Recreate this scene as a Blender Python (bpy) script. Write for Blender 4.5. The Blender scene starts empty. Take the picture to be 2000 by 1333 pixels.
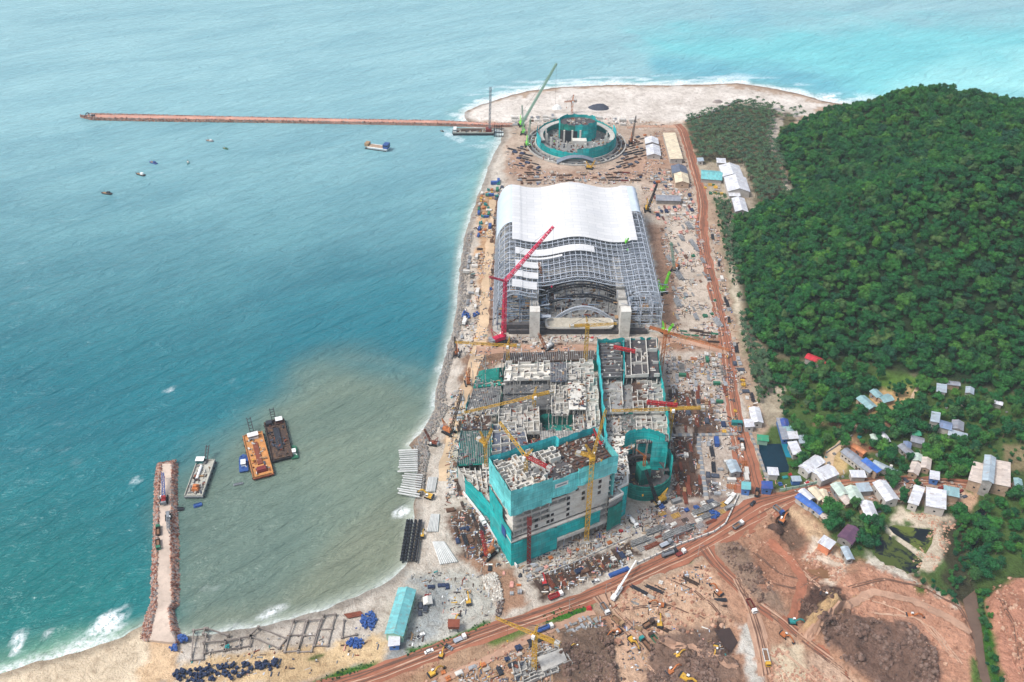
import bpy, math, random
import numpy as np
from mathutils import Vector, Matrix
RN = random.Random(11)
sc = bpy.context.scene
COL = sc.collection
rad = math.radians
# ------------------------------------------------------------------ camera model (metres; ground at GZ)
F, TH, HC, GZ = 1800.0, math.radians(37.2), 400.0, 2.0
SI, CO = math.sin(TH), math.cos(TH)

def at(u, v, z=GZ):
    xc, yc = (u - 1000) / F, (666.5 - v) / F
    dy, dz = CO + yc * SI, -SI + yc * CO
    t = (z - HC) / dz
    return Vector((xc * t, dy * t, z))

def proj(x, y, z):
    z = z - HC
    d = y * CO - z * SI
    return 1000 + F * x / d, 666.5 - F * (y * SI + z * CO) / d

def height_at(u0, v0, v1, z0=GZ):
    p = at(u0, v0, z0)
    lo, hi = z0, 250.0
    for _ in range(40):
        m = (lo + hi) / 2
        if proj(p.x, p.y, m)[1] > v1: lo = m
        else: hi = m
    return lo

def lin(c):
    return tuple((x / 12.92 if x <= .04045 else ((x + .055) / 1.055) ** 2.4) for x in [q / 255.0 for q in c])

# ------------------------------------------------------------------ noise
def _hash(ix, iy, seed):
    h = (ix.astype(np.int64) * 374761393 + iy.astype(np.int64) * 668265263 + seed * 1442695041) & 0xFFFFFFFF
    h = ((h ^ (h >> 13)) * 1274126177) & 0xFFFFFFFF
    return ((h ^ (h >> 16)) & 0xFFFF) / 65535.0

def vnoise(x, y, seed=0):
    ix, iy = np.floor(x), np.floor(y)
    fx, fy = x - ix, y - iy
    fx = fx * fx * (3 - 2 * fx); fy = fy * fy * (3 - 2 * fy)
    a = _hash(ix, iy, seed); b = _hash(ix + 1, iy, seed); c = _hash(ix, iy + 1, seed); d = _hash(ix + 1, iy + 1, seed)
    return (a * (1 - fx) + b * fx) * (1 - fy) + (c * (1 - fx) + d * fx) * fy

def fbm(x, y, seed=0, octs=4):
    s = 0; a = .5; t = 0
    for o in range(octs):
        s = s + a * vnoise(x * 2 ** o, y * 2 ** o, seed + o); t += a; a *= .5
    return s / t

def inside(px, py, poly):
    poly = np.asarray(poly, float)
    r = np.zeros(px.shape, bool)
    n = len(poly); j = n - 1
    for i in range(n):
        xi, yi = poly[i]; xj, yj = poly[j]
        if yi != yj:
            r ^= ((yi > py) != (yj > py)) & (px < (xj - xi) * (py - yi) / (yj - yi) + xi)
        j = i
    return r

def pdist(px, py, line, closed=True):
    line = np.asarray(line, float)
    best = np.full(px.shape, 1e18)
    n = len(line)
    for i in range(n if closed else n - 1):
        a = line[i]; b = line[(i + 1) % n]
        d = b - a; L = d @ d + 1e-9
        t = np.clip(((px - a[0]) * d[0] + (py - a[1]) * d[1]) / L, 0, 1)
        best = np.minimum(best, (px - a[0] - t * d[0]) ** 2 + (py - a[1] - t * d[1]) ** 2)
    return np.sqrt(best)

def sdist(px, py, poly):
    d = pdist(px, py, poly)
    return np.where(inside(px, py, poly), d, -d)

def sstep(a, b, x):
    t = np.clip((x - a) / (b - a), 0, 1)
    return t * t * (3 - 2 * t)

# ------------------------------------------------------------------ materials
MATS = {}
class NT:
    def __init__(s, name):
        s.m = bpy.data.materials.new(name); s.m.use_nodes = True
        s.t = s.m.node_tree; s.t.nodes.clear()
        s.out = s.n('ShaderNodeOutputMaterial')
        s.b = s.n('ShaderNodeBsdfPrincipled')
        s.l(s.b.outputs[0], s.out.inputs[0])
    def n(s, typ, **kw):
        nd = s.t.nodes.new(typ)
        for k, v in kw.items():
            if k in nd.inputs.keys(): nd.inputs[k].default_value = v
            else: setattr(nd, k, v)
        return nd
    def l(s, a, b): s.t.links.new(a, b)
    def mix(s, fac, a, b, mode='MIX'):
        nd = s.n('ShaderNodeMix', data_type='RGBA', blend_type=mode)
        for i, x in ((0, fac), (6, a), (7, b)):
            if isinstance(x, (int, float)): nd.inputs[i].default_value = x
            elif isinstance(x, (tuple, list)): nd.inputs[i].default_value = (*x[:3], 1)
            else: s.l(x, nd.inputs[i])
        return nd.outputs[2]
    def math(s, op, a, b=0.0, clamp=False):
        nd = s.n('ShaderNodeMath', operation=op, use_clamp=clamp)
        for i, x in ((0, a), (1, b)):
            if isinstance(x, (int, float)): nd.inputs[i].default_value = x
            else: s.l(x, nd.inputs[i])
        return nd.outputs[0]
    def rng(s, x, a, b, c, d):
        nd = s.n('ShaderNodeMapRange')
        s.l(x, nd.inputs[0])
        for i, q in zip((1, 2, 3, 4), (a, b, c, d)): nd.inputs[i].default_value = q
        return nd.outputs[0]
    def pos(s): return s.n('ShaderNodeNewGeometry').outputs['Position']
    def noise(s, vec, scale, detail=3, rough=.55, dist=0):
        nd = s.n('ShaderNodeTexNoise')
        nd.inputs['Scale'].default_value = scale; nd.inputs['Detail'].default_value = detail
        nd.inputs['Roughness'].default_value = rough; nd.inputs['Distortion'].default_value = dist
        if vec is not None: s.l(vec, nd.inputs['Vector'])
        return nd.outputs[0]
    def mapping(s, vec, scale=(1, 1, 1), rot=(0, 0, 0)):
        nd = s.n('ShaderNodeMapping'); s.l(vec, nd.inputs[0])
        nd.inputs['Scale'].default_value = scale; nd.inputs['Rotation'].default_value = rot
        return nd.outputs[0]
    def bump(s, h, strength, dist):
        nd = s.n('ShaderNodeBump'); s.l(h, nd.inputs['Height'])
        nd.inputs['Strength'].default_value = strength; nd.inputs['Distance'].default_value = dist
        s.l(nd.outputs[0], s.b.inputs['Normal'])
    def base(s, sock): s.l(sock, s.b.inputs['Base Color'])

def mat(name, c, rough=.75, var=.25, scale=.35, metal=0.0, rnd=.15, spec=.3, dirt=None, dirtf=.5):
    """plain coloured stuff with world-space mottling, grain and per-object difference"""
    if name in MATS: return MATS[name]
    k = NT(name); c = lin(c)
    p = k.pos()
    n1 = k.noise(p, scale, 4, .65)
    n2 = k.noise(p, scale * 7, 2, .6)
    col = k.mix(k.rng(n1, .3, .7, 0, 1), tuple(x * (1 - var) for x in c), tuple(min(1, x * (1 + var)) for x in c))
    col = k.mix(k.rng(n2, .35, .7, 0, .45), col, tuple(x * (1 - var) for x in c))
    if dirt is not None:
        n3 = k.noise(p, scale * 1.7, 5, .7)
        col = k.mix(k.rng(n3, .5, .68, 0, dirtf), col, lin(dirt))
    if rnd:
        oi = k.n('ShaderNodeObjectInfo').outputs['Random']
        hs = k.n('ShaderNodeHueSaturation'); k.l(k.rng(oi, 0, 1, 1 - rnd, 1 + rnd), hs.inputs['Value']); k.l(col, hs.inputs['Color'])
        col = hs.outputs[0]
    k.base(col)
    k.b.inputs['Roughness'].default_value = rough
    k.b.inputs['Metallic'].default_value = metal
    k.b.inputs['Specular IOR Level'].default_value = spec
    MATS[name] = k.m
    return k.m

# ------------------------------------------------------------------ mesh builder
class MB:
    def __init__(s): s.v = []; s.f = []; s.mi = []; s.cur = 0
    def add(s, vs, fs):
        o = len(s.v); s.v.extend([tuple(q) for q in vs])
        s.f.extend([tuple(i + o for i in q) for q in fs]); s.mi.extend([s.cur] * len(fs)); return s
    def m(s, i): s.cur = i; return s
    def frame8(s, lo, hi):
        return s.add(list(lo) + list(hi), [(3, 2, 1, 0), (4, 5, 6, 7), (0, 1, 5, 4), (1, 2, 6, 5), (2, 3, 7, 6), (3, 0, 4, 7)])
    def box(s, cx, cy, z0, sx, sy, sz, rot=0., top=(1, 1)):
        c, q = math.cos(rot), math.sin(rot)
        P = lambda x, y, z: (cx + x * c - y * q, cy + x * q + y * c, z)
        a, b = sx / 2, sy / 2; A, B = a * top[0], b * top[1]
        return s.frame8([P(-a, -b, z0), P(a, -b, z0), P(a, b, z0), P(-a, b, z0)], [P(-A, -B, z0 + sz), P(A, -B, z0 + sz), P(A, B, z0 + sz), P(-A, B, z0 + sz)])
    def bar(s, p, q, w, h=None):
        p, q = Vector(p), Vector(q); h = h or w
        d = (q - p)
        if d.length < 1e-6: return s
        d.normalize()
        up = Vector((0, 0, 1)) if abs(d.z) < .98 else Vector((1, 0, 0))
        x = d.cross(up).normalized(); y = x.cross(d).normalized()
        x *= w / 2; y *= h / 2
        return s.frame8([p - x - y, p + x - y, p + x + y, p - x + y][::-1], [q - x - y, q + x - y, q + x + y, q - x + y][::-1])
    def path(s, pts, w, h=None):
        for a, b in zip(pts, pts[1:]): s.bar(a, b, w, h)
        return s
    def tube(s, p, q, r, n=8, r2=None, cap=True):
        p, q = Vector(p), Vector(q); d = (q - p).normalized(); r2 = r if r2 is None else r2
        up = Vector((0, 0, 1)) if abs(d.z) < .98 else Vector((1, 0, 0))
        x = d.cross(up).normalized(); y = x.cross(d)
        A = [p + (x * math.cos(t) + y * math.sin(t)) * r for t in [2 * math.pi * i / n for i in range(n)]]
        B = [q + (x * math.cos(t) + y * math.sin(t)) * r2 for t in [2 * math.pi * i / n for i in range(n)]]
        fs = [(i, (i + 1) % n, n + (i + 1) % n, n + i) for i in range(n)]
        if cap: fs += [tuple(range(n))[::-1], tuple(range(n, 2 * n))]
        return s.add(A + B, fs)
    def prism(s, pts, z0, z1, top=None):
        """pts: xy list, extruded z0..z1; top: optional xy list for the upper ring"""
        pts = [(p[0], p[1]) for p in pts]; top = [(p[0], p[1]) for p in (top or pts)]
        a = sum(pts[i][0] * pts[(i + 1) % len(pts)][1] - pts[(i + 1) % len(pts)][0] * pts[i][1] for i in range(len(pts)))
        if a < 0: pts = pts[::-1]; top = top[::-1]
        n = len(pts)
        fs = [(i, (i + 1) % n, n + (i + 1) % n, n + i) for i in range(n)] + [tuple(range(n))[::-1], tuple(range(n, 2 * n))]
        return s.add([(x, y, z0) for x, y in pts] + [(x, y, z1) for x, y in top], fs)
    def wall(s, a, b, z0, z1, t=.4):
        """vertical slab from a to b"""
        ax, ay, bx, by = a[0], a[1], b[0], b[1]
        L = math.hypot(bx - ax, by - ay)
        if L < 1e-6: return s
        nx, ny = -(by - ay) / L * t / 2, (bx - ax) / L * t / 2
        return s.prism([(ax - nx, ay - ny), (bx - nx, by - ny), (bx + nx, by + ny), (ax + nx, ay + ny)], z0, z1)
    def lattice(s, p, q, w, n, t=.18, tri=False, w2=None):
        """square (or triangular) lattice girder from p to q"""
        p, q = Vector(p), Vector(q); d = (q - p); L = d.length; d.normalize()
        up = Vector((0, 0, 1)) if abs(d.z) < .95 else Vector((0, 1, 0))
        x = d.cross(up).normalized(); y = x.cross(d).normalized()
        offs = [(-.5, -.5), (.5, -.5), (.5, .5), (-.5, .5)] if not tri else [(-.5, -.5), (.5, -.5), (0, .6)]
        w2 = w if w2 is None else w2
        P = lambda k, i: p + d * (L * i / n) + (x * offs[k][0] + y * offs[k][1]) * (w + (w2 - w) * i / n)
        m = len(offs)
        for k in range(m): s.bar(P(k, 0), P(k, n), t * 1.3)
        for i in range(n):
            for k in range(m):
                j = (k + 1) % m
                s.bar(P(k, i), P(j, i + 1), t) if i % 2 else s.bar(P(j, i), P(k, i + 1), t)
                if i % 2 == 0: s.bar(P(k, i), P(j, i), t)
        return s
    def build(s, name, mats, parent=None, world=False, smooth=False, loc=None):
        me = bpy.data.meshes.new(name)
        vs = s.v
        if world and parent is not None:
            o = parent.location; vs = [(a - o.x, b - o.y, c - o.z) for a, b, c in vs]
        me.from_pydata(vs, [], s.f)
        ms = mats if isinstance(mats, (list, tuple)) else [mats]
        for q in ms: me.materials.append(q)
        if len(ms) > 1: me.polygons.foreach_set('material_index', s.mi)
        if smooth: me.polygons.foreach_set('use_smooth', [True] * len(s.f))
        me.update()
        ob = bpy.data.objects.new(name, me); COL.objects.link(ob)
        if parent is not None: ob.parent = parent
        if loc is not None: ob.location = loc
        return ob

def tag(o, label=None, cat=None, group=None, kind=None):
    if label: o['label'] = label
    if cat: o['category'] = cat
    if group: o['group'] = group
    if kind: o['kind'] = kind
    return o

def thing(name, loc, label, cat, rz=0., group=None):
    o = bpy.data.objects.new(name, None); COL.objects.link(o)
    o.empty_display_size = 1; o.location = loc; o.rotation_euler = (0, 0, rz)
    return tag(o, label, cat, group)

def clone(o, loc, rz=0., scale=None, label=None, group=None, parent=None):
    c = o.copy(); COL.objects.link(c)
    if parent is None:
        c.location = loc; c.rotation_euler = (0, 0, rz)
        if scale: c.scale = (scale, scale, scale) if isinstance(scale, (int, float)) else scale
        if label: c['label'] = label
        if group: c['group'] = group
    else: c.parent = parent
    for ch in o.children: clone(ch, None, parent=c)
    return c

def heading(u0, v0, u1, v1):
    a, b = at(u0, v0), at(u1, v1)
    return math.atan2(b.y - a.y, b.x - a.x)
HAZE, SKY, SUN, EXPO = 0.00005, .14, 1.9, 0.62
# ================================================================== outline of the land (photo pixels of the real shoreline)
SHORE = [(-300, 1420), (-60, 1345), (0, 1318), (60, 1298), (120, 1280), (180, 1264), (240, 1243), (285, 1222), (348, 1245), (400, 1241), (480, 1229), (560, 1212), (640, 1187), (690, 1168), (740, 1146), (780, 1118), (797, 1100), (803, 1060), (807, 1010), (811, 970),
         (816, 930), (816, 890), (800, 870), (828, 835), (848, 800), (852, 760), (862, 725), (872, 690), (884, 645), (893, 600), (896, 550), (901, 500), (909, 455), (923, 415), (935, 380), (948, 342), (963, 305), (978, 278), (984, 258),
         (972, 251), (940, 246), (918, 240), (906, 231), (908, 219), (940, 205), (985, 190), (1030, 178), (1100, 170), (1200, 166), (1300, 167), (1400, 165), (1440, 163), (1500, 171), (1560, 183), (1605, 197), (1640, 203),
         (1700, 206), (1800, 208), (2000, 211), (2500, 218), (2900, 330), (2900, 1700), (-300, 1700)]
HILL = [(1526, 262), (1580, 238), (1640, 220), (1720, 212), (1850, 213), (2000, 217), (2300, 226), (2700, 330), (2500, 790), (2000, 772), (1840, 745), (1740, 722), (1640, 702), (1560, 705), (1500, 690), (1460, 640), (1446, 560), (1428, 480), (1434, 432), (1492, 408), (1548, 386), (1532, 320), (1516, 285)]
def wpoly(pts, z=GZ): return [tuple(at(u, v, z))[:2] for u, v in pts]
SHORE_W, HILL_W = wpoly(SHORE, 0), wpoly(HILL)

def hill_h(x, y):
    x = np.asarray(x, float); y = np.asarray(y, float)
    d = np.maximum(sdist(x, y, HILL_W), 0)
    side = 1 - .40 * sstep(340, 520, x)
    h = 97 * (sstep(-25, 185, d) - sstep(-25, 185, 0 * d)) * side
    h = h + 16 * (fbm(x / 70, y / 70, 5) - .45) * sstep(0, 60, d)
    return np.maximum(h, 0)

def gz(x, y): return GZ + float(hill_h(np.array([x]), np.array([y]))[0])

# ------------------------------------------------------------------ paint: ground kinds (dirt, sand, mud, grass) traced as patches
SAND, PALE, PINK, REDD, BROWN, DARK, GRASS, GREY, YSAND, MUD = (200, 191, 178), (213, 203, 188), (188, 158, 138), (168, 112, 84), (138, 104, 82), (92, 74, 62), (62, 88, 40), (168, 168, 164), (216, 188, 146), (74, 62, 55)
PAINT = [  # polygon, colour, softness in px
    ([(820, 240), (1320, 240), (1480, 900), (1480, 1010), (980, 1220), (780, 1300), (600, 1333), (300, 1340), (300, 1220), (800, 1090), (830, 860)], SAND, 6),
    ([(0, 1310), (290, 1215), (310, 1333), (-100, 1420)], (224, 206, 178), 5),
    ([(870, 225), (960, 200), (1100, 172), (1420, 166), (1620, 205), (1560, 235), (1440, 205), (1340, 240), (1000, 245)], (222, 214, 204), 5),
    ([(1000, 245), (1330, 240), (1370, 420), (1255, 420), (1245, 365), (990, 365), (985, 290)], (190, 170, 152), 10),
    ([(1005, 300), (1060, 335), (1180, 338), (1260, 300), (1280, 260), (1320, 255), (1330, 330), (1250, 350), (1020, 352), (985, 330)], (180, 148, 126), 12),
    ([(930, 380), (960, 380), (965, 500), (950, 690), (905, 800), (880, 870), (872, 860), (900, 760), (935, 640), (930, 500)], (196, 160, 124), 8),
    ([(955, 380), (1000, 380), (985, 500), (965, 660), (945, 650), (955, 520)], (150, 118, 98), 8),
    ([(925, 668), (1170, 672), (1168, 700), (985, 706), (905, 760), (895, 740)], (150, 120, 98), 9),
    ([(1265, 400), (1360, 400), (1400, 520), (1420, 690), (1300, 690), (1285, 560)], (206, 192, 176), 9),
    ([(1262, 440), (1300, 440), (1325, 560), (1320, 640), (1292, 640), (1275, 520)], (158, 128, 108), 10),
    ([(1275, 655), (1420, 655), (1432, 690), (1380, 690), (1300, 682)], (158, 122, 98), 8),
    ([(1300, 690), (1425, 690), (1450, 900), (1470, 960), (1310, 985), (1300, 860)], (190, 176, 162), 10),
    ([(1308, 765), (1352, 768), (1356, 838), (1312, 840)], (96, 74, 64), 5),
    ([(1350, 800), (1402, 800), (1402, 852), (1356, 850)], (108, 88, 76), 5),
    ([(1312, 852), (1362, 852), (1378, 975), (1316, 978)], (92, 70, 60), 5),
    ([(1376, 930), (1400, 930), (1406, 975), (1382, 975)], (88, 84, 88), 5),
    ([(1272, 1000), (1440, 960), (1400, 1030), (1290, 1072)], (150, 132, 122), 8),
    ([(1285, 1038), (1345, 1022), (1350, 1048), (1300, 1068)], (112, 78, 66), 6),
    ([(1028, 1140), (1230, 1060), (1245, 1085), (1060, 1172)], (84, 66, 56), 5),
    ([(880, 1000), (925, 980), (985, 1080), (960, 1110), (900, 1085), (868, 1040)], (120, 94, 78), 8),
    ([(910, 1085), (1000, 1100), (1030, 1180), (960, 1210), (960, 1150), (915, 1110)], (164, 130, 106), 8),
    ([(775, 1115), (900, 1110), (945, 1130), (970, 1200), (900, 1240), (790, 1280), (745, 1265), (800, 1120)], (190, 188, 178), 10),
    ([(800, 1130), (880, 1140), (880, 1190), (840, 1240), (790, 1280), (750, 1290), (830, 1170)], (158, 162, 160), 8),
    ([(350, 1290), (560, 1270), (700, 1245), (760, 1250), (745, 1290), (600, 1333), (340, 1340)], YSAND, 7),
    ([(300, 1210), (345, 1240), (345, 1340), (270, 1340)], (214, 184, 148), 6),
    # earthworks in the near right
    ([(600, 1333), (900, 1265), (1190, 1195), (1390, 1080), (1480, 990), (1560, 960), (1660, 940), (2000, 960), (2100, 1400), (500, 1400)], (178, 138, 112), 6),
    ([(820, 1300), (1000, 1215), (1110, 1185), (1200, 1230), (1120, 1340), (780, 1360)], (182, 148, 118), 8),
    ([(905, 1262), (1150, 1190), (1180, 1215), (960, 1300), (880, 1320), (850, 1310)], (168, 138, 112), 6),
    ([(1090, 1230), (1190, 1215), (1220, 1333), (1070, 1345)], (126, 106, 92), 12),
    ([(1190, 1165), (1380, 1095), (1420, 1180), (1440, 1333), (1200, 1345)], (206, 172, 144), 12),
    ([(1130, 1250), (1190, 1240), (1205, 1333), (1110, 1340)], (120, 100, 86), 10),
    ([(1265, 1255), (1330, 1225), (1400, 1225), (1445, 1300), (1450, 1345), (1260, 1345)], (132, 108, 94), 14),
    ([(1395, 1232), (1425, 1225), (1442, 1255), (1430, 1275), (1410, 1262)], (80, 62, 56), 4),
    ([(1440, 1225), (1470, 1220), (1492, 1345), (1462, 1345)], (204, 200, 190), 4),
    ([(1395, 1070), (1440, 1060), (1530, 1160), (1530, 1195), (1480, 1180), (1420, 1110)], (152, 128, 110), 8),
    ([(1480, 1045), (1560, 1060), (1640, 1110), (1610, 1170), (1560, 1190), (1490, 1140), (1475, 1080)], (168, 124, 100), 10),
    ([(1508, 1000), (1540, 990), (1575, 1040), (1570, 1058), (1545, 1068), (1515, 1040)], (122, 98, 82), 5),
    ([(1570, 1090), (1585, 1080), (1638, 1115), (1640, 1128), (1600, 1128)], (146, 108, 78), 4),
    ([(1535, 985), (1552, 990), (1610, 1040), (1655, 1095), (1640, 1105), (1590, 1060), (1560, 1030)], (206, 176, 142), 5),
    ([(1575, 1085), (1590, 1065), (1640, 1085), (1665, 1110), (1625, 1145), (1605, 1135), (1640, 1112)], (222, 206, 186), 6),
    ([(1640, 1130), (1690, 1105), (1780, 1125), (1870, 1170), (1905, 1250), (1915, 1333), (1750, 1345), (1640, 1230), (1628, 1170)], (192, 144, 118), 8),
    ([(1560, 1175), (1590, 1145), (1635, 1150), (1645, 1175), (1660, 1205), (1600, 1240), (1560, 1200)], (84, 64, 56), 6),
    ([(1590, 1230), (1640, 1205), (1700, 1215), (1780, 1225), (1820, 1280), (1835, 1345), (1720, 1345), (1660, 1310)], (118, 94, 82), 9),
    ([(1565, 1232), (1625, 1162), (1638, 1188), (1600, 1235), (1580, 1245)], (196, 164, 122), 3),
    ([(1510, 1265), (1560, 1260), (1580, 1300), (1575, 1345), (1520, 1345)], (222, 204, 176), 6),
    ([(1600, 1270), (1660, 1310), (1690, 1345), (1600, 1345), (1580, 1290)], (200, 170, 146), 8),
    ([(1880, 1170), (1905, 1150), (1915, 1200), (1925, 1290), (1940, 1345), (1910, 1345), (1905, 1260)], (128, 100, 86), 4),
    ([(1920, 1150), (1970, 1120), (2100, 1140), (2100, 1400), (1960, 1400), (1935, 1250)], (188, 136, 112), 6),
    # village ground and greens
    ([(1480, 690), (1560, 705), (1640, 700), (2000, 770), (2200, 780), (2200, 1160), (1990, 1130), (1890, 1190), (1760, 1110), (1660, 1090), (1560, 970), (1480, 950), (1500, 830)], (78, 102, 52), 8),
    ([(1480, 690), (1530, 760), (1530, 830), (1500, 830), (1470, 760)], (176, 164, 142), 6),
    ([(1690, 735), (1800, 735), (1790, 770), (1700, 765)], (92, 126, 54), 4),
    ([(1720, 758), (1780, 758), (1778, 795), (1700, 805), (1680, 800)], (206, 172, 122), 5),
    ([(1565, 835), (1640, 838), (1665, 850), (1600, 880), (1560, 890)], (66, 116, 44), 5),
    ([(1590, 825), (1650, 820), (1800, 815), (1805, 835), (1650, 842)], (146, 112, 88), 4),
    ([(1660, 850), (1690, 862), (1740, 880), (1730, 890), (1650, 880)], (150, 116, 90), 5),
    ([(1610, 885), (1660, 855), (1680, 870), (1640, 880), (1655, 920), (1640, 935), (1615, 905)], (198, 164, 124), 3),
    ([(1622, 890), (1640, 885), (1660, 920), (1640, 925)], (206, 178, 128), 4),
    ([(1560, 945), (1780, 930), (1890, 960), (1880, 990), (1560, 975)], (170, 146, 128), 6),
    ([(1740, 995), (1870, 1010), (1860, 1060), (1830, 1110), (1800, 1125), (1770, 1120), (1815, 1040), (1740, 1020)], (204, 190, 168), 5),
    ([(1730, 1040), (1745, 1032), (1810, 1085), (1815, 1100), (1800, 1098)], (218, 206, 184), 3),
    ([(1870, 960), (1910, 965), (1900, 1000), (1872, 1000)], (208, 172, 142), 4),
    ([(1690, 1085), (1760, 1110), (1830, 1150), (1872, 1180), (1868, 1190), (1790, 1148), (1700, 1105)], (214, 206, 190), 4),
    ([(1840, 1030), (1880, 1010), (1900, 1180), (1850, 1180)], (66, 66, 48), 8),
    ([(1960, 870), (2100, 860), (2100, 930), (1960, 920)], (140, 128, 96), 6),
    # grove floor, sand lane between grove and hill
    ([(1340, 240), (1440, 200), (1560, 230), (1545, 262), (1510, 270), (1535, 390), (1490, 408), (1440, 420), (1400, 330), (1365, 330)], (112, 106, 82), 6),
    ([(1505, 235), (1530, 225), (1522, 262), (1512, 300), (1505, 280)], (196, 186, 172), 4),
    ([(1530, 350), (1548, 345), (1545, 388), (1500, 408), (1470, 410), (1500, 395), (1528, 385)], (206, 194, 176), 4),
    ([(1362, 318), (1450, 318), (1480, 400), (1440, 415), (1390, 380)], (178, 166, 146), 5),
    ([(1395, 385), (1425, 400), (1440, 560), (1475, 700), (1450, 700), (1425, 560)], (152, 142, 118), 6),
    ([(1412, 420), (1432, 430), (1444, 560), (1450, 640), (1500, 720), (1530, 760), (1515, 770), (1440, 640), (1425, 500)], (206, 194, 172), 4),
]
GREEN = [([(790, 1270), (880, 1245), (950, 1212), (962, 1216), (900, 1252), (795, 1280)], (66, 112, 36), 3),
         ([(610, 1333), (660, 1310), (735, 1290), (740, 1297), (650, 1333)], (70, 112, 38), 3),
         ([(1060, 1205), (1090, 1190), (1160, 1178), (1150, 1190), (1120, 1210), (1065, 1220)], (62, 118, 36), 3),
         ([(950, 1250), (1020, 1225), (1030, 1240), (960, 1262)], (104, 120, 60), 4),
         ([(605, 1288), (630, 1278), (636, 1284), (612, 1298)], (88, 104, 52), 3),
         ([(1662, 1172), (1675, 1168), (1682, 1180), (1668, 1186)], (92, 112, 48), 4),
         ([(1780, 1145), (1800, 1140), (1815, 1160), (1790, 1162)], (86, 104, 44), 4),
         ([(1330, 1090), (1350, 1085), (1352, 1098), (1332, 1102)], (70, 100, 44), 3),
         ([(1905, 1160), (1922, 1150), (1928, 1200), (1945, 1280), (1960, 1345), (1935, 1345), (1922, 1280), (1912, 1220)], (58, 104, 34), 3),
         ([(1890, 1290), (1905, 1290), (1920, 1345), (1895, 1345)], (88, 112, 52), 4)]
# mud and earth that is heaped: polygon, lump height, lump size, base lift
HEAPS = [([(1560, 1175), (1590, 1145), (1640, 1150), (1660, 1205), (1600, 1240), (1560, 1200)], 2.5, 5, 0), ([(1590, 1230), (1640, 1205), (1780, 1225), (1820, 1280), (1840, 1400), (1720, 1400), (1660, 1310)], 3.6, 7, 1.5),
         ([(1565, 1235), (1625, 1160), (1640, 1188), (1598, 1240)], .6, 9, 5.0), ([(1265, 1255), (1330, 1225), (1445, 1300), (1450, 1400), (1260, 1400)], 2.6, 6, .5), ([(1095, 1240), (1190, 1225), (1215, 1400), (1070, 1400)], 2.8, 6, .5),
         ([(1640, 1130), (1690, 1105), (1870, 1170), (1915, 1333), (1835, 1333), (1780, 1225), (1650, 1205)], 1.2, 12, 1.2), ([(1930, 1160), (1970, 1130), (2100, 1140), (2100, 1400), (1960, 1400)], 2.0, 9, 2.5),
         ([(1470, 1030), (1510, 1000), (1515, 1040), (1545, 1070), (1500, 1060)], 2.6, 6, 1.0), ([(1400, 1065), (1450, 1060), (1520, 1170), (1480, 1180)], 1.6, 7, .4), ([(1340, 1185), (1400, 1170), (1440, 1220), (1350, 1225)], 1.8, 6, .4)]
PITS = [([(1510, 1002), (1540, 992), (1574, 1040), (1568, 1056), (1545, 1066), (1518, 1040)], 2.4)]

def soft_mask(u, v, poly, soft, fray=None):
    x = np.array(poly); m = np.zeros(u.shape)
    sel = (u > x[:, 0].min() - soft * 3) & (u < x[:, 0].max() + soft * 3) & (v > x[:, 1].min() - soft * 3) & (v < x[:, 1].max() + soft * 3)
    if sel.any(): m[sel] = sstep(-soft, soft, sdist(u[sel], v[sel], poly) + (0 if fray is None else fray[sel]))
    return m

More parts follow.
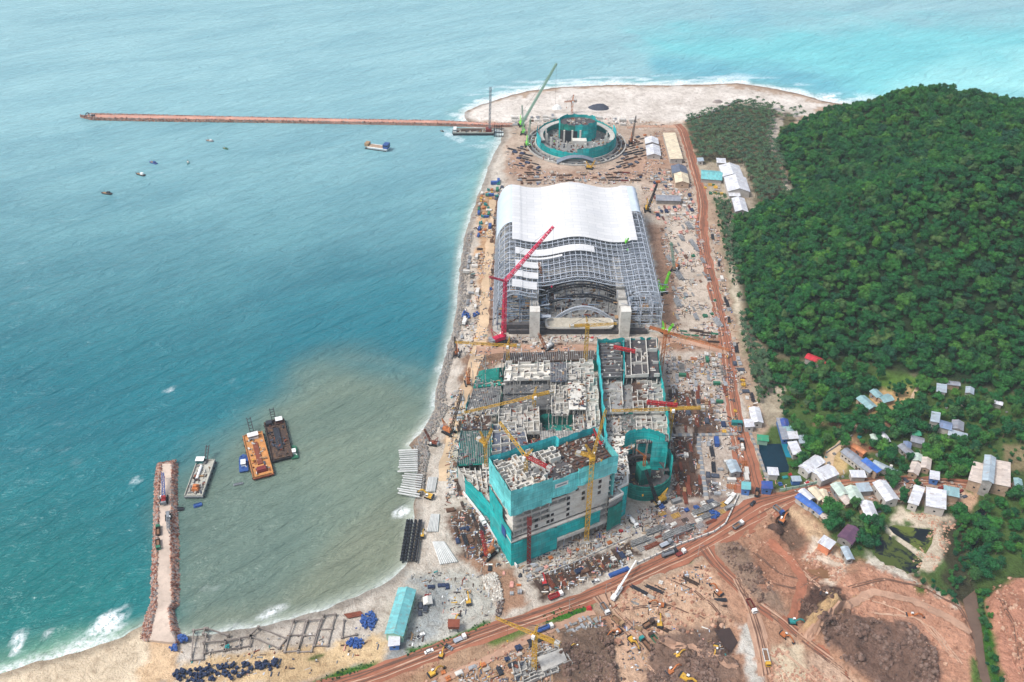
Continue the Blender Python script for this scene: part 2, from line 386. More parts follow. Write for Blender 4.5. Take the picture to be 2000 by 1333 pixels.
def land():
    st = 1.8
    xs = np.arange(-430, 700, st); ys = np.arange(196, 1075, st)
    X, Y = np.meshgrid(xs, ys); sh = X.shape
    x, y = X.ravel(), Y.ravel()
    wob = (fbm(x / 9, y / 9, 3) - .5) * 5
    sd = sdist(x, y, SHORE_W) + wob * .7
    u, v = proj(x, y, GZ)
    uw = u + (fbm(x / 14, y / 14, 21) - .5) * 16 + (fbm(x / 4, y / 4, 31) - .5) * 6
    vw = v + (fbm(x / 14, y / 14, 22) - .5) * 11 + (fbm(x / 4, y / 4, 32) - .5) * 4
    hd = sdist(x, y, HILL_W)
    z = np.clip(sd * .14, -3.0, GZ) + hill_h(x, y)
    z += sstep(12, 25, sd) * .0
    earth = np.zeros(x.shape)
    for p, a, s, lift in HEAPS:
        m = soft_mask(uw, vw, p, 5)
        n = fbm(x / s, y / s, 41, 4)
        rg = 1 - 2 * np.abs(fbm(x / (s * .8), y / (s * .8), 43, 3) - .5)
        z += m * (lift + a * (1.6 * np.abs(n - .5) * 2 + (n - .5)) + a * .55 * (rg - .6))
        earth = np.maximum(earth, m)
    works = soft_mask(uw, vw, [(1190, 1180), (1380, 1075), (1480, 1000), (1570, 975), (1660, 1080), (1880, 1160), (2100, 1130), (2100, 1400), (1180, 1400)], 10)
    z += works * ((fbm(x / 11, y / 11, 45, 4) - .5) * 1.6 + (fbm(x / 3.2, y / 3.2, 46, 2) - .5) * .9)
    earth = np.maximum(earth, works * .7)
    for p, dp in PITS: z -= soft_mask(u, v, p, 5) * dp
    col = np.tile(np.array(lin((182, 158, 136))), (len(x), 1))
    fray = (fbm(x / 7, y / 7, 51, 4) - .5) * 34 + (fbm(x / 2.6, y / 2.6, 52, 2) - .5) * 14
    for p, c, s in PAINT:
        m = soft_mask(uw, vw, p, s, fray if min(q[1] for q in p) > 960 else fray * .5)[:, None]; col = col * (1 - m) + np.array(lin(c)) * m
    for p, c, s in GREEN:
        m = soft_mask(uw, vw, p, s)[:, None]; col = col * (1 - m) + np.array(lin(c)) * m
    hm = sstep(-4, 4, hd)[:, None]
    col = col * (1 - hm) + np.array(lin((44, 62, 38))) * hm
    wet = (1 - sstep(2, 7, sd))[:, None]            # damp sand at the waterline
    col = col * (1 - .38 * wet)
    ny, nx = sh
    idx = np.arange(nx * ny).reshape(ny, nx)
    q = np.stack([idx[:-1, :-1], idx[:-1, 1:], idx[1:, 1:], idx[1:, :-1]], -1).reshape(-1, 4)
    fs = sd[q].max(1); fh = hd[q].mean(1)
    uf, vf = uw[q].mean(1), vw[q].mean(1)
    fb = np.zeros(len(q), int)
    beach = inside(uf, vf, PAINT[1][0]) | inside(uf, vf, PAINT[2][0]) | inside(uf, vf, [(345, 1240), (560, 1205), (780, 1110), (830, 1110), (745, 1200), (700, 1240), (560, 1270), (345, 1290)])
    fb[beach] = 1; fb[fh > 2] = 2; fb[fs < -16] = -1
    out = []
    for k, nm in ((0, 'ground'), (1, 'beach'), (2, 'hill')):
        f = q[fb == k]
        used, inv = np.unique(f, return_inverse=True); f = inv.reshape(-1, 4)
        me = bpy.data.meshes.new(nm)
        me.vertices.add(len(used)); me.vertices.foreach_set('co', np.stack([x[used], y[used], z[used]], -1).astype(np.float32).ravel())
        me.loops.add(f.size); me.loops.foreach_set('vertex_index', f.ravel().astype(np.int32))
        me.polygons.add(len(f)); me.polygons.foreach_set('loop_start', np.arange(0, f.size, 4, dtype=np.int32))
        me.update(calc_edges=True); me.validate()
        a = me.attributes.new('soil', 'FLOAT_COLOR', 'POINT')
        a.data.foreach_set('color', np.concatenate([col[used], earth[used][:, None]], 1).astype(np.float32).ravel())
        me.polygons.foreach_set('use_smooth', np.ones(len(f), bool))
        o = bpy.data.objects.new(nm, me); COL.objects.link(o); o['kind'] = 'structure'
        me.materials.append(soil_material()); out.append(o)
    return out

def soil_material():
    if 'soil' in MATS: return MATS['soil']
    k = NT('soil'); p = k.pos()
    at_ = k.n('ShaderNodeAttribute', attribute_name='soil')
    c = at_.outputs['Color']; e = at_.outputs['Alpha']
    n1 = k.noise(p, .035, 5, .62, .6); n2 = k.noise(p, .22, 5, .7, .4); n3 = k.noise(p, 1.1, 3, .6)
    c = k.mix(k.rng(n1, .35, .65, 0, 1), k.mix(1.0, c, (.72, .70, .68), 'MULTIPLY'), k.mix(1.0, c, (1.02, 1.02, 1.02), 'MULTIPLY'))
    c = k.mix(k.rng(n2, .48, .64, 0, .7), c, k.mix(1.0, c, (.62, .58, .55), 'MULTIPLY'))
    c = k.mix(k.rng(n2, .28, .42, .4, 0), c, k.mix(1.0, c, (1.28, 1.26, 1.22), 'MULTIPLY'))
    # wheel tracks
    w = k.n('ShaderNodeTexWave', wave_type='BANDS', bands_direction='DIAGONAL'); k.l(p, w.inputs['Vector'])
    w.inputs['Scale'].default_value = .11; w.inputs['Distortion'].default_value = 26; w.inputs['Detail'].default_value = 2; w.inputs['Detail Scale'].default_value = .35
    tr = k.math('MULTIPLY', k.rng(w.outputs['Fac'], .82, .95, 0, .35), k.rng(k.noise(p, .03, 2), .45, .6, 0, 1))
    c = k.mix(tr, c, k.mix(1.0, c, (.70, .64, .60), 'MULTIPLY'))
    c = k.mix(k.rng(n3, .45, .68, 0, .6), c, k.mix(1.0, c, (.66, .63, .61), 'MULTIPLY'))
    k.base(c); k.b.inputs['Roughness'].default_value = .95; k.b.inputs['Specular IOR Level'].default_value = .15
    h = k.math('ADD', k.math('MULTIPLY', n2, 1.2), k.math('MULTIPLY', n3, .5))
    vo = k.n('ShaderNodeTexVoronoi'); k.l(p, vo.inputs['Vector']); vo.inputs['Scale'].default_value = .28
    h = k.math('ADD', h, k.math('MULTIPLY', k.math('MULTIPLY', vo.outputs['Distance'], e), .8))
    k.bump(h, 1.0, 1.3)
    MATS['soil'] = k.m
    return k.m
GROUND = land()

# ------------------------------------------------------------------ roads: thin sheets on the ground
def ribbon(pts, widths, z, jit=.0, step=6, seed=0):
    P = [at(u, v, z) for u, v in pts]
    out = []; rr = random.Random(seed)
    for i in range(len(P) - 1):
        n = max(1, int((P[i + 1] - P[i]).length / step))
        for k in range(n):
            t = k / n; out.append((P[i].lerp(P[i + 1], t), widths[i] + (widths[i + 1] - widths[i]) * t))
    out.append((P[-1], widths[-1]))
    for _ in range(2):
        out = [out[0]] + [((out[i - 1][0] + out[i][0] * 2 + out[i + 1][0]) / 4, out[i][1]) for i in range(1, len(out) - 1)] + [out[-1]]
    vs, fs = [], []
    NC = 5
    for i, (p, w) in enumerate(out):
        a = out[max(0, i - 1)][0]; b = out[min(len(out) - 1, i + 1)][0]
        d = (b - a).normalized(); n = Vector((-d.y, d.x, 0))
        wl, wr = w / 2 + rr.uniform(-jit, jit), w / 2 + rr.uniform(-jit, jit)
        for c in range(NC): 
            q = p + n * (-wl + (wl + wr) * c / (NC - 1)); vs.append((q.x, q.y, z))
        if i:
            o = i * NC
            for c in range(NC - 1): fs.append((o - NC + c, o - NC + c + 1, o + c + 1, o + c))
    return vs, fs

def road_mat(name, c, alpha_edge=True):
    k = NT(name); p = k.pos(); c = lin(c)
    n1 = k.noise(p, .05, 4, .6, .5); n2 = k.noise(p, .35, 4, .7, .4)
    col = k.mix(k.rng(n1, .35, .65, 0, 1), tuple(x * .8 for x in c), tuple(x * 1.18 for x in c))
    col = k.mix(k.rng(n2, .5, .72, 0, .5), col, tuple(x * .58 for x in c))
    col = k.mix(k.rng(n2, .25, .42, .35, 0), col, tuple(min(.9, x * 1.5) for x in c))
    k.base(col); k.b.inputs['Roughness'].default_value = .9; k.b.inputs['Specular IOR Level'].default_value = .2
    k.bump(n2, .5, .5)
    return k.m
RED = road_mat('red_laterite', (150, 98, 76)); RED2 = road_mat('pale_laterite', (168, 134, 112)); SANDR = road_mat('sand_track', (190, 164, 134))
ROADS = [
    ('haul_road', RED, [(1322, 243), (1333, 252), (1345, 290), (1356, 330), (1368, 370), (1374, 400), (1370, 440), (1376, 490), (1388, 540), (1400, 590), (1412, 640), (1420, 680), (1424, 720), (1428, 760), (1436, 810), (1446, 860), (1458, 905), (1466, 940), (1470, 965)], [8, 9, 8, 8, 8.5, 9, 10, 9, 9, 9, 9, 11, 9, 9, 10, 13, 15, 16, 22]),
    ('dirt_road', RED, [(2000, 952), (1940, 955), (1880, 946), (1800, 938), (1720, 938), (1650, 946), (1590, 958), (1540, 972), (1490, 992), (1440, 1022), (1390, 1052), (1330, 1086), (1260, 1118), (1190, 1152), (1120, 1178), (1050, 1204), (980, 1226), (910, 1252), (850, 1274), (780, 1300), (700, 1330), (620, 1352)], [7, 7, 8, 7, 7, 7, 8, 10, 20, 20, 13, 11.5, 11, 9.5, 9, 9, 9, 9.5, 10, 10, 11, 12]),
    ('excavation_road', RED, [(1376, 1070), (1400, 1105), (1440, 1140), (1478, 1178), (1520, 1205), (1570, 1248), (1620, 1285), (1690, 1340)], [9, 7, 7, 8, 7, 7, 7, 7]),
    ('ramp_road', RED2, [(1440, 1130), (1466, 1180), (1484, 1240), (1498, 1300), (1504, 1345)], [6, 7, 8, 9, 10]),
    ('pit_road', RED2, [(1178, 1160), (1190, 1185), (1215, 1215), (1245, 1240), (1265, 1265)], [14, 9, 10, 13, 12]),
    ('shore_track', SANDR, [(962, 390), (958, 440), (955, 500), (948, 570), (942, 640), (932, 690), (918, 740), (898, 790), (884, 840), (872, 890), (866, 940)], [5, 6, 7, 7, 8, 9, 8, 7, 6, 6, 6]),
    ('village_lane', SANDR, [(1655, 858), (1625, 880), (1612, 900), (1620, 925), (1636, 948)], [5, 5, 6, 6, 6]),
    ('crossing_road', RED2, [(930, 684), (1000, 682), (1080, 680), (1170, 682)], [11, 10, 9, 8]),
    ('yard_road', RED2, [(1290, 668), (1340, 664), (1390, 680), (1420, 690)], [7, 6, 6, 8]),
    ('hill_path', SANDR, [(1782, 790), (1786, 760), (1795, 745), (1808, 741)], [2.5, 2.5, 2.5, 2.5]),
    ('ring_road', RED2, [(1320, 248), (1280, 247), (1240, 248), (1225, 250)], [7, 6, 5, 5]),
]
for i, (nm, m, pts, w) in enumerate(ROADS):
    b = MB(); b.add(*ribbon(pts, w, GZ + .05 + .013 * i, .9, 5, i))
    tag(b.build(nm, m), kind='structure')

# ------------------------------------------------------------------ sea
def sea():
    st = 3.0
    xs = np.arange(-760, 720, st); ys = np.arange(190, 1420, st)
    X, Y = np.meshgrid(xs, ys); ny, nx = X.shape
    x, y = X.ravel(), Y.ravel()
    u, v = proj(x, y, 0)
    uw = u + (fbm(x / 45, y / 45, 61) - .5) * 90; vw = v + (fbm(x / 45, y / 45, 62) - .5) * 50
    sd = -sdist(x, y, SHORE_W)
    C = lambda r, g, b: np.array(lin((r, g, b)))
    def blend(col, m, c): return col * (1 - m[:, None]) + c * m[:, None]
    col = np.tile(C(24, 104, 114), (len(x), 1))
    col = blend(col, sstep(760, 90, vw) * .9, C(136, 178, 184))  # paler with distance: sky reflection and haze painted into the water colour
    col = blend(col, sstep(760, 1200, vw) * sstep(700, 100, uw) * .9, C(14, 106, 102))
    col = blend(col, soft_mask(uw, vw, [(480, 560), (850, 500), (860, 690), (700, 700), (560, 720)], 70) * .55, C(10, 100, 114))
    col = blend(col, soft_mask(uw, vw, [(1230, 60), (2200, 40), (2300, 240), (1700, 190), (1550, 150), (1290, 115)], 35) * .85, C(100, 184, 188))
    col = blend(col, soft_mask(uw, vw, [(1270, 150), (1290, 118), (1520, 132), (1700, 165), (1640, 200), (1500, 175)], 16) * .8, C(88, 160, 174))
    col = blend(col, soft_mask(uw, vw, [(1380, 15), (1480, 10), (1500, 40), (1420, 55)], 25) * .6, C(110, 168, 180))
    col = blend(col, soft_mask(uw, vw, [(1880, 110), (2200, 110), (2200, 220), (1700, 205), (1780, 160)], 35) * .7, C(150, 208, 206))
    plume = soft_mask(uw, vw, [(690, 700), (770, 712), (850, 738), (880, 700), (900, 1250), (340, 1260), (340, 960), (440, 850), (520, 790), (600, 725)], 62)
    col = blend(col, plume * .93, C(108, 121, 105))
    col = blend(col, soft_mask(uw, vw, [(700, 1010), (840, 880), (860, 1100), (700, 1180), (500, 1230), (350, 1240), (600, 1130)], 45) * .5, C(120, 120, 98))
    col = blend(col, soft_mask(uw, vw, [(350, 960), (480, 900), (640, 960), (560, 1180), (350, 1220)], 60) * .5, C(80, 104, 98))
    col = blend(col, soft_mask(u, v, [(655, 695), (700, 690), (770, 703), (838, 728), (848, 742), (760, 716), (690, 705)], 5) * .12, C(136, 150, 136))
    # shallow water along the sandy coasts
    north = sstep(320, 240, v)
    col = blend(col, sstep(30, 0, sd) * .6 * sstep(560, 420, v), C(118, 164, 160))
    col = blend(col, sstep(9, 0, sd) * .7, C(166, 172, 158))
    col = blend(col, sstep(28, 0, sd) * .6 * sstep(1190, 1240, v) * sstep(380, 200, u), C(112, 150, 118))
    # foam: breakers along open beaches, white horses
    foam = np.zeros(len(x))
    nb = fbm(x / 16, y / 16, 77); nf = fbm(x / 5, y / 5, 78)
    sea_coast = np.maximum(north * sstep(860, 900, u), sstep(1230, 1260, v) * sstep(300, 280, u))
    foam = np.maximum(foam, sea_coast * sstep(13, 3, sd + (nb - .5) * 24) * .65)
    foam = np.maximum(foam, north * sstep(.52, .64, fbm(x / 30, y / 7, 79)) * sstep(40, 10, sd) * sstep(860, 900, u) * .6)
    foam = np.maximum(foam, sstep(3, 0, sd + (nb - .5) * 8) * .4)
    BR = [[(172, 1250), (176, 1232), (195, 1205), (215, 1197), (248, 1186), (252, 1198), (225, 1222), (250, 1210), (248, 1222), (205, 1245)], [(24, 1278), (30, 1240), (46, 1230), (40, 1268), (34, 1280)], [(84, 1240), (96, 1234), (92, 1243)], [(1588, 186), (1640, 184), (1638, 202), (1608, 199)], [(1990, 196), (2100, 196), (2100, 212), (1995, 208)],
          [(398, 1151), (418, 1147), (420, 1152), (405, 1154)], [(500, 1205), (525, 1190), (560, 1182), (550, 1192), (520, 1206)], [(770, 1000), (790, 990), (800, 1002), (775, 1012)], [(1425, 158), (1460, 156), (1465, 164), (1430, 165)], [(140, 1245), (160, 1235), (158, 1244)], [(258, 938), (268, 932), (270, 941), (260, 944)], [(868, 257), (878, 261), (906, 275), (900, 277), (872, 263)], [(325, 765), (334, 760), (334, 768), (327, 770)]]
    for b in BR: foam = np.maximum(foam, soft_mask(u, v, b, 6) * sstep(.34, .58, nf * .6 + nb * .4) * 1.0)
    caps = sstep(.80, .86, fbm(x / 9 + y / 30, y / 5, 90, 2)) * sstep(.5, .7, fbm(x / 90, y / 90, 91)) * sstep(60, 200, sd)
    foam = np.maximum(foam, caps * .08)
    idx = np.arange(nx * ny).reshape(ny, nx)
    q = np.stack([idx[:-1, :-1], idx[:-1, 1:], idx[1:, 1:], idx[1:, :-1]], -1).reshape(-1, 4)
    q = q[sd[q].max(1) > -22]
    x0, x1, y0, y1 = xs[0], xs[-1], ys[0], ys[-1]; B = 5000
    far = np.array([(-B, -B, 0), (B, -B, 0), (B, B + 1000, 0), (-B, B + 1000, 0), (x0, y0, 0), (x1, y0, 0), (x1, y1, 0), (x0, y1, 0)], float)
    n0 = nx * ny
    ring = np.array([(0, 1, 5, 4), (1, 2, 6, 5), (2, 3, 7, 6), (3, 0, 4, 7)]) + n0
    V = np.concatenate([np.stack([x, y, 0 * x], -1), far]); Q = np.concatenate([q, ring])
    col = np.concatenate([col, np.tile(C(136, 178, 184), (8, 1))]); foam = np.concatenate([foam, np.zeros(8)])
    used, inv = np.unique(Q, return_inverse=True); Q = inv.reshape(-1, 4)
    me = bpy.data.meshes.new('sea')
    me.vertices.add(len(used)); me.vertices.foreach_set('co', V[used].astype(np.float32).ravel())
    me.loops.add(Q.size); me.loops.foreach_set('vertex_index', Q.ravel().astype(np.int32))
    me.polygons.add(len(Q)); me.polygons.foreach_set('loop_start', np.arange(0, Q.size, 4, dtype=np.int32))
    me.update(calc_edges=True); me.validate()
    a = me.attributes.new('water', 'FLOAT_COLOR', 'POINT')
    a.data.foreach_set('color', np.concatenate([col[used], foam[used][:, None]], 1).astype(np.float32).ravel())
    k = NT('sea_water'); p = k.pos()
    A = k.n('ShaderNodeAttribute', attribute_name='water')
    m1 = k.mapping(k.mapping(p, rot=(0, 0, rad(-38))), scale=(.035, .135, 1))
    m2 = k.mapping(k.mapping(p, rot=(0, 0, rad(-24))), scale=(.17, .56, 1))
    w1 = k.noise(m1, 1.0, 4, .6, .7); w2 = k.noise(m2, 1.0, 3, .6, .4); w3 = k.noise(p, .9, 2, .5)
    h = k.math('ADD', k.math('MULTIPLY', w1, 3.4), k.math('ADD', k.math('MULTIPLY', w2, .9), k.math('MULTIPLY', w3, .08)))
    fn = k.noise(p, .45, 4, .75)
    fm = k.math('MULTIPLY', A.outputs['Alpha'], k.rng(fn, .36, .56, .15, 1.25), True)
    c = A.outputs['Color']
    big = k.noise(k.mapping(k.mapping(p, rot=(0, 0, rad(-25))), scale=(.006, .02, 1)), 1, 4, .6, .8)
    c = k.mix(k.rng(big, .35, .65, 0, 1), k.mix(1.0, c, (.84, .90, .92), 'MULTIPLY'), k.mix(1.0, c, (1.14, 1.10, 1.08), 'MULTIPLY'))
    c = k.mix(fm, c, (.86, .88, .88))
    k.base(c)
    k.l(k.rng(fm, 0, 1, .2, .85), k.b.inputs['Roughness'])
    k.b.inputs['IOR'].default_value = 1.33
    k.bump(h, 1.0, 1.25)
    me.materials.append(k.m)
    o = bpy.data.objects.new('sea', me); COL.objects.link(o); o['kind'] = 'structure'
sea()
# ================================================================== houses, sheds, warehouses
z8 = lambda x, y: (1500 + x / 4, 650 + y / 4)
z9 = lambda x, y: (1500 + x / 4, 900 + y / 4)
z2 = lambda x, y: (1250 + x / 4, 100 + y / 4)
z6 = lambda x, y: (1250 + x / 4, 650 + y / 4)
z4 = lambda x, y: (700 + x / 4, 1000 + y / 4)
z7 = lambda x, y: (850 + x / 4, 800 + y / 4)
z5 = lambda x, y: (850 + x / 4, 630 + y / 4)
z3 = lambda x, y: (850 + x / 4, 350 + y / 4)
z1 = lambda x, y: (850 + x / 4, 100 + y / 4)
RC = dict(red=(196, 44, 58), teal=(140, 176, 178), pale=(168, 182, 190), white=(212, 213, 216), grey=(142, 146, 154), bluegrey=(120, 138, 168), green=(52, 150, 110), tan=(206, 192, 180), orange=(202, 130, 84), blue=(62, 110, 186), deepblue=(44, 76, 150),
          mint=(190, 206, 192), cream=(222, 206, 176), purple=(98, 66, 92), aqua=(110, 182, 184), brown=(120, 84, 62), slate=(92, 102, 120))
def corr(name, c):
    key = 'roof_' + name
    if key in MATS: return MATS[key]
    k = NT(key); c = lin(c)
    tc = k.n('ShaderNodeTexCoord').outputs['Object']; p = k.pos()
    w = k.n('ShaderNodeTexWave', wave_type='BANDS', bands_direction='X'); k.l(tc, w.inputs['Vector']); w.inputs['Scale'].default_value = .9; w.inputs['Distortion'].default_value = 0
    st = k.noise(k.mapping(tc, scale=(.9, .12, .9)), 1.0, 4, .7)
    n = k.noise(p, .35, 4, .7)
    col = k.mix(k.rng(st, .45, .75, 0, .55), c, tuple(x * .66 for x in c))
    col = k.mix(k.rng(n, .55, .72, 0, .5), col, lin((150, 118, 96)))
    br = k.n('ShaderNodeTexBrick'); k.l(tc, br.inputs['Vector'])
    for nm_, v_ in (('Scale', 1.0), ('Mortar Size', .04), ('Brick Width', 1.6), ('Row Height', 3.1), ('Color1', (.74, .74, .76, 1)), ('Color2', (1.1, 1.1, 1.08, 1)), ('Mortar', (.7, .7, .7, 1))): br.inputs[nm_].default_value = v_
    col = k.mix(.8, col, br.outputs[0], 'MULTIPLY')
    rs = k.noise(k.mapping(tc, scale=(.5, .2, .5)), 1.0, 5, .75); col = k.mix(k.rng(rs, .56, .68, 0, .6), col, lin((128, 92, 72)))
    col = k.mix(k.rng(w.outputs['Fac'], 0, .25, .22, 0), col, tuple(x * .55 for x in c))
    k.base(col); k.b.inputs['Roughness'].default_value = .55; k.b.inputs['Metallic'].default_value = 0
    k.bump(w.outputs['Fac'], .4, .2)
    MATS[key] = k.m
    return k.m
WALLC = dict(white=mat('plaster_white', (176, 170, 162), var=.12, dirt=(150, 136, 120)), tan=mat('plaster_tan', (176, 150, 126), dirt=(120, 96, 80)), grey=mat('block_grey', (150, 146, 140), dirt=(104, 96, 88)), blue=mat('panel_blue', (74, 112, 168)), orange=mat('plaster_orange', (198, 126, 92)), green=mat('plaster_green', (150, 186, 160)))
GLASS = mat('dark_glass', (34, 40, 46), rough=.15, var=.1, spec=.6)
DOORM = mat('door_brown', (96, 74, 58)); SHUT = mat('shutter_grey', (120, 126, 132), rough=.5)
FOOT = []      # world rectangles, so that trees keep off the roofs

def house(A, B, C, h, roof, label, wall='white', style='gable', rise=None, cat='house', name='house', root=None, group=None, z0=None, wn=None):
    z0 = (gz(*tuple(at(*A))[:2]) if z0 is None else z0)
    a, b, c = at(*A, z0 + h), at(*B, z0 + h), at(*C, z0 + h)
    ex = (b - a); L = ex.length; ex.normalize(); ey = Vector((-ex.y, ex.x, 0)); W = (c - b).dot(ey)
    if W < 0: ey = -ey; W = -W
    W = max(W, 3.0)
    if W > L: a, ex, ey, L, W = a, ey, ex, W, L
    o = a + ex * L / 2 + ey * W / 2
    rz = math.atan2(ex.y, ex.x); o.z = z0
    if root is None: root = thing(name, o, label, cat, rz, group); lo = Vector((0, 0, 0))
    else: raise ValueError
    FOOT.append((o.x, o.y, ex.x, ex.y, L / 2 + 1.2, W / 2 + 1.2))
    wm, rm = WALLC[wall], corr(roof, RC[roof])
    ov = .6; hl, hw = L / 2, W / 2
    rise = (W * .17 if style == 'gable' else W * .1) if rise is None else rise
    b1 = MB()
    if style == 'gable':
        b1.add([(-hl, -hw, -1), (hl, -hw, -1), (hl, hw, -1), (-hl, hw, -1), (-hl, -hw, h), (hl, -hw, h), (hl, hw, h), (-hl, hw, h), (-hl, 0, h + rise), (hl, 0, h + rise)],
               [(0, 1, 5, 4), (1, 2, 6, 9, 5), (2, 3, 7, 6), (3, 0, 4, 8, 7), (4, 5, 9, 8), (6, 7, 8, 9), (3, 2, 1, 0)])
    else:
        b1.add([(-hl, -hw, -1), (hl, -hw, -1), (hl, hw, -1), (-hl, hw, -1), (-hl, -hw, h), (hl, -hw, h), (hl, hw, h + rise), (-hl, hw, h + rise)],
               [(0, 1, 5, 4), (1, 2, 6, 5), (2, 3, 7, 6), (3, 0, 4, 7), (4, 5, 6, 7), (3, 2, 1, 0)])
    b1.build('wall', wm, root)
    r = MB(); t = .16; zo = .06; s = rise / hw if style == 'gable' else rise / W
    if style == 'gable':
        for sg in (-1, 1):
            y1 = sg * (hw + ov); ze = h - s * ov + zo; zr = h + rise + zo
            q = [(-hl - ov, y1, ze), (hl + ov, y1, ze), (hl + ov, 0, zr), (-hl - ov, 0, zr)]
            if sg > 0: q = [q[1], q[0], q[3], q[2]]
            r.frame8(q, [(x, y, z + t) for x, y, z in q])
        r.bar((-hl - ov, 0, h + rise + zo + t), (hl + ov, 0, h + rise + zo + t), .5, .14)
    else:
        q = [(-hl - ov, -hw - ov, h - s * ov + zo), (hl + ov, -hw - ov, h - s * ov + zo), (hl + ov, hw + ov, h + rise + s * ov + zo), (-hl - ov, hw + ov, h + rise + s * ov + zo)]
        r.frame8(q, [(x, y, z + t) for x, y, z in q])
    r.build('roof', rm, root)
    rr = random.Random(int(o.x * 7 + o.y * 13))
    # openings on the two walls that look towards the road
    d = MB(); sg = -1 if (ey.y > 0) else 1
    d.box(rr.uniform(-.3, .3) * L, sg * (hw + .02), 0, min(1.6, L * .25), .1, min(2.3, h * .75)); d.build('door', DOORM if rr.random() < .5 else SHUT, root)
    n = wn if wn is not None else max(1, min(4, int(L / 5)))
    for i in range(n):
        x = -hl + L * (i + .5) / n
        w = MB(); w.box(x, sg * (hw + .03), h * .38, 1.2, .1, 1.1); w.build('window', GLASS, root)
    sx = 1 if ex.y < 0 else -1
    w = MB(); w.box(sx * (hl + .03), 0, h * .4, .1, 1.2, 1.1); w.build('window', GLASS, root)
    return root
H = house
H(z8(320, 165), z8(425, 207), z8(395, 237), 4, 'red', 'long red roofed house under the forest edge, left of the red pair')
H(z8(430, 225), z8(515, 255), z8(470, 282), 4, 'red', 'short red roofed house under the forest edge, right of the red pair')
H(z8(695, 515), z8(790, 597), z8(850, 577), 4, 'teal', 'largest pale teal metal roof in the sandy clearing', 'tan')
H(z8(800, 460), z8(850, 505), z8(895, 487), 4, 'teal', 'small pale teal roof at the back of the sandy clearing', 'tan')
H(z8(860, 503), z8(905, 545), z8(985, 527), 4, 'teal', 'wide pale teal roof beside the bare sand of the clearing', 'tan')
H(z8(1325, 400), z8(1322, 457), z8(1388, 452), 4.5, 'pale', 'pale square house at the foot of the wooded hill', style='mono')
H(z8(1395, 378), z8(1490, 388), z8(1490, 412), 4, 'grey', 'long thin grey roof at the foot of the wooded hill', 'tan')
H(z8(1552, 425), z8(1548, 467), z8(1605, 452), 4, 'pale', 'pale small house at the end of the hillside track')
H(z8(1700, 508), z8(1830, 545), z8(1824, 562), 3.6, 'white', 'long narrow white roofed house among trees below the hillside track', 'grey')
H(z8(1285, 620), z8(1275, 690), z8(1330, 705), 6.5, 'pale', 'tall pale house beside the dark stream bank, left of the blue grey roof', style='mono')
H(z8(1345, 685), z8(1340, 735), z8(1428, 747), 5, 'bluegrey', 'white house with blue grey roof in the village trees')
H(z8(1445, 685), z8(1440, 745), z8(1522, 757), 4.5, 'grey', 'grey roofed house right of the blue grey roof')
H(z8(1418, 762), z8(1412, 798), z8(1550, 803), 3.5, 'pale', 'low pale lean-to in front of the grey roofed house', 'grey', 'mono')
H(z8(880, 785), z8(915, 850), z8(945, 842), 4, 'white', 'narrow white roofed house beside the wooden bridge', 'grey')
H(z8(803, 800), z8(825, 852), z8(850, 842), 3.6, 'mint', 'tiny pale green roof by the lane end', 'grey')
H(z8(1120, 768), z8(1135, 800), z8(1187, 792), 3.6, 'green', 'small bright green roof among dark trees', 'green')
H(z8(1125, 805), z8(1120, 846), z8(1212, 852), 4, 'grey', 'grey roof touching the bright green one', 'grey')
H(z8(1065, 852), z8(1060, 888), z8(1112, 893), 3.6, 'bluegrey', 'small blue grey roof behind the tall dark trees', 'grey')
H(z8(1020, 887), z8(1090, 950), z8(1125, 925), 4, 'grey', 'slanted grey roof beside the round tree clump', 'grey')
H(z8(1140, 945), z8(1140, 995), z8(1202, 1000), 4, 'mint', 'pale green roof touching the tan roofs in the village', 'tan')
H(z8(1212, 975), z8(1200, 1050), z8(1262, 1065), 4.5, 'tan', 'tan roofed house with long slope, right of the pale green roof', 'tan')
H(z8(1130, 1010), z8(1100, 1085), z8(1172, 1100), 4, 'tan', 'tan roofed house nearest the village road, left of its tan neighbour', 'tan')
H(z8(575, 932), z8(790, 1092), z8(850, 1072), 5, 'grey', 'long grey classroom block running beside the sandy lane', 'white', 'gable', wn=8, cat='building', name='row_building')
H(z8(735, 1003), z8(850, 1092), z8(888, 1082), 6.1, 'blue', 'bright blue roof at the lower end of the long grey block', 'tan', 'mono')
H(z8(838, 1000), z8(1008, 1078), z8(985, 1104), 4, 'pale', 'pale green and grey shed beyond the bright blue roof', 'grey')
H(z8(650, 885), z8(745, 945), z8(767, 930), 4, 'orange', 'small orange roof behind the long grey block', 'orange')
H(z8(642, 1085), z8(658, 1127), z8(757, 1115), 4, 'white', 'free standing white hut on the corner of the lane and road', style='mono')
W_ = dict(cat='warehouse', name='warehouse')
H(z8(245, 1045), z8(370, 960), z8(450, 1003), 5.5, 'white', 'white gabled warehouse at the lane corner, farther one of the two', **W_)
H(z8(345, 1085), z8(470, 1033), z8(546, 1103), 5.5, 'white', 'white gabled warehouse at the lane corner, nearer one of the two', **W_)
H(z8(160, 860), z8(200, 950), z8(256, 940), 4.5, 'white', 'white roof beside the blue green basin', style='mono')
H(z8(72, 672), z8(115, 832), z8(150, 826), 4, 'grey', 'long thin grey shed along the sandy bank above the dark pond', 'blue', 'mono', name='shed', cat='shed')
H(z8(98, 678), z8(112, 730), z8(160, 720), 4.3, 'deepblue', 'deep blue roof at the top of the row above the dark pond', 'blue')
H(z8(122, 738), z8(133, 772), z8(192, 764), 4, 'teal', 'pale teal roof under the deep blue one', style='mono')
H(z8(147, 778), z8(162, 828), z8(228, 812), 4, 'white', 'white roof under the pale teal one above the pond', 'grey', 'mono')
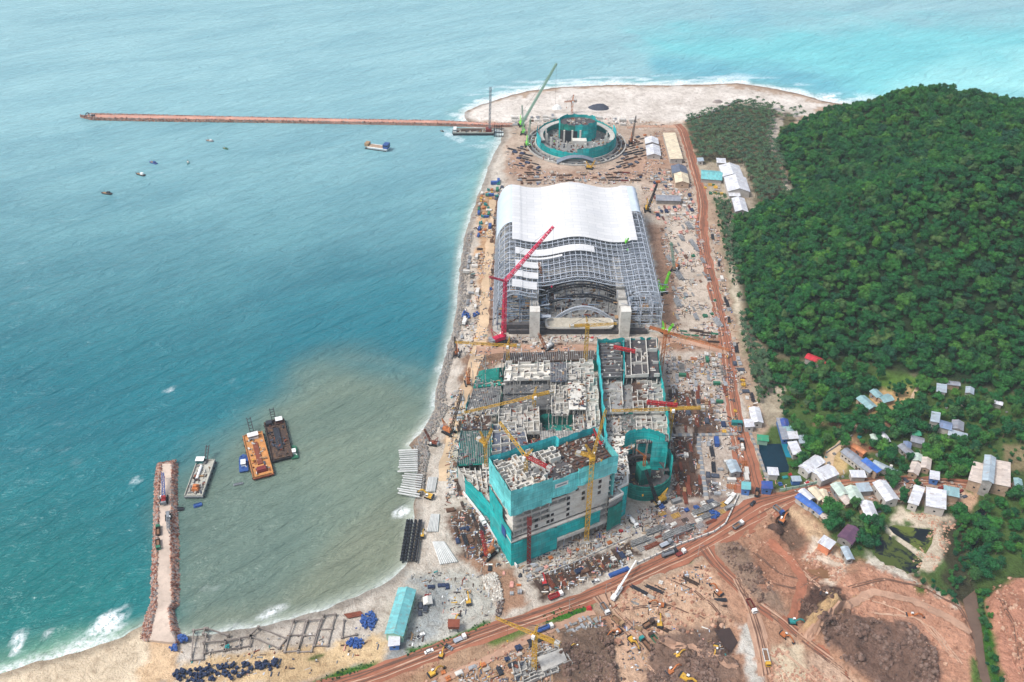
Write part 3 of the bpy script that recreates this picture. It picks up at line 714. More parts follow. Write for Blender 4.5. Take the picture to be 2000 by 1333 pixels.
H(z8(236, 808), z8(252, 862), z8(282, 852), 3.8, 'pale', 'tiny white annex touching the green meadow', style='mono')
H(z8(-2, 1062), z8(8, 1108), z8(76, 1097), 4.5, 'white', 'white hut on the lower edge of the dark pond', style='mono')
H(z8(1272, 1082), z8(1270, 1138), z8(1332, 1135), 4.5, 'white', 'white roof with blue front by the village road', 'blue', 'mono')
H(z8(1925, 1140), z8(1940, 1222), z8(1987, 1207), 4.5, 'teal', 'pale teal roof at the right end of the village road')
H(z8(1612, 1012), z8(1572, 1150), z8(1682, 1182), 8, 'tan', 'large tan roof, left wing of the big house right of the village', 'tan', 'mono')
H(z8(1700, 960), z8(1680, 1150), z8(1757, 1165), 12, 'pale', 'tall pale blue gabled hall between two big tan roofs', 'grey')
H(z8(1766, 997), z8(1762, 1177), z8(1882, 1192), 8, 'tan', 'large tan roof, right wing of the big house', 'tan', 'mono', wn=6)
# row south of the village road
H(z9(495, 190), z9(560, 275), z9(625, 250), 4.5, 'mint', 'pale green roof at the left of the row south of the road', 'grey')
H(z9(560, 285), z9(610, 340), z9(665, 318), 4, 'tan', 'tan roof behind the pale green roofs south of the road', 'tan')
H(z9(600, 212), z9(655, 312), z9(745, 300), 4.5, 'mint', 'wide mint green roof beside the trees south of the road', 'grey')
H(z9(690, 188), z9(718, 240), z9(800, 215), 4.5, 'pale', 'pale roof squeezed between mint and white roofs', 'grey', 'mono')
H(z9(825, 175), z9(925, 315), z9(1005, 280), 6, 'white', 'big white roof with curved front edge south of the road', **W_)
H(z9(1150, 195), z9(1100, 325), z9(1170, 345), 5.5, 'white', 'white slanted warehouse roof with a dark gap on its right', style='mono', **W_)
H(z9(1245, 213), z9(1240, 350), z9(1380, 373), 6, 'white', 'big square white warehouse roof south of the road', style='mono', **W_)
H(z9(1378, 205), z9(1383, 262), z9(1487, 262), 5.5, 'teal', 'pale teal roof right of the big square white roof', 'tan', 'mono')
H(z9(245, 240), z9(318, 308), z9(360, 290), 4, 'white', 'white roof behind the striped blue roofs')
H(z9(322, 225), z9(400, 308), z9(450, 288), 4, 'cream', 'cream roof in the middle of the row near the junction')
H(z9(402, 232), z9(432, 318), z9(478, 308), 4, 'cream', 'short cream roof with tree shade on its corner', 'tan')
H(z9(218, 287), z9(318, 357), z9(352, 327), 4, 'blue', 'blue striped roof nearest the road junction')
H(z9(322, 352), z9(402, 417), z9(436, 395), 4, 'blue', 'blue striped roof, lower one of the two', 'white')
H(z9(405, 425), z9(470, 485), z9(495, 462), 3.5, 'tan', 'small tan roof under the lower blue striped roof', 'tan')
H(z9(720, 325), z9(768, 440), z9(840, 395), 5.5, 'white', 'white roofed house with a long tan wall beside the row of dense trees', 'tan')
H(z9(625, 503), z9(550, 590), z9(640, 662), 5, 'purple', 'dark purple roofed hall beside the ponds', 'grey', wn=5)
H(z9(440, 592), z9(397, 640), z9(478, 690), 6, 'white', 'white flat roofed house with an orange wall at the edge of the excavation', 'orange', 'mono', .2)
H(z9(575, 680), z9(620, 770), z9(655, 742), 4, 'pale', 'small pale grey hut below the purple roof', 'grey')
# north end, beside the palms
H(z2(480, 930), z2(480, 997), z2(637, 990), 4, 'aqua', 'turquoise roofed shed beside the haul road', name='shed', cat='shed')
H(z2(620, 897), z2(650, 980), z2(802, 977), 6, 'white', 'white warehouse by the palm grove, farthest of the row', style='gable', **W_)
H(z2(660, 987), z2(690, 1095), z2(857, 1098), 6, 'white', 'largest white warehouse in the row by the palm grove', **W_)
H(z2(690, 1104), z2(700, 1132), z2(782, 1132), 4, 'white', 'small white hut between two white warehouses', style='mono')
H(z2(720, 1152), z2(748, 1253), z2(842, 1255), 5, 'white', 'white warehouse by the palm grove, nearest of the row', **W_)
H(z2(600, 845), z2(605, 872), z2(668, 870), 4, 'white', 'small white roof behind the turquoise shed', style='mono')
H(z2(448, 838), z2(455, 862), z2(495, 862), 4, 'pale', 'tiny pale cabin by the haul road and palm grove', style='mono', name='site_cabin', cat='cabin')
S_ = dict(cat='shed', name='site_shed')
H(z2(40, 680), z2(45, 724), z2(142, 720), 4, 'white', 'white roofed site office right of the theatre, farther one', **S_)
H(z2(48, 742), z2(58, 815), z2(160, 815), 4, 'white', 'white roofed site office right of the theatre, nearer one', **S_)
H(z2(183, 642), z2(238, 842), z2(330, 838), 5, 'cream', 'long cream flat roofed block beside the haul road', 'white', 'mono', .2, wn=8, **S_)
H(z2(245, 900), z2(258, 955), z2(370, 955), 5, 'slate', 'dark roofed workshop beside the haul road', 'grey', **S_)
H(z2(268, 960), z2(280, 1030), z2(382, 1030), 5, 'cream', 'workshop with cream and brown roof beside the haul road', 'tan', **S_)
H(z2(125, 1125), z2(130, 1165), z2(318, 1185), 4, 'grey', 'long grey shed behind the right side of the hall', 'grey', **S_)
H(z6(855, 590), z6(882, 700), z6(957, 697), 5, 'white', 'long white shed right of the haul road above the junction', **S_)
H(z6(815, 682), z6(827, 735), z6(887, 735), 4.5, 'white', 'square white shed in front of the long white shed', style='mono', **S_)
H(z6(675, 1007), z6(715, 1093), z6(787, 1085), 5, 'pale', 'pale grey shed in the yard left of the haul road', 'grey', **S_)
H(z6(920, 805), z6(922, 838), z6(998, 832), 4, 'green', 'bright green canopy behind the dark pond', 'green', 'mono', name='canopy', cat='canopy')
H(z6(800, 1170), z6(800, 1220), z6(858, 1215), 5, 'aqua', 'turquoise gate house on the left of the road junction', 'blue', 'mono', name='gate_house', cat='gate house')
H(z6(955, 1165), z6(960, 1215), z6(1030, 1215), 5, 'deepblue', 'blue gate house on the right of the road junction', 'blue', 'mono', name='gate_house', cat='gate house')
H(z6(1185, 1130), z6(1195, 1158), z6(1255, 1155), 4, 'pale', 'small pale cabin beside the red scrap heap at the junction', 'blue', 'mono', name='site_cabin', cat='cabin')
H(z4(318, 600), z4(215, 948), z4(345, 962), 6, 'aqua', 'long turquoise roofed shed on the beach yard', 'green', name='shed', cat='shed', wn=8)
H(z4(245, 960), z4(240, 1045), z4(315, 1048), 4, 'white', 'small white and blue stall below the long turquoise shed', 'blue', 'mono', name='shed', cat='shed')
# ================================================================== trees, palms, undergrowth
def leaf_mat(name, cols):
    k = NT(name); oi = k.n('ShaderNodeObjectInfo').outputs['Random']; p = k.pos()
    r = k.n('ShaderNodeValToRGB'); k.l(oi, r.inputs[0])
    e = r.color_ramp.elements
    e[0].position = 0; e[0].color = (*lin(cols[0]), 1); e[1].position = 1; e[1].color = (*lin(cols[-1]), 1)
    for i, c in enumerate(cols[1:-1]): q = e.new((i + 1) / (len(cols) - 1)); q.color = (*lin(c), 1)
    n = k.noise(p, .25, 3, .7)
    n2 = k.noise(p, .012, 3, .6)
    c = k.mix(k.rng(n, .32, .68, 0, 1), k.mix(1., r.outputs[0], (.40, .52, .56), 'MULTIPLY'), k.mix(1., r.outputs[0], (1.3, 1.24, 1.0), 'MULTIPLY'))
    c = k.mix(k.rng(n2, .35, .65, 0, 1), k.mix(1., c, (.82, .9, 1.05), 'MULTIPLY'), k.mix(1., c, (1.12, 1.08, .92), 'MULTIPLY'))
    k.base(c); k.b.inputs['Roughness'].default_value = .7; k.b.inputs['Specular IOR Level'].default_value = .2
    return k.m
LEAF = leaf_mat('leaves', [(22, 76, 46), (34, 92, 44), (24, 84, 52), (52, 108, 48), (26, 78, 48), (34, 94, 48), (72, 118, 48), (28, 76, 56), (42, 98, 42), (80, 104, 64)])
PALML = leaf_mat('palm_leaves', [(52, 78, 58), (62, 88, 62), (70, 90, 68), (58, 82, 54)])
BARK = mat('bark', (104, 88, 72))

def leafy(seed, R, Hh, n, clumps, leaf):
    rr = random.Random(seed); b = MB()
    cl = [(0, 0, Hh * .62, R * .62, Hh * .36)]
    for i in range(clumps):
        t = rr.uniform(0, 6.283); q = R * rr.uniform(.35, .72)
        cl.append((math.cos(t) * q, math.sin(t) * q, Hh * rr.uniform(.34, .92), R * rr.uniform(.2, .46), Hh * rr.uniform(.10, .26)))
    # dark inner volume of each clump
    for (x, y, z, a, c) in cl:
        o = len(b.v); m = 6
        ring = []
        for lv, s in ((-.7, .6), (0, .85), (.6, .65)):
            for j in range(m):
                t = 6.283 * j / m + lv; ring.append((x + math.cos(t) * a * s * .85, y + math.sin(t) * a * s * .85, z + c * lv * .85))
        vs = ring + [(x, y, z - c * .8), (x, y, z + c * .8)]
        fs = [(l * m + j, l * m + (j + 1) % m, (l + 1) * m + (j + 1) % m, (l + 1) * m + j) for l in range(2) for j in range(m)]
        fs += [((j + 1) % m, j, 3 * m) for j in range(m)] + [(2 * m + j, 2 * m + (j + 1) % m, 3 * m + 1) for j in range(m)]
        b.add(vs, fs)
    for i in range(n):
        x, y, z, a, c = rr.choice(cl)
        t = rr.uniform(0, 6.283); w = rr.uniform(-.55, 1); s = math.sqrt(1 - w * w)
        k = rr.uniform(.85, 1.12)
        nrm = Vector((s * math.cos(t), s * math.sin(t), w * 1.1))
        p = Vector((x + a * k * s * math.cos(t), y + a * k * s * math.sin(t), z + c * k * w))
        nrm = (nrm + Vector((rr.gauss(0, .5), rr.gauss(0, .5), rr.gauss(.25, .5)))).normalized()
        u = nrm.cross(Vector((rr.gauss(0, 1), rr.gauss(0, 1), rr.gauss(0, 1)))).normalized(); v = nrm.cross(u)
        l = leaf * rr.uniform(.6, 1.3); g = l * rr.uniform(.5, .9)
        b.add([p - u * l - v * g * .3, p - v * g, p + u * l, p + v * g], [(0, 1, 2, 3)])
    return b

def trunk(hh, r0, seed, limbs=4, R=2.5):
    rr = random.Random(seed); b = MB()
    q = Vector((rr.uniform(-.3, .3), rr.uniform(-.3, .3), hh * .55))
    b.tube((0, 0, -.6), q, r0, 6, r0 * .7); b.tube(q, (q.x * 1.5, q.y * 1.5, hh * .8), r0 * .7, 5, r0 * .3)
    for i in range(limbs):
        t = rr.uniform(0, 6.283); b.tube(q * rr.uniform(.7, 1), (math.cos(t) * R * .6, math.sin(t) * R * .6, hh * rr.uniform(.7, .9)), r0 * .4, 4, r0 * .12)
    return b

def palm_crown(seed):
    rr = random.Random(seed); b = MB(); hh = 8
    for i in range(15):
        t = 6.283 * i / 15 + rr.uniform(-.2, .2); L = rr.uniform(2.6, 3.6); el = rr.uniform(.1, .9)
        pr = None
        for k in range(5):
            f = k / 4; r = L * f * math.cos(el * .5); z = hh + math.sin(el) * L * f - 1.5 * f * f * (1.2)
            w = .55 * math.sin(math.pi * min(.98, f * .85 + .13))
            c = Vector((math.cos(t) * r, math.sin(t) * r, z)); s = Vector((-math.sin(t), math.cos(t), -.25)) * w; s2 = Vector((math.sin(t), -math.cos(t), -.25)) * w
            cur = (c + s, c, c + s2)
            if pr: b.add([pr[0], pr[1], cur[1], cur[0], pr[2], cur[2]], [(0, 1, 2, 3), (1, 4, 5, 2)])
            pr = cur
    for j in range(5): b.tube((0, 0, hh - .5), (rr.uniform(-.5, .5), rr.uniform(-.5, .5), hh - .9), .22, 5, .1)
    return b

PROTO = []
for s, (R, Hh, n, c) in enumerate([(4.6, 9, 620, 9), (5.6, 8.0, 720, 12), (3.4, 10.5, 480, 6), (4.2, 7.5, 560, 7), (6.0, 9.5, 820, 14), (2.8, 8.5, 400, 4), (4.8, 11, 700, 10)]):
    t = thing('tree', (0, 0, -50), 'x', 'tree')
    leafy(s + 1, R, Hh, n, c, .5).build('crown', LEAF, t); trunk(Hh, .32, s, 4, R).build('trunk', BARK, t)
    PROTO.append(t)
PALM = []
for s in range(3):
    t = thing('palm_tree', (0, 0, -50), 'x', 'palm')
    palm_crown(s).build('crown', PALML, t)
    b = MB(); b.tube((0, 0, -.4), (.25, .1, 4), .2, 6, .15); b.tube((.25, .1, 4), (.1, 0, 8), .15, 6, .12); b.build('trunk', BARK, t)
    PALM.append(t)

def clear_of_houses(x, y, pad=0):
    for ox, oy, ex, ey, hl, hw in FOOT:
        dx, dy = x - ox, y - oy
        if abs(dx * ex + dy * ey) < hl + pad and abs(-dx * ey + dy * ex) < hw + pad: return False
    return True

def scatter(poly_px, step, seed, jitter=.45):
    W = wpoly(poly_px); rr = random.Random(seed); w = np.array(W); out = []
    xs = np.arange(w[:, 0].min(), w[:, 0].max() + step, step); ys = np.arange(w[:, 1].min(), w[:, 1].max() + step, step * .87)
    pts = []
    for j, y in enumerate(ys):
        for x in xs: pts.append((x + (j % 2) * step / 2 + rr.uniform(-jitter, jitter) * step, y + rr.uniform(-jitter, jitter) * step))
    a = np.array(pts); keep = inside(a[:, 0], a[:, 1], W)
    return a[keep]

# --- the wooded hill
hp = scatter(HILL, 5.3, 5)
hz_ = hill_h(hp[:, 0], hp[:, 1]); u_, v_ = proj(hp[:, 0], hp[:, 1], hz_ + 8)
ok = (u_ < 2080) & (v_ > 120) & (sdist(hp[:, 0], hp[:, 1], HILL_W) > 1)
hp, hz_ = hp[ok], hz_[ok]
TREES = [(x, y, GZ + h, 'hill') for (x, y), h in zip(hp, hz_)]
VILLAGE = [('grove edge', [(1492, 702), (1560, 708), (1640, 708), (1700, 730), (1690, 765), (1668, 800), (1640, 818), (1560, 800), (1515, 765)], 7.5), ('upper village', [(1800, 748), (2100, 790), (2100, 870), (1960, 872), (1900, 890), (1800, 835), (1790, 790)], 8),
           ('village centre', [(1690, 825), (1800, 818), (1880, 880), (1880, 935), (1830, 950), (1770, 932), (1700, 890), (1680, 860)], 8), ('right bank', [(1925, 962), (2100, 950), (2100, 1130), (1970, 1115), (1920, 1145), (1888, 1175), (1868, 1140), (1882, 1060), (1866, 1005), (1905, 990)], 8),
           ('pond bank', [(1690, 992), (1738, 975), (1735, 1020), (1715, 1075), (1672, 1090), (1682, 1040)], 7), ('meadow edge', [(1560, 885), (1612, 868), (1600, 905), (1566, 925)], 7), ('roof row', [(1565, 985), (1600, 965), (1660, 975), (1690, 1000), (1660, 1030), (1625, 1040), (1590, 1015)], 8),
           ('road bend', [(1738, 932), (1798, 940), (1795, 985), (1745, 990), (1725, 965)], 7.5), ('tall house', [(1870, 895), (1900, 880), (1895, 930), (1860, 945)], 8), ('gardens', [(1500, 800), (1560, 812), (1560, 840), (1640, 815), (1690, 800), (1790, 800), (1790, 830), (1890, 880), (1890, 935), (1800, 935), (1700, 915), (1660, 870), (1600, 925), (1560, 950)], 8.5), ('low yards', [(1570, 965), (1880, 985), (1875, 1005), (1740, 1000), (1690, 1085), (1660, 1060), (1600, 1020)], 8), ('clearing', [(1680, 765), (1700, 735), (1790, 765), (1785, 815), (1690, 815)], 10)]
for k, (zone, poly, st) in enumerate(VILLAGE):
    for x, y in scatter(poly, st, 30 + k):
        if clear_of_houses(x, y, 1.0): TREES.append((x, y, gz(x, y), zone))
LABELS = {'hill': ('broadleaf tree in the dense forest on the hillside', 'hill forest trees'), 'grove edge': ('tree at the village edge below the two red roofs', 'trees below the red roofs'), 'upper village': ('tree among the houses at the foot of the wooded hill', 'upper village trees'),
          'village centre': ('round tree in the clump behind the long grey block', 'village centre trees'), 'right bank': ('big tree on the dark bank below the big tan house', 'right bank trees'), 'pond bank': ('dense tree between the purple roof and the ponds', 'pond bank trees'),
          'gardens': ('tree in the gardens between the village houses and lane', 'garden trees'), 'low yards': ('tree in the yards behind the roofs south of the village road', 'yard trees'), 'clearing': ('tree around the sandy clearing with pale teal roofs', 'clearing trees'), 'meadow edge': ('tree on the meadow edge above the white warehouses', 'meadow trees'), 'roof row': ('tree in the yards of the roofs near the junction', 'roof row trees'), 'road bend': ('tall tree beside the village road between white roofs', 'road bend trees'), 'tall house': ('tree left of the big tan house', 'tall house trees')}
TREES.sort(key=lambda t: (t[3] == 'hill', t[0] ** 2 + t[1] ** 2 + (HC - t[2]) ** 2))
MASS = TREES[296:]
rr = random.Random(3)
for i, (x, y, z, zone) in enumerate(TREES[:296]):
    lab, grp = LABELS[zone]; s = rr.uniform(.55, 1.3) if zone == 'hill' else rr.uniform(.55, 1.15)
    src = PROTO[i % 7]
    if i < 7: t = src; t.location = (x, y, z); t['label'] = lab; t['group'] = grp; t.scale = (s, s, s * rr.uniform(.85, 1.1)); t.rotation_euler.z = rr.uniform(0, 6.28)
    else: clone(src, (x, y, z), rr.uniform(0, 6.28), (s, s, s * rr.uniform(.85, 1.1)), lab, grp)

def instanced_mass(name, pts, protos, seed, smin, smax, label=None):
    """one object: many copies of the crowns of the trees standing next to it"""
    rr = random.Random(seed); me = bpy.data.meshes.new(name)
    me.from_pydata([(x, y, z) for x, y, z in pts], [], [])
    for nm, typ, vals in (('kind_id', 'INT', [rr.randrange(len(protos)) for _ in pts]), ('size', 'FLOAT', [rr.uniform(smin, smax) for _ in pts]), ('turn', 'FLOAT', [rr.uniform(0, 6.28) for _ in pts])):
        a = me.attributes.new(nm, typ, 'POINT'); a.data.foreach_set('value', vals)
    o = bpy.data.objects.new(name, me); COL.objects.link(o); o['kind'] = 'stuff'
    if label: o['label'] = label
    g = bpy.data.node_groups.new(name, 'GeometryNodeTree')
    g.interface.new_socket('Geometry', in_out='INPUT', socket_type='NodeSocketGeometry'); g.interface.new_socket('Geometry', in_out='OUTPUT', socket_type='NodeSocketGeometry')
    gi, go = g.nodes.new('NodeGroupInput'), g.nodes.new('NodeGroupOutput'); jn = g.nodes.new('GeometryNodeJoinGeometry')
    def attr(nm, typ):
        n = g.nodes.new('GeometryNodeInputNamedAttribute'); n.data_type = typ; n.inputs['Name'].default_value = nm; return n.outputs['Attribute']
    kid, sz, tn = attr('kind_id', 'INT'), attr('size', 'FLOAT'), attr('turn', 'FLOAT')
    cx = g.nodes.new('ShaderNodeCombineXYZ'); g.links.new(tn, cx.inputs['Z'])
    for i, p in enumerate(protos):
        cp = g.nodes.new('FunctionNodeCompare'); cp.data_type = 'INT'; cp.operation = 'EQUAL'
        A = [q for q in cp.inputs if q.type == 'INT']; g.links.new(kid, A[0]); A[1].default_value = i
        ob = g.nodes.new('GeometryNodeObjectInfo'); ob.inputs['Object'].default_value = p; ob.inputs['As Instance'].default_value = True; ob.transform_space = 'ORIGINAL'
        ip = g.nodes.new('GeometryNodeInstanceOnPoints')
        g.links.new(gi.outputs[0], ip.inputs['Points']); g.links.new(cp.outputs[0], ip.inputs['Selection']); g.links.new(ob.outputs['Geometry'], ip.inputs['Instance'])
        g.links.new(cx.outputs[0], ip.inputs['Rotation']); g.links.new(sz, ip.inputs['Scale']); g.links.new(ip.outputs[0], jn.inputs[0])
    g.links.new(jn.outputs[0], go.inputs[0])
    md = o.modifiers.new('scatter', 'NODES'); md.node_group = g
    return o
crowns = [[c for c in t.children if c.name.startswith('crown')][0] for t in PROTO]
instanced_mass('forest', [(x, y, z) for x, y, z, _ in MASS], crowns, 9, .42, 1.18)
low = scatter(HILL, 8.0, 66); lz = hill_h(low[:, 0], low[:, 1]); lu, lv = proj(low[:, 0], low[:, 1], lz)
instanced_mass('undergrowth', [(x, y, GZ + h - 1.5) for (x, y), h, q in zip(low, lz, lu) if q < 2080], crowns, 19, .4, .6)

# --- palms
PZ = [('grove', [(1338, 238), (1400, 220), (1440, 206), (1500, 214), (1512, 240), (1506, 275), (1528, 320), (1534, 380), (1492, 404), (1478, 398), (1452, 330), (1400, 312), (1368, 322), (1352, 300)], 4.6), ('sand', [(1440, 205), (1480, 202), (1568, 222), (1570, 238), (1530, 245), (1505, 225)], 8.0),
      ('strip', [(1392, 388), (1428, 400), (1430, 430), (1438, 500), (1444, 560), (1432, 560), (1418, 520), (1405, 450)], 5.0), ('bank', [(1440, 560), (1452, 640), (1490, 700), (1505, 770), (1480, 790), (1462, 720), (1448, 650)], 3.9), ('lower', [(1500, 770), (1540, 760), (1590, 790), (1560, 815), (1520, 800)], 8)]
PL = {'grove': ('grey green palm in the dense grove behind the white warehouses', 'palm grove'), 'sand': ('lone palm on the pale sand beyond the grove', 'palms on the sand'), 'strip': ('palm in the narrow strip between haul road and sandy lane', 'palms beside the haul road'),
      'bank': ('palm on the sandy bank right of the haul road', 'bank palms'), 'lower': ('palm below the sandy bank near the village', 'lower palms')}
pp = []
for k, (zone, poly, st) in enumerate(PZ):
    for x, y in scatter(poly, st, 50 + k):
        if clear_of_houses(x, y, 1.5): pp.append((x, y, GZ, zone))
pp.sort(key=lambda t: t[1])
rr = random.Random(8)
for i, (x, y, z, zone) in enumerate(pp[:298]):
    lab, grp = PL[zone]; s = rr.uniform(.7, 1.05)
    if i < 3: t = PALM[i]; t.location = (x, y, z); t['label'] = lab; t['group'] = grp; t.scale = (s, s, s)
    else: clone(PALM[i % 3], (x, y, z), rr.uniform(0, 6.28), s, lab, grp)
pcrowns = [[c for c in t.children if c.name.startswith('crown')][0] for t in PALM]
if len(pp) > 298: instanced_mass('far_palm_grove', [(x, y, z) for x, y, z, _ in pp[298:]], pcrowns, 10, .7, 1.05)
print('trees', len(TREES), 'palms', len(pp))

# --- scrub and grass verges: leafy ground cover
def verge(name, polys, step, seed, smin, smax):
    pts = []
    for k, p in enumerate(polys):
        for x, y in scatter(p, step, seed + k):
            if clear_of_houses(x, y, .5): pts.append((x, y, gz(x, y) - .4))
    instanced_mass(name, pts, crowns, seed, smin, smax)
verge('grass', [p for p, c, s in GREEN[:3]], 1.7, 90, .06, .13)
verge('roadside_scrub', [PZ[2][1], PZ[3][1], [(1500, 700), (1540, 760), (1560, 800), (1520, 800), (1490, 740)]], 4.2, 170, .16, .36)
verge('stream_bushes', [GREEN[8][0], [(1868, 1010), (1890, 1000), (1900, 1100), (1870, 1170), (1850, 1140)], [(1760, 1105), (1830, 1140), (1875, 1178), (1860, 1182), (1780, 1130)]], 4.0, 130, .25, .5)
verge('village_scrub', [[(1500, 700), (1700, 735), (1800, 745), (2050, 790), (2050, 940), (1890, 930), (1780, 920), (1660, 845), (1640, 825), (1530, 800)], [(1565, 975), (1700, 985), (1730, 1030), (1680, 1090), (1600, 1020)]], 6.5, 150, .18, .38)
# ================================================================== materials of the building site
def net_mat(name, c, fade=.3, dirt=(150, 170, 165)):
    k = NT(name); p = k.pos(); c = lin(c)
    n = k.noise(p, .09, 4, .65, .6); n2 = k.noise(k.mapping(p, scale=(.7, .7, .09)), 1.0, 4, .6)
    col = k.mix(k.rng(n, .3, .7, 0, 1), tuple(x * .72 for x in c), tuple(min(.9, x * 1.28) for x in c))
    col = k.mix(k.rng(n2, .4, .7, 0, .45), col, tuple(x * .55 for x in c))
    sx = k.n('ShaderNodeSeparateXYZ'); k.l(p, sx.inputs[0])
    lift = k.math('FRACT', k.math('MULTIPLY', sx.outputs['Z'], 1 / 3.8))
    col = k.mix(k.rng(lift, 0, .07, .55, 0), col, lin(dirt))
    cv = k.n('ShaderNodeCombineXYZ'); k.l(k.math('ADD', k.math('MULTIPLY', sx.outputs['X'], .85), k.math('MULTIPLY', sx.outputs['Y'], .62)), cv.inputs[0]); k.l(k.math('ADD', sx.outputs['Z'], k.math('MULTIPLY', n, 1.4)), cv.inputs[1])
    br = k.n('ShaderNodeTexBrick'); k.l(cv.outputs[0], br.inputs['Vector'])
    for nm_, v_ in (('Scale', 1.0), ('Mortar Size', .09), ('Brick Width', 5.6), ('Row Height', 3.8), ('Color1', (.72, .76, .76, 1)), ('Color2', (1.16, 1.12, 1.10, 1)), ('Mortar', (.5, .52, .52, 1))): br.inputs[nm_].default_value = v_
    col = k.mix(1.0, col, br.outputs[0], 'MULTIPLY')
    d = k.noise(p, .05, 4, .7)
    col = k.mix(k.rng(d, .52, .68, 0, fade), col, lin(dirt))
    k.base(col); k.b.inputs['Roughness'].default_value = .8; k.b.inputs['Specular IOR Level'].default_value = .2
    k.bump(n2, .6, .6)
    MATS[name] = k.m
    return k.m
NET = net_mat('teal_net', (30, 176, 174), .18); NETL = net_mat('pale_teal_net', (110, 206, 206), .2, (170, 216, 212)); NETD = net_mat('dark_green_net', (30, 128, 116), .25, (70, 120, 110)); NETC = net_mat('cyan_net', (60, 190, 196), .1)
CONC = mat('concrete', (176, 172, 164), var=.2, scale=.12, dirt=(112, 104, 96), rnd=.06); CONCW = mat('white_concrete', (206, 202, 192), var=.14, scale=.15, dirt=(150, 138, 124), rnd=.05); CONCG = mat('grey_concrete', (136, 136, 134), var=.25, scale=.14, dirt=(84, 80, 78), rnd=.06)
DECKD = mat('dark_deck', (74, 72, 74), var=.35, scale=.2, dirt=(110, 96, 86), rnd=.05); DECKB = mat('brown_deck', (86, 66, 56), var=.35, scale=.22, dirt=(50, 44, 42), rnd=.05); DECKS = mat('slate_deck', (88, 94, 108), var=.25, scale=.2, rnd=.05)
STEEL = mat('galvanised_steel', (176, 182, 190), rough=.5, metal=.0, var=.15, rnd=.06); STEELD = mat('dark_steel', (44, 46, 52), rough=.5, var=.2); STEELB = mat('blue_grey_steel', (116, 134, 154), rough=.5, var=.18)
WHITE = mat('white_sheet', (204, 203, 201), var=.05, scale=.05, rnd=.0, dirt=(196, 196, 198), dirtf=.35)
def seamed(m):
    k = m.node_tree; bs = [n for n in k.nodes if n.type == 'BSDF_PRINCIPLED'][0]; src = bs.inputs['Base Color'].links[0].from_socket
    g = k.nodes.new('ShaderNodeNewGeometry'); w = k.nodes.new('ShaderNodeTexBrick'); k.links.new(g.outputs['Position'], w.inputs['Vector'])
    w.inputs['Scale'].default_value = .1; w.inputs['Mortar Size'].default_value = .012; w.inputs['Brick Width'].default_value = 1.2; w.inputs['Row Height'].default_value = .45
    for i, c in (('Color1', (1, 1, 1, 1)), ('Color2', (.9, .91, .92, 1)), ('Mortar', (.66, .68, .7, 1))): w.inputs[i].default_value = c
    mx = k.nodes.new('ShaderNodeMix'); mx.data_type = 'RGBA'; mx.blend_type = 'MULTIPLY'; mx.inputs[0].default_value = 1; k.links.new(src, mx.inputs[6]); k.links.new(w.outputs[0], mx.inputs[7]); k.links.new(mx.outputs[2], bs.inputs['Base Color'])
seamed(WHITE)
MEMB = mat('pale_membrane', (186, 196, 206), var=.1, scale=.1, rnd=0)
RUST = mat('rust', (122, 66, 48)); BLACK = mat('black_rubber', (30, 30, 32)); RED_ = mat('red_paint', (170, 44, 48), var=.2, rough=.6, dirt=(110, 70, 60)); YEL = mat('crane_yellow', (200, 156, 56), var=.18, rough=.6, dirt=(120, 92, 62), dirtf=.6); ORN = mat('crane_orange', (180, 108, 62), var=.2, rough=.6, dirt=(104, 78, 62), dirtf=.6)
LIME = mat('lime_paint', (120, 214, 60), var=.1, rough=.5); TEALP = mat('teal_paint', (40, 124, 122), var=.12, rough=.5); BLUEP = mat('blue_paint', (50, 82, 140), var=.22, rough=.5); GREENP = mat('green_paint', (46, 106, 80), var=.15, rough=.5); WHT = mat('white_paint', (222, 222, 218), var=.06, rough=.45, dirt=(160, 140, 120), dirtf=.4)
GREY = mat('grey_paint', (124, 128, 132), var=.12); PINK_ = mat('crawler_red', (206, 40, 78), var=.1, rough=.5); PALEG = mat('pale_green_paint', (158, 190, 170), var=.1); MAROON = mat('maroon', (112, 46, 44)); TIMBER = mat('timber', (150, 122, 92), var=.3); DARKW = mat('dark_timber', (72, 56, 48), var=.35)
SLATE = mat('tarp_slate', (66, 72, 84), var=.3); NAVY = mat('navy', (40, 52, 78), var=.3); SANDM = mat('pale_rubble', (168, 158, 146), var=.25)

def xy(u, v, z): p = at(u, v, z); return (p.x, p.y)
def Q(pts, z): return [xy(u, v, z) for u, v in pts]
def lerp2(a, b, t): return (a[0] + (b[0] - a[0]) * t, a[1] + (b[1] - a[1]) * t)
def quad_pt(q, s, t): return lerp2(lerp2(q[0], q[1], s), lerp2(q[3], q[2], s), t)

def rooms(b, q, z, nx, ny, rr, h=(1.2, 2.8), t=.3, keep=.7):
    """a maze of freshly cast walls over a quad"""
    for i in range(nx + 1):
        for j in range(ny):
            if rr.random() < keep: b.wall(quad_pt(q, i / nx, j / ny), quad_pt(q, i / nx, (j + 1) / ny), z, z + rr.uniform(*h), t)
    for j in range(ny + 1):
        for i in range(nx):
            if rr.random() < keep: b.wall(quad_pt(q, i / nx, j / ny), quad_pt(q, (i + 1) / nx, j / ny), z, z + rr.uniform(*h) + .02, t * .93)

def ribs(b, q, z, n, h=.5, w=.35, along=0):
    for i in range(n + 1):
        s = i / n
        a, c = (quad_pt(q, s, .02), quad_pt(q, s, .98)) if along == 0 else (quad_pt(q, .02, s), quad_pt(q, .98, s))
        b.wall(a, c, z, z + h, w)

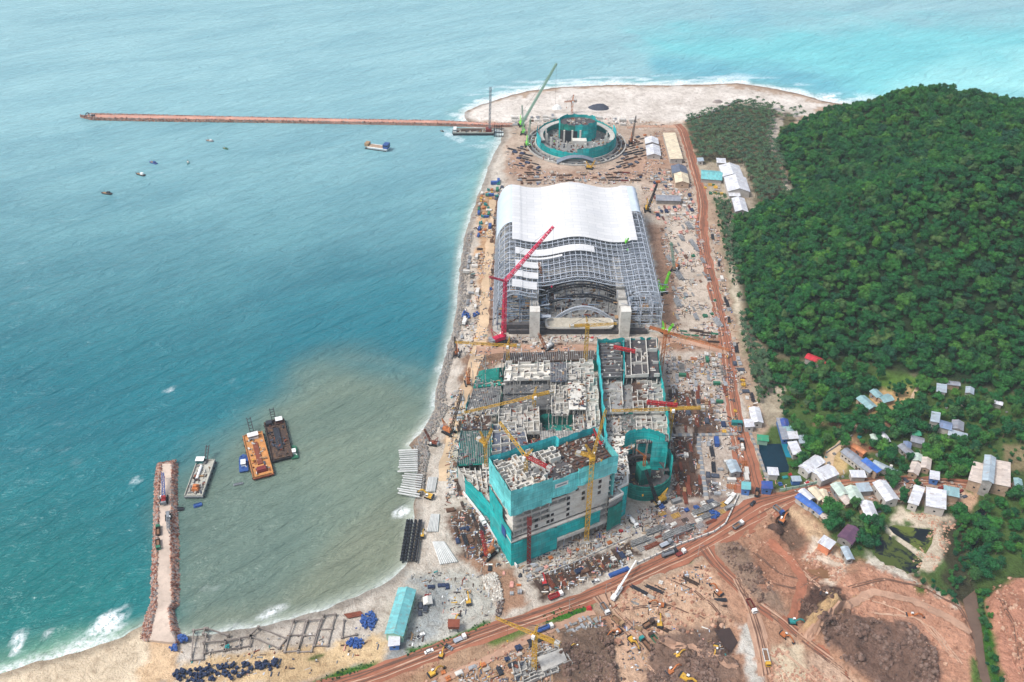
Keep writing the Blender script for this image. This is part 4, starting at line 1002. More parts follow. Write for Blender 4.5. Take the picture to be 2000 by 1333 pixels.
def litter(b, q, z, n, rr, nm, size=(.4, 2.6), hh=(.15, 1.0)):
    for _ in range(n):
        x, y = quad_pt(q, rr.random(), rr.random()); b.m(rr.randrange(nm))
        b.box(x, y, z, rr.uniform(*size), rr.uniform(.2, 1.1), rr.uniform(*hh), rr.choice([0, 1.57, .4, rr.uniform(0, 3)]))
LIT = [CONCW, CONCG, DECKD, TIMBER, RUST, CONC, CONCG, SLATE, CONC, DARKW, SANDM]

# ================================================================== the near tower under its nets
def tower():
    T = thing('tower_block', at(1030, 1060), 'tallest block, wrapped in turquoise safety nets, with two yellow cranes', 'building under construction')
    F_, R_ = Vector((.28, 325.3)), Vector((53.3, 350.7)); ex = (R_ - F_).normalized(); ey = Vector((-ex.y, ex.x)); LX = (R_ - F_).length; DL, DR, XS = 24.0, 20.5, 38.0
    P = lambda x, y: tuple(F_ + ex * x + ey * y)
    rz = math.atan2(ex.y, ex.x)
    out = lambda g: [P(-g, -g), P(LX + g, -g), P(LX + g, DR + g), P(XS, DR + g), P(XS, DL + g), P(-g, DL + g)]
    HT = 58.0; bl = lambda b, n, m: b.build(n, m, T, world=True)
    b = MB(); b.prism(out(-2.5), GZ - 1, HT - 4); bl(b, 'core_wall', CONCW)
    levels = [GZ + 4.2 * i for i in range(1, 14)]
    for z in levels:
        if z > HT - 3: continue
        b = MB(); b.prism(out(.15), z - .35, z); bl(b, 'floor_slab', CONCW)
    b = MB()
    for i in range(12):
        for y in (-.2, DR * .5):
            c = P(1 + (LX - 2) * i / 11, y + 0.9); b.box(c[0], c[1], GZ, .7, .7, HT - 6, rz)
    bl(b, 'column', CONC)
    # cast wall panels and window holes on the long face
    rr = random.Random(4); wi = 0
    b = MB()
    for li in range(5, 12):
        z = levels[li - 1]
        xs = 10 if li < 6 else (22 if li < 8 else 33)
        b.prism([P(xs, .05), P(LX - 1, .05), P(LX - 1, .6), P(xs, .6)], z + .01, z + 3.8)
    bl(b, 'facade_wall', CONCW)
    for li in range(5, 11):
        z = levels[li - 1]
        for x in ((14, 21, 23.5, 33) if li < 7 else (33, 42, 52) if li < 9 else (38, 52)):
            c = P(x, -.02); w = MB(); w.box(c[0], c[1], z + .7, 1.8, .25, 2.2, rz); bl(w, 'window', GLASS)
    b = MB()
    for li in range(6, 12):                     # balustrades of the open floors
        c0, c1 = P(0, -.1), P(32 if li < 9 else 40, -.1); b.wall(c0, c1, levels[li - 1], levels[li - 1] + 1.1, .14)
    bl(b, 'balustrade', CONC)
    # ledges
    b = MB(); zl = 20.5
    b.prism([P(-1.6, -1.6), P(LX * .92, -1.6), P(LX * .92, .1), P(-1.6, .1)], zl, zl + .9); b.prism([P(-1.6, .1), P(.1, .1), P(.1, 8), P(-1.6, 8)], zl, zl + .9); bl(b, 'ledge', CONCW)
    b = MB(); b.prism([P(26, -2.0), P(LX, -2.0), P(LX, 0), P(26, 0)], 9.6, 10.5); b.prism([P(26, -2.2), P(LX, -2.2), P(LX, -2.0), P(26, -2.0)], 9.0, 10.8); bl(b, 'ledge', CONCW)
    # nets: hung in panels with slightly uneven planes
    def net(pts, z0, z1, m, nm='safety_net', n=10, seed=0, cap=None):
        rr = random.Random(seed); b = MB()
        for a, c in zip(pts, pts[1:]):
            L = math.hypot(c[0] - a[0], c[1] - a[1]); k = max(1, int(L / 2.4)); nx, ny = -(c[1] - a[1]) / L, (c[0] - a[0]) / L
            rows = max(2, int((z1 - z0) / 3.8)); V = []; o = len(b.v)
            for j in range(rows + 1):
                for i in range(k + 1):
                    g = rr.uniform(-.28, .28) if 0 < i < k else 0
                    q = lerp2(a, c, i / k); V.append((q[0] + nx * g, q[1] + ny * g, z0 + (z1 - z0) * j / rows + (rr.uniform(-.8, .5) if j in (0, rows) else 0)))
            fs = [(j * (k + 1) + i, j * (k + 1) + i + 1, (j + 1) * (k + 1) + i + 1, (j + 1) * (k + 1) + i) for j in range(rows) for i in range(k)]
            b.add(V, fs); b.add([(x - nx * .08, y - ny * .08, z) for x, y, z in V], [f[::-1] for f in fs])
        return bl(b, nm, m)
    g = 1.5
    net([P(-g, DL + g), P(-g, -g), P(22, -g)], 41, HT + 1.6, NETL, seed=1)
    net([P(22, -g), P(22, -g - .4), P(37, -g - .4)], 44, HT - .5, NETL, seed=2)
    net([P(37, -g - .4), P(37, -g - 1.2), P(LX + g, -g - 1.2), P(LX + g, DR + g)], 47.5, HT + 2.2, NETL, seed=3)
    net([P(LX + g, DR + g), P(XS, DR + g), P(XS, DL + g), P(-g, DL + g)], HT - 8, HT + 1.8, NETC, seed=4)
    net([P(-g, DL + g), P(-g, 9)], GZ, 38, NET, seed=5); net([P(-g, 9), P(-g, -g), P(-g + .1, -g)], GZ, 30, NET, seed=6)
    net([P(-g, -g), P(6, -g - .3), P(26, -g - .3)], GZ, zl - .2, NET, seed=7); net([P(26, -g + .3), P(LX * .9, -g + .3)], 10.9, zl - .3, NET, seed=8)
    net([P(LX + g, -1), P(LX + g, DR + g)], 24, 47.5, NETL, seed=9)
    b = MB(); b.wall(P(23.3, -g - .75), P(31, -g - .75), 51.2, 54.0, .1); bl(b, 'banner', WHT)
    b = MB(); b.wall(P(24.2, -g - .83), P(30, -g - .83), 52.1, 53.0, .05); bl(b, 'banner_lettering', GREY)
    b = MB(); b.wall(P(-g - .5, 9.5), P(-g - .5, 4.5), 18, 25, .1); bn = bl(b, 'banner', BLUEP)
    # roof: cast walls on the left, hollow in the middle, brown deck on the right
    zt = HT - 3.2
    A = [P(0, 0), P(22, 0), P(22, DL), P(0, DL)]; Bm = [P(22, 0), P(37, 0), P(37, 21), P(22, 21)]; Cq = [P(37, 0), P(LX, 0), P(LX, DR), P(37, DR)]
    b = MB(); b.prism(A, HT - 4, zt); bl(b, 'roof_slab', CONCW); b = MB(); b.prism(Bm, HT - 4, HT - 3.7); bl(b, 'roof_slab', DECKD); b = MB(); b.prism(Cq, HT - 4, HT - 2.2); bl(b, 'roof_slab', DECKB)
    b = MB(); rooms(b, [P(.3, .3), P(21.7, .3), P(21.7, DL - .3), P(.3, DL - .3)], zt + .01, 8, 8, rr, (1.6, 3.2), .38, .62); bl(b, 'partition_walls', CONCW); b = MB(); rooms(b, [P(22, 12), P(34, 12), P(34, DR), P(22, DR)], HT - 3.6, 4, 3, rr, (2, 3.6), .38, .75); bl(b, 'partition_walls', CONCW)
    b = MB(); ribs(b, Cq, HT - 2.19, 9, .5, .3, 1); ribs(b, Cq, HT - 2.18, 4, .4, .3, 0); bl(b, 'roof_beams', DARKW)
    b = MB(); litter(b, A, zt + .02, 190, rr, len(LIT)); litter(b, Bm, HT - 3.65, 130, rr, len(LIT)); litter(b, Cq, HT - 2.15, 110, rr, len(LIT)); o = bl(b, 'roof_litter', LIT); o['kind'] = 'stuff'
    # hoist mast beside the front corner
    b = MB(); c = P(8, -3.6); b.lattice((c[0], c[1], GZ), (c[0], c[1], 38), 1.8, 22, .22); b.box(c[0], c[1], 33, 2.6, 2.2, 4); bl(b, 'hoist_mast', MAROON)
    return P
TP = tower()

# ================================================================== podium: decks at many heights
POD = thing('podium_building', at(1050, 800), 'sprawling concrete podium of unfinished decks and walls behind the tall block', 'building under construction')
def pb(b, n, m): return b.build(n, m, POD, world=True)
RR = random.Random(21)
def strip_net(pts, z0, z1, m, off=0.0, parent=None, n='safety_net', seed=1):
    """pts: world xy"""
    rr = random.Random(seed); b = MB()
    for a, c in zip(pts, pts[1:]):
        L = math.hypot(c[0] - a[0], c[1] - a[1]); k = max(1, int(L / 2.6)); nx, ny = -(c[1] - a[1]) / L, (c[0] - a[0]) / L
        rows = max(2, int((z1 - z0) / 3.8)); V = []
        for j in range(rows + 1):
            for i in range(k + 1):
                g = rr.uniform(-.45, .45) if 0 < i < k else 0
                q = lerp2(a, c, i / k); V.append((q[0] + nx * g, q[1] + ny * g, z0 + (z1 - z0) * j / rows + (rr.uniform(-1.1, .8) if j == rows else 0)))
        fs = [(j * (k + 1) + i, j * (k + 1) + i + 1, (j + 1) * (k + 1) + i + 1, (j + 1) * (k + 1) + i) for j in range(rows) for i in range(k)]
        b.add(V, fs); b.add([(x - nx * .1, y - ny * .1, z) for x, y, z in V], [f[::-1] for f in fs])
    return b.build(n, m, parent or POD, world=True)
# (photo quad of the deck, deck height, material, what stands on it)
DECKS = [
    ([(988, 712), (1074, 710), (1074, 742), (984, 744)], 17, CONCW, 'rooms', 7, 4), ([(1075, 709), (1105, 708), (1107, 745), (1075, 745)], 18.5, DECKS, 'ribs', 5, 0), ([(1106, 708), (1158, 706), (1160, 743), (1108, 744)], 16.5, CONC, 'rooms', 6, 4),
    ([(982, 746), (1074, 745), (1074, 768), (980, 770)], 12, DECKD, 'ribs', 6, 1), ([(980, 770), (1074, 768), (1077, 800), (978, 802)], 10, CONCG, 'ribs', 7, 1), ([(1076, 748), (1107, 747), (1110, 812), (1078, 812)], 14, CONC, 'rooms', 4, 7),
    ([(1109, 746), (1142, 745), (1145, 800), (1111, 800)], 17.5, CONCW, 'lit', 0, 0), ([(1143, 745), (1166, 744), (1172, 838), (1147, 838)], 15, CONC, 'rooms', 3, 9), ([(975, 802), (1052, 800), (1054, 848), (972, 850)], 13.5, CONC, 'rooms', 7, 5),
    ([(1053, 813), (1118, 813), (1120, 842), (1055, 843)], 5, NETD, 'lit', 0, 0), ([(1119, 802), (1146, 802), (1150, 842), (1121, 842)], 12, CONCG, 'rooms', 3, 4), ([(1055, 842), (1172, 841), (1180, 872), (1057, 873)], 13, CONC, 'ribs', 12, 0),
    ([(962, 832), (1022, 832), (1036, 890), (960, 905)], 14.5, DECKS, 'rooms', 4, 5), ([(1023, 850), (1056, 850), (1060, 880), (1037, 886)], 9, DECKB, 'lit', 0, 0), ([(1022, 873), (1130, 872), (1130, 905), (1030, 915)], 11, CONC, 'rooms', 8, 3),
    ([(907, 812), (960, 812), (960, 838), (903, 840)], 12, DECKB, 'lit', 0, 0), ([(902, 841), (960, 839), (960, 906), (894, 910)], 10.5, NETD, 'ribs', 9, 0), ([(925, 760), (978, 755), (975, 802), (912, 806)], 9, CONCG, 'ribs', 8, 0),
    ([(910, 806), (975, 803), (972, 812), (906, 812)], 12, CONC, 'rooms', 8, 1), ([(930, 735), (980, 730), (980, 752), (924, 758)], 6, NETD, 'lit', 0, 0), ([(985, 690), (1160, 685), (1160, 703), (982, 708)], 6, DECKB, 'ribs', 24, 0),
    # right wing
    ([(1171, 668), (1212, 667), (1216, 736), (1174, 738)], 21, DECKD, 'ribs', 5, 1), ([(1220, 665), (1281, 664), (1288, 736), (1222, 738)], 23, DECKD, 'rooms', 6, 3), ([(1174, 740), (1212, 739), (1218, 808), (1180, 810)], 17, CONCG, 'rooms', 3, 5), ([(1213, 739), (1232, 739), (1236, 808), (1218, 808)], 15.5, NETD, 'ribs', 7, 0),
    ([(1233, 740), (1262, 739), (1266, 808), (1237, 808)], 19, DECKB, 'rooms', 3, 7), ([(1263, 740), (1290, 739), (1297, 808), (1268, 808)], 18, CONCG, 'rooms', 3, 8), ([(1181, 811), (1212, 810), (1216, 850), (1184, 852)], 15, CONC, 'lit', 0, 0), ([(1213, 810), (1240, 810), (1243, 850), (1217, 851)], 14, NETD, 'ribs', 6, 0),
    ([(1241, 810), (1300, 809), (1305, 850), (1244, 850)], 17, CONC, 'rooms', 6, 4), ([(1186, 853), (1240, 851), (1240, 872), (1188, 900)], 17, CONCW, 'lit', 0, 0), ([(1241, 851), (1305, 850), (1306, 864), (1243, 866)], 20, DECKD, 'ribs', 8, 0),
    ([(1196, 880), (1222, 876), (1230, 925), (1202, 935)], 22, CONCW, 'lit', 0, 0)]
lit = MB()
for pts, z, m, kind, a, c in DECKS:
    q = Q(pts, z); b = MB(); b.prism(q, z - .6, z); pb(b, 'deck_slab', m)
    b = MB(); n = 3
    for i in range(n + 1):
        for j in range(n + 1):
            x, y = quad_pt(q, .04 + .92 * i / n, .04 + .92 * j / n); b.box(x, y, GZ - .5, .8, .8, z - .6 - GZ + .5)
    pb(b, 'columns', CONC)
    if kind == 'rooms': w_ = MB(); rooms(w_, q, z + .01, a, c, RR, (.8, 3.0), .35, .6); pb(w_, 'partition_walls', CONCW)
    if kind == 'ribs': w_ = MB(); ribs(w_, q, z + .01, a * 2, .7, .35, c); pb(w_, 'beams', CONCG)
    litter(lit, q, z + .02, 70 if kind == 'lit' else 50, RR, len(LIT), (.4, 3.2))
pb(lit, 'deck_litter', LIT)['kind'] = 'stuff'
b = MB()
for i in range(260):
    x, y = quad_pt(Q([(905, 705), (1290, 680), (1306, 860), (905, 905)], 14), RR.random(), RR.random()); h = RR.uniform(3, 9); b.box(x, y, 12, .45, .45, h)
pb(b, 'starter_columns', CONC)
strip_net([xy(1167, 664, 24), xy(1176, 760, 22), xy(1187, 868, 22)], 12, 25, NETC, seed=2)
strip_net([xy(1218, 665, 24), xy(1220, 736, 24)], 14, 25.5, NETC, seed=3)
strip_net([xy(1168, 663, 24), xy(1284, 660, 24), xy(1292, 735, 24), xy(1303, 805, 21), xy(1308, 862, 21)], 10, 24.5, NET, seed=4)
strip_net([xy(1292, 735, 18), xy(1303, 805, 18), xy(1309, 862, 18)], GZ, 18, NETC, seed=5)
strip_net([xy(1170, 700, 14), xy(985, 708, 14)], 3, 12, NETD, seed=6)
strip_net([xy(985, 712, 14), xy(978, 802, 12), xy(972, 850, 12)], 3, 13, NETD, seed=7)
strip_net([xy(917, 770, 10), xy(906, 812, 12), xy(899, 850, 12), xy(893, 912, 11)], GZ, 12, NETC, seed=8)
strip_net([xy(893, 912, 10.5), xy(908, 935, 12), xy(963, 912, 12)], GZ, 11, NET, seed=9)
strip_net([xy(962, 832, 14), xy(960, 905, 14)], 6, 17, NET, seed=10)
strip_net([xy(1055, 812, 13), xy(1118, 811, 13)], 5, 14, NETD, seed=11)
# dark sloping sheeted heap at the seaward corner
b = MB(); q = Q([(935, 712), (985, 705), (985, 745), (925, 755)], 8); b.prism(q, GZ, 8, [quad_pt(q, .25, .3), quad_pt(q, .8, .3), quad_pt(q, .8, .75), quad_pt(q, .25, .75)]); pb(b, 'sheeted_ramp', NETD)

# --- annex in front-left of the tower
AN = thing('annex_building', at(930, 990), 'low wing with a slanting turquoise net wall, left of the tall block', 'building under construction')
h = 16.5
strip_net([xy(908, 934, h), xy(961, 989, h), xy(972, 1000, h)], GZ, h + .8, NET, parent=AN, seed=12); strip_net([xy(894, 910, h), xy(908, 934, h)], GZ, h + .5, CONC, parent=AN, n='end_wall', seed=13)
q = Q([(895, 911), (960, 912), (962, 980), (909, 934)], h); b = MB(); b.prism(q, h - 4, h - 3.4); b.build('roof_slab', CONCW, AN, world=True)
b = MB(); rooms(b, q, h - 3.39, 6, 4, RR, (1.2, 3.2), .4, .6); b.build('partition_walls', CONCW, AN, world=True)
b = MB(); litter(b, q, h - 3.35, 110, RR, len(LIT)); b.build('roof_litter', LIT, AN, world=True)['kind'] = 'stuff'
b = MB(); b.path([(*xy(905, 965, GZ), GZ + 1.2), (*xy(940, 1010, GZ), GZ + 1.2), (*xy(972, 1060, GZ), GZ + 1.2), (*xy(1010, 1110, GZ), GZ + 1.2)], .5, 2.4); b.build('site_wall', WHT, None); 
tag(bpy.data.objects['site_wall'], 'white hoarding along the foot of the slanting net wall', 'hoarding')

# --- stepped wing right of the tower
SW = thing('stepped_wing', at(1205, 1000), 'stepped netted wing with white zigzag roof edge, right of the tall block', 'building under construction')
q = Q([(1190, 930), (1225, 925), (1226, 945), (1206, 955), (1217, 965), (1190, 980)], 27)
b = MB(); b.prism(q, GZ, 26.4); b.build('body', CONCG, SW, world=True); b = MB(); b.prism(q, 26.4, 27.0); b.build('roof_slab', CONC, SW, world=True)
for k in range(6): 
    a, c = q[k], q[(k + 1) % 6]
    if k in (1, 2, 3, 4): b = MB(); b.wall(a, c, 26.5, 27.9, .9); b.build('parapet', CONCW, SW, world=True)
def grow(q, g):
    cx = sum(p[0] for p in q) / len(q); cy = sum(p[1] for p in q) / len(q)
    return [(cx + (p[0] - cx) * g, cy + (p[1] - cy) * g) for p in q]
q2 = grow(q, 1.06); strip_net([q2[5], q2[4]], 4, 22, NETD, parent=SW, seed=21); strip_net([q2[4], q2[3], q2[2], q2[1]], GZ, 25.5, NET, parent=SW, seed=22)
b = MB(); litter(b, [q[0], q[1], q[3], q[5]], 27.05, 60, RR, len(LIT)); b.build('roof_litter', LIT, SW, world=True)['kind'] = 'stuff'

# --- drum with an open void
DR_ = thing('netted_drum', at(1256, 945), 'round green-netted drum around an open dark void, right of the tall block', 'building under construction')
cx, cy = at(1254, 940)[:2]; R0 = 15.5
def arc(a0, a1, r, n=14): return [(cx + r * math.cos(rad(a0 + (a1 - a0) * i / n)), cy + r * math.sin(rad(a0 + (a1 - a0) * i / n))) for i in range(n + 1)]
strip_net(arc(200, 340, R0 + .6), GZ, 14, NETD, parent=DR_, seed=31); strip_net(arc(340, 400, R0 + .8), GZ, 22, NET, parent=DR_, seed=32); strip_net(arc(40, 130, R0 + 1), 8, 29, NET, parent=DR_, seed=33); strip_net(arc(130, 200, R0 + .6), GZ, 20, NETD, parent=DR_, seed=34)
strip_net([xy(1275, 858, 29), xy(1306, 860, 29), xy(1305, 872, 29)], GZ + 2, 28, NET, parent=DR_, seed=35)
for z in (6, 10, 13.6):
    b = MB()
    for (x0, y0), (x1, y1) in zip(arc(200, 345, R0 + 1), arc(200, 345, R0 + 1)[1:]): b.bar((x0, y0, z), (x1, y1, z), .35, .35)
    b.build('scaffold_ring', NETD, DR_, world=True)
o, i_ = arc(0, 345, R0, 23), arc(0, 345, R0 - 3, 23)
for z, hh in ((5, .6), (10, .6)):
    b = MB()
    for k in range(23): b.prism([o[k], o[k + 1], i_[k + 1], i_[k]], z, z + hh)
    b.build('gallery', DECKD, DR_, world=True)
b = MB(); b.prism(arc(0, 345, R0 - .5, 23), GZ - .5, GZ + .3); b.build('floor_slab', DECKD, DR_, world=True)
b = MB(); b.box(cx, cy, GZ, 6.4, 7.2, 13, .3); b.build('lift_core', NETD, DR_, world=True)
b = MB(); b.lattice((cx, cy, 15), (cx, cy, 23), 1.2, 3, .25); b.lattice((cx, cy, 22.5), (cx - 6, cy - 1, 29), .5, 9, .14); b.build('placing_boom', ORN, DR_, world=True)
b = MB(); q = [(cx - 12, cy - 12), (cx + 12, cy - 12), (cx + 12, cy + 12), (cx - 12, cy + 12)]; litter(b, q, GZ + .31, 70, RR, len(LIT)); b.build('floor_litter', LIT, DR_, world=True)['kind'] = 'stuff'

# ================================================================== the hall with the wavy roof
HX0, HX1, HY0, HYR, HY1 = -14.0, 109.0, 535.0, 612.0, 700.0
HALL = thing('exhibition_hall', ((HX0 + HX1) / 2, 617, GZ), 'huge hall with a wavy white roof, bare steel trusses at its near end', 'building under construction')
def hb(b, n, m): return b.build(n, m, HALL, world=True)
def prof(t):
    z = 30.5 + 2.6 * math.cos(2 * math.pi * (t - .52) / .5) * (1 if .18 < t < .86 else .55) - 2.2 * (1 if t > .86 else 0) * (t - .86) / .14
    if t < .13: z *= math.sqrt(max(0, 1 - ((.13 - t) / .13) ** 2.2)) 
    if t > .93: z *= math.sqrt(max(0, 1 - ((t - .93) / .07) ** 2.5))
    return GZ + z
hx = lambda t: HX0 + (HX1 - HX0) * t
def shell(t0, t1, y0, y1, lift, m, name, n=40, th=.35, ny=1):
    b = MB()
    for i in range(n):
        a, c = t0 + (t1 - t0) * i / n, t0 + (t1 - t0) * (i + 1) / n
        za, zc = prof(a) + lift, prof(c) + lift
        b.frame8([(hx(a), y0, za), (hx(c), y0, zc), (hx(c), y1, zc), (hx(a), y1, za)], [(hx(a), y0, za + th), (hx(c), y0, zc + th), (hx(c), y1, zc + th), (hx(a), y1, za + th)])
    return hb(b, name, m)
shell(.115, .90, HYR, HY1 + 1, .9, WHITE, 'roof_deck', 60)
shell(.012, .115, HYR + 26, HY1 + 1, .85, MEMB, 'side_cladding', 14); shell(.90, .965, HYR + 45, HY1, .85, MEMB, 'side_cladding', 8)
for (t0, t1, y0, y1) in ((.135, .62, 592, 601), (.135, .29, 575, 583), (.125, .27, 561, 569), (.115, .26, 547, 556), (.22, .42, 587, 589.5)): shell(t0, t1, y0, y1, .8, WHITE, 'roof_strip', 20)
# arched trusses: two chords and their web; near the front they stop at the side bays
ys = [HY0 + 8 + i * 7.4 for i in range(12)] + [HYR + i * 11 for i in range(1, 9)]
for k, y in enumerate(ys):
    b = MB(); N = 44; pv = None
    for i in range(N + 1):
        t = i / N
        if y < 557 and .27 < t < .80:
            if pv: hb(b, 'roof_truss', STEEL); b = MB()
            pv = None; continue
        zt = prof(t); dz = 3.0; p0 = (hx(t), y, zt); tb = min(max(t, .02), .98); p1 = (hx(.5 + (t - .5) * .965), y, max(GZ, zt - dz))
        if pv: b.bar(pv[0], p0, .55); b.bar(pv[1], p1, .5); b.bar(pv[1], p0, .26) if i % 2 else b.bar(pv[0], p1, .26)
        b.bar(p0, p1, .24); pv = (p0, p1)
    hb(b, 'roof_truss', STEEL)
b = MB()
for i in range(0, 31):
    t = i / 30; y1 = HYR + 2 if .12 < t < .9 else (HYR + 28 if t <= .12 else HY1 - 2)
    y0 = 557 if .27 < t < .80 else HY0 + 8
    b.bar((hx(t), y0, prof(t) + .3), (hx(t), y1, prof(t) + .3), .3)
hb(b, 'purlins', STEEL)
# side bays: pale post and beam frames on the right, darker ones on the left
b = MB()
for xk in (.80, .865, .93, .985):
    for y in [HY0 + 2 + 7 * i for i in range(20)]:
        z = prof(min(.95, xk)) - 2; b.bar((hx(xk), y, GZ), (hx(xk), y, z * .92), .5)
        for zz in (8, 15, 22): 
            if zz < z: b.bar((hx(xk), y, zz), (hx(min(.985, xk + .065)), y, zz), .4); b.bar((hx(xk), y, zz), (hx(xk), y + 7, zz), .36)
hb(b, 'side_frame', STEEL)
b = MB()
for xk in (.03, .09, .16, .23):
    for y in [HY0 + 2 + 7 * i for i in range(13)]:
        z = prof(xk) - 2; b.bar((hx(xk), y, GZ), (hx(xk), y, max(GZ + 2, z * .9)), .5)
        for zz in (8, 15): 
            if zz < z: b.bar((hx(xk), y, zz), (hx(xk + .06), y, zz), .4); b.bar((hx(xk), y, zz), (hx(xk), y + 7, zz), .36)
hb(b, 'side_frame', STEELB)
# two concrete lift cores, the curved stage, floor decks
for u in (1044, 1219):
    x, y = at(u, 660, 2)[:2]
    b = MB(); b.box(x, y + 4, GZ - .5, 7.2, 7, 23); hb(b, 'lift_core', CONCW)
    b = MB()
    for j in range(9): b.box(x, y + 12 + j * 8, 0, 6.2, 6.6, 17 + (j % 3) * 1.5)
    hb(b, 'core_row', CONC)
b = MB(); b.box((HX0 + HX1) / 2, 617, GZ - .4, HX1 - HX0, 164, .7); hb(b, 'floor_slab', CONC)
b = MB(); b.box(hx(.535), 568, GZ + .3, 58, 56, 3.0); hb(b, 'floor_deck', CONCG)
x0, y0 = at(1065, 640, 9)[:2]; x1 = at(1200, 640, 9).x; xm, hw, ym = (x0 + x1) / 2, (x1 - x0) / 2, y0 + 6
pts = [(xm + hw * sx - 4 * sx + 4 * math.cos(a), ym + 6 * sy - 4 * sy + 4 * math.sin(a)) for sx, sy, a0 in ((1, 1, 0), (-1, 1, 90), (-1, -1, 180), (1, -1, 270)) for a in [rad(a0 + d) for d in (0, 30, 60, 90)]]
b = MB(); b.prism(pts, 7.6, 9); hb(b, 'stage_rim', CONCW); b = MB(); b.prism(grow(pts, .93), 9.0, 9.3); hb(b, 'stage_deck', mat('stage_sand', (190, 182, 164), dirt=(150, 130, 110))); b = MB(); b.prism(grow(pts, .8), GZ, 7.6); hb(b, 'stage_base', DECKD)
for (y, m, zc, sp) in ((546, STEEL, 17, .17), (556, STEELD, 21, .26), (566, STEELD, 23, .255), (572, STEELD, 24, .25), (580, STEELD, 25, .23)):
    b = MB(); N = 26; pv = None
    for i in range(N + 1):
        s = -1 + 2 * i / N; x = hx(.535 + s * sp); z = zc - 11 * s * s; p0, p1 = (x, y, z), (x, y, z - 2.2)
        if pv: b.bar(pv[0], p0, .95); b.bar(pv[1], p1, .8); b.bar(pv[0], p1, .28)
        if i % 2 == 0: b.bar(p0, p1, .28); 
        pv = (p0, p1)
    hb(b, 'arch_truss', m)
b = MB()
for i in range(1, 10):
    s = -1 + .2 * i; x = hx(.535 + s * .25); b.bar((x, 556, 21 - 11 * s * s), (x, 580, 25 - 11 * s * s), .35)
hb(b, 'arch_ties', STEELD)
b = MB(); HQ = [(HX0 + 2, HY0), (HX1 - 2, HY0), (HX1 - 2, HYR), (HX0 + 2, HYR)]; litter(b, HQ, GZ + .32, 900, RR, len(LIT), (.6, 6), (.2, 1.8)); litter(b, [(hx(.3), 541), (hx(.77), 541), (hx(.77), 595), (hx(.3), 595)], GZ + 3.32, 320, RR, len(LIT), (.5, 5), (.2, 2)); hb(b, 'floor_litter', LIT)['kind'] = 'stuff'
b = MB()
for i in range(620):
    s_ = RR.choice([RR.uniform(.03, .28), RR.uniform(.27, .8), RR.uniform(.78, .97)]); x, y, z = hx(s_), RR.uniform(HY0 + 3, 606), RR.uniform(3, 20 if .27 < s_ < .8 else 24)
    if .36 < s_ < .72 and y < 552: z = RR.uniform(2, 9)
    d_ = RR.choice([(RR.uniform(4, 12), 0, RR.uniform(-2, 2)), (0, RR.uniform(4, 10), RR.uniform(-1, 1)), (0, 0, RR.uniform(3, 9))]); b.m(RR.randrange(4)); b.bar((x, y, z), (x + d_[0], y + d_[1], z + d_[2]), RR.uniform(.25, .5))
for i in range(60):
    x, y = hx(RR.choice([RR.uniform(.28, .36), RR.uniform(.72, .8), RR.uniform(.03, .27), RR.uniform(.8, .97)])), RR.uniform(HY0 + 4, 606); b.m(RR.choice([0, 1, 4])); b.box(x, y, RR.uniform(4, 15), RR.uniform(3, 8), RR.uniform(2, 6), .3)
hb(b, 'scaffold_tangle', [STEEL, STEELB, STEELD, CONCG, TIMBER])['kind'] = 'stuff'
b = MB(); b.box(hx(.5), HY0 - 1, GZ - .3, 100, 3, 3.6); b.box(hx(.14), HY0 + 1, GZ, 22, 3, 7); hb(b, 'front_wall', DECKD)

# ================================================================== round theatre at the far end
TX, TY = at(1125, 281)[:2]
TH_ = thing('round_theatre', (TX, TY, GZ), 'round unfinished theatre of turquoise nets and ring trenches beyond the white roof', 'building under construction')
def tb(b, n, m): return b.build(n, m, TH_)
def ring(b, r0, r1, z0, z1, a0=0, a1=360, n=48):
    for i in range(n):
        a, c = rad(a0 + (a1 - a0) * i / n), rad(a0 + (a1 - a0) * (i + 1) / n)
        b.prism([(r1 * math.cos(a), r1 * math.sin(a)), (r1 * math.cos(c), r1 * math.sin(c)), (r0 * math.cos(c), r0 * math.sin(c)), (r0 * math.cos(a), r0 * math.sin(a))], z0, z1)
    return b
for r0, r1, z, m in ((48.5, 49.6, 1.6, CONC), (45.6, 48.4, .25, DECKD), (44.4, 45.5, 1.9, CONCG), (41.2, 44.2, .28, DECKB), (40.0, 41.1, 2.6, CONC)): tb(ring(MB(), r0, r1, -.3, z), 'ring_wall' if z > 1 else 'ring_trench', m)
tb(ring(MB(), 0.1, 39.9, -.3, .35), 'floor_slab', CONCG)
def rnet(a0, a1, r, z0, z1, m, seed):
    n = max(3, int((a1 - a0) / 5)); pts = [(TX + r * math.cos(rad(a0 + (a1 - a0) * i / n)), TY + r * math.sin(rad(a0 + (a1 - a0) * i / n))) for i in range(n + 1)]
    strip_net(pts, z0, z1, m, parent=TH_, seed=seed)
rnet(268, 338, 39, GZ, 15, NET, 41); rnet(338, 378, 39.2, GZ, 17, NETC, 42); rnet(165, 205, 39.2, GZ, 17, NETC, 43); rnet(205, 268, 38.6, GZ, 11, NET, 44); rnet(20, 160, 38.8, GZ, 13, NET, 45)
tb(ring(MB(), 33, 37, 0.3, 6, 200, 345), 'seating_tier', CONCG); tb(ring(MB(), 28, 32.8, 0.3, 4, 195, 350), 'seating_tier', DECKD); tb(ring(MB(), 33, 38, 8.6, 9.3, -20, 200), 'gallery', CONC)
for a in range(175, 370, 18):
    b = MB(); b.box(30 * math.cos(rad(a)), 30 * math.sin(rad(a)), 0, 1.4, 1.4, 13.5); tb(b, 'column', CONCW)
SHP = [(2 + 18 * math.cos(rad(a_)), 14 + 11 * math.sin(rad(a_))) for a_ in range(0, 360, 20)]; b = MB(); b.prism(SHP, 0, 17); tb(b, 'stage_house', DECKD)
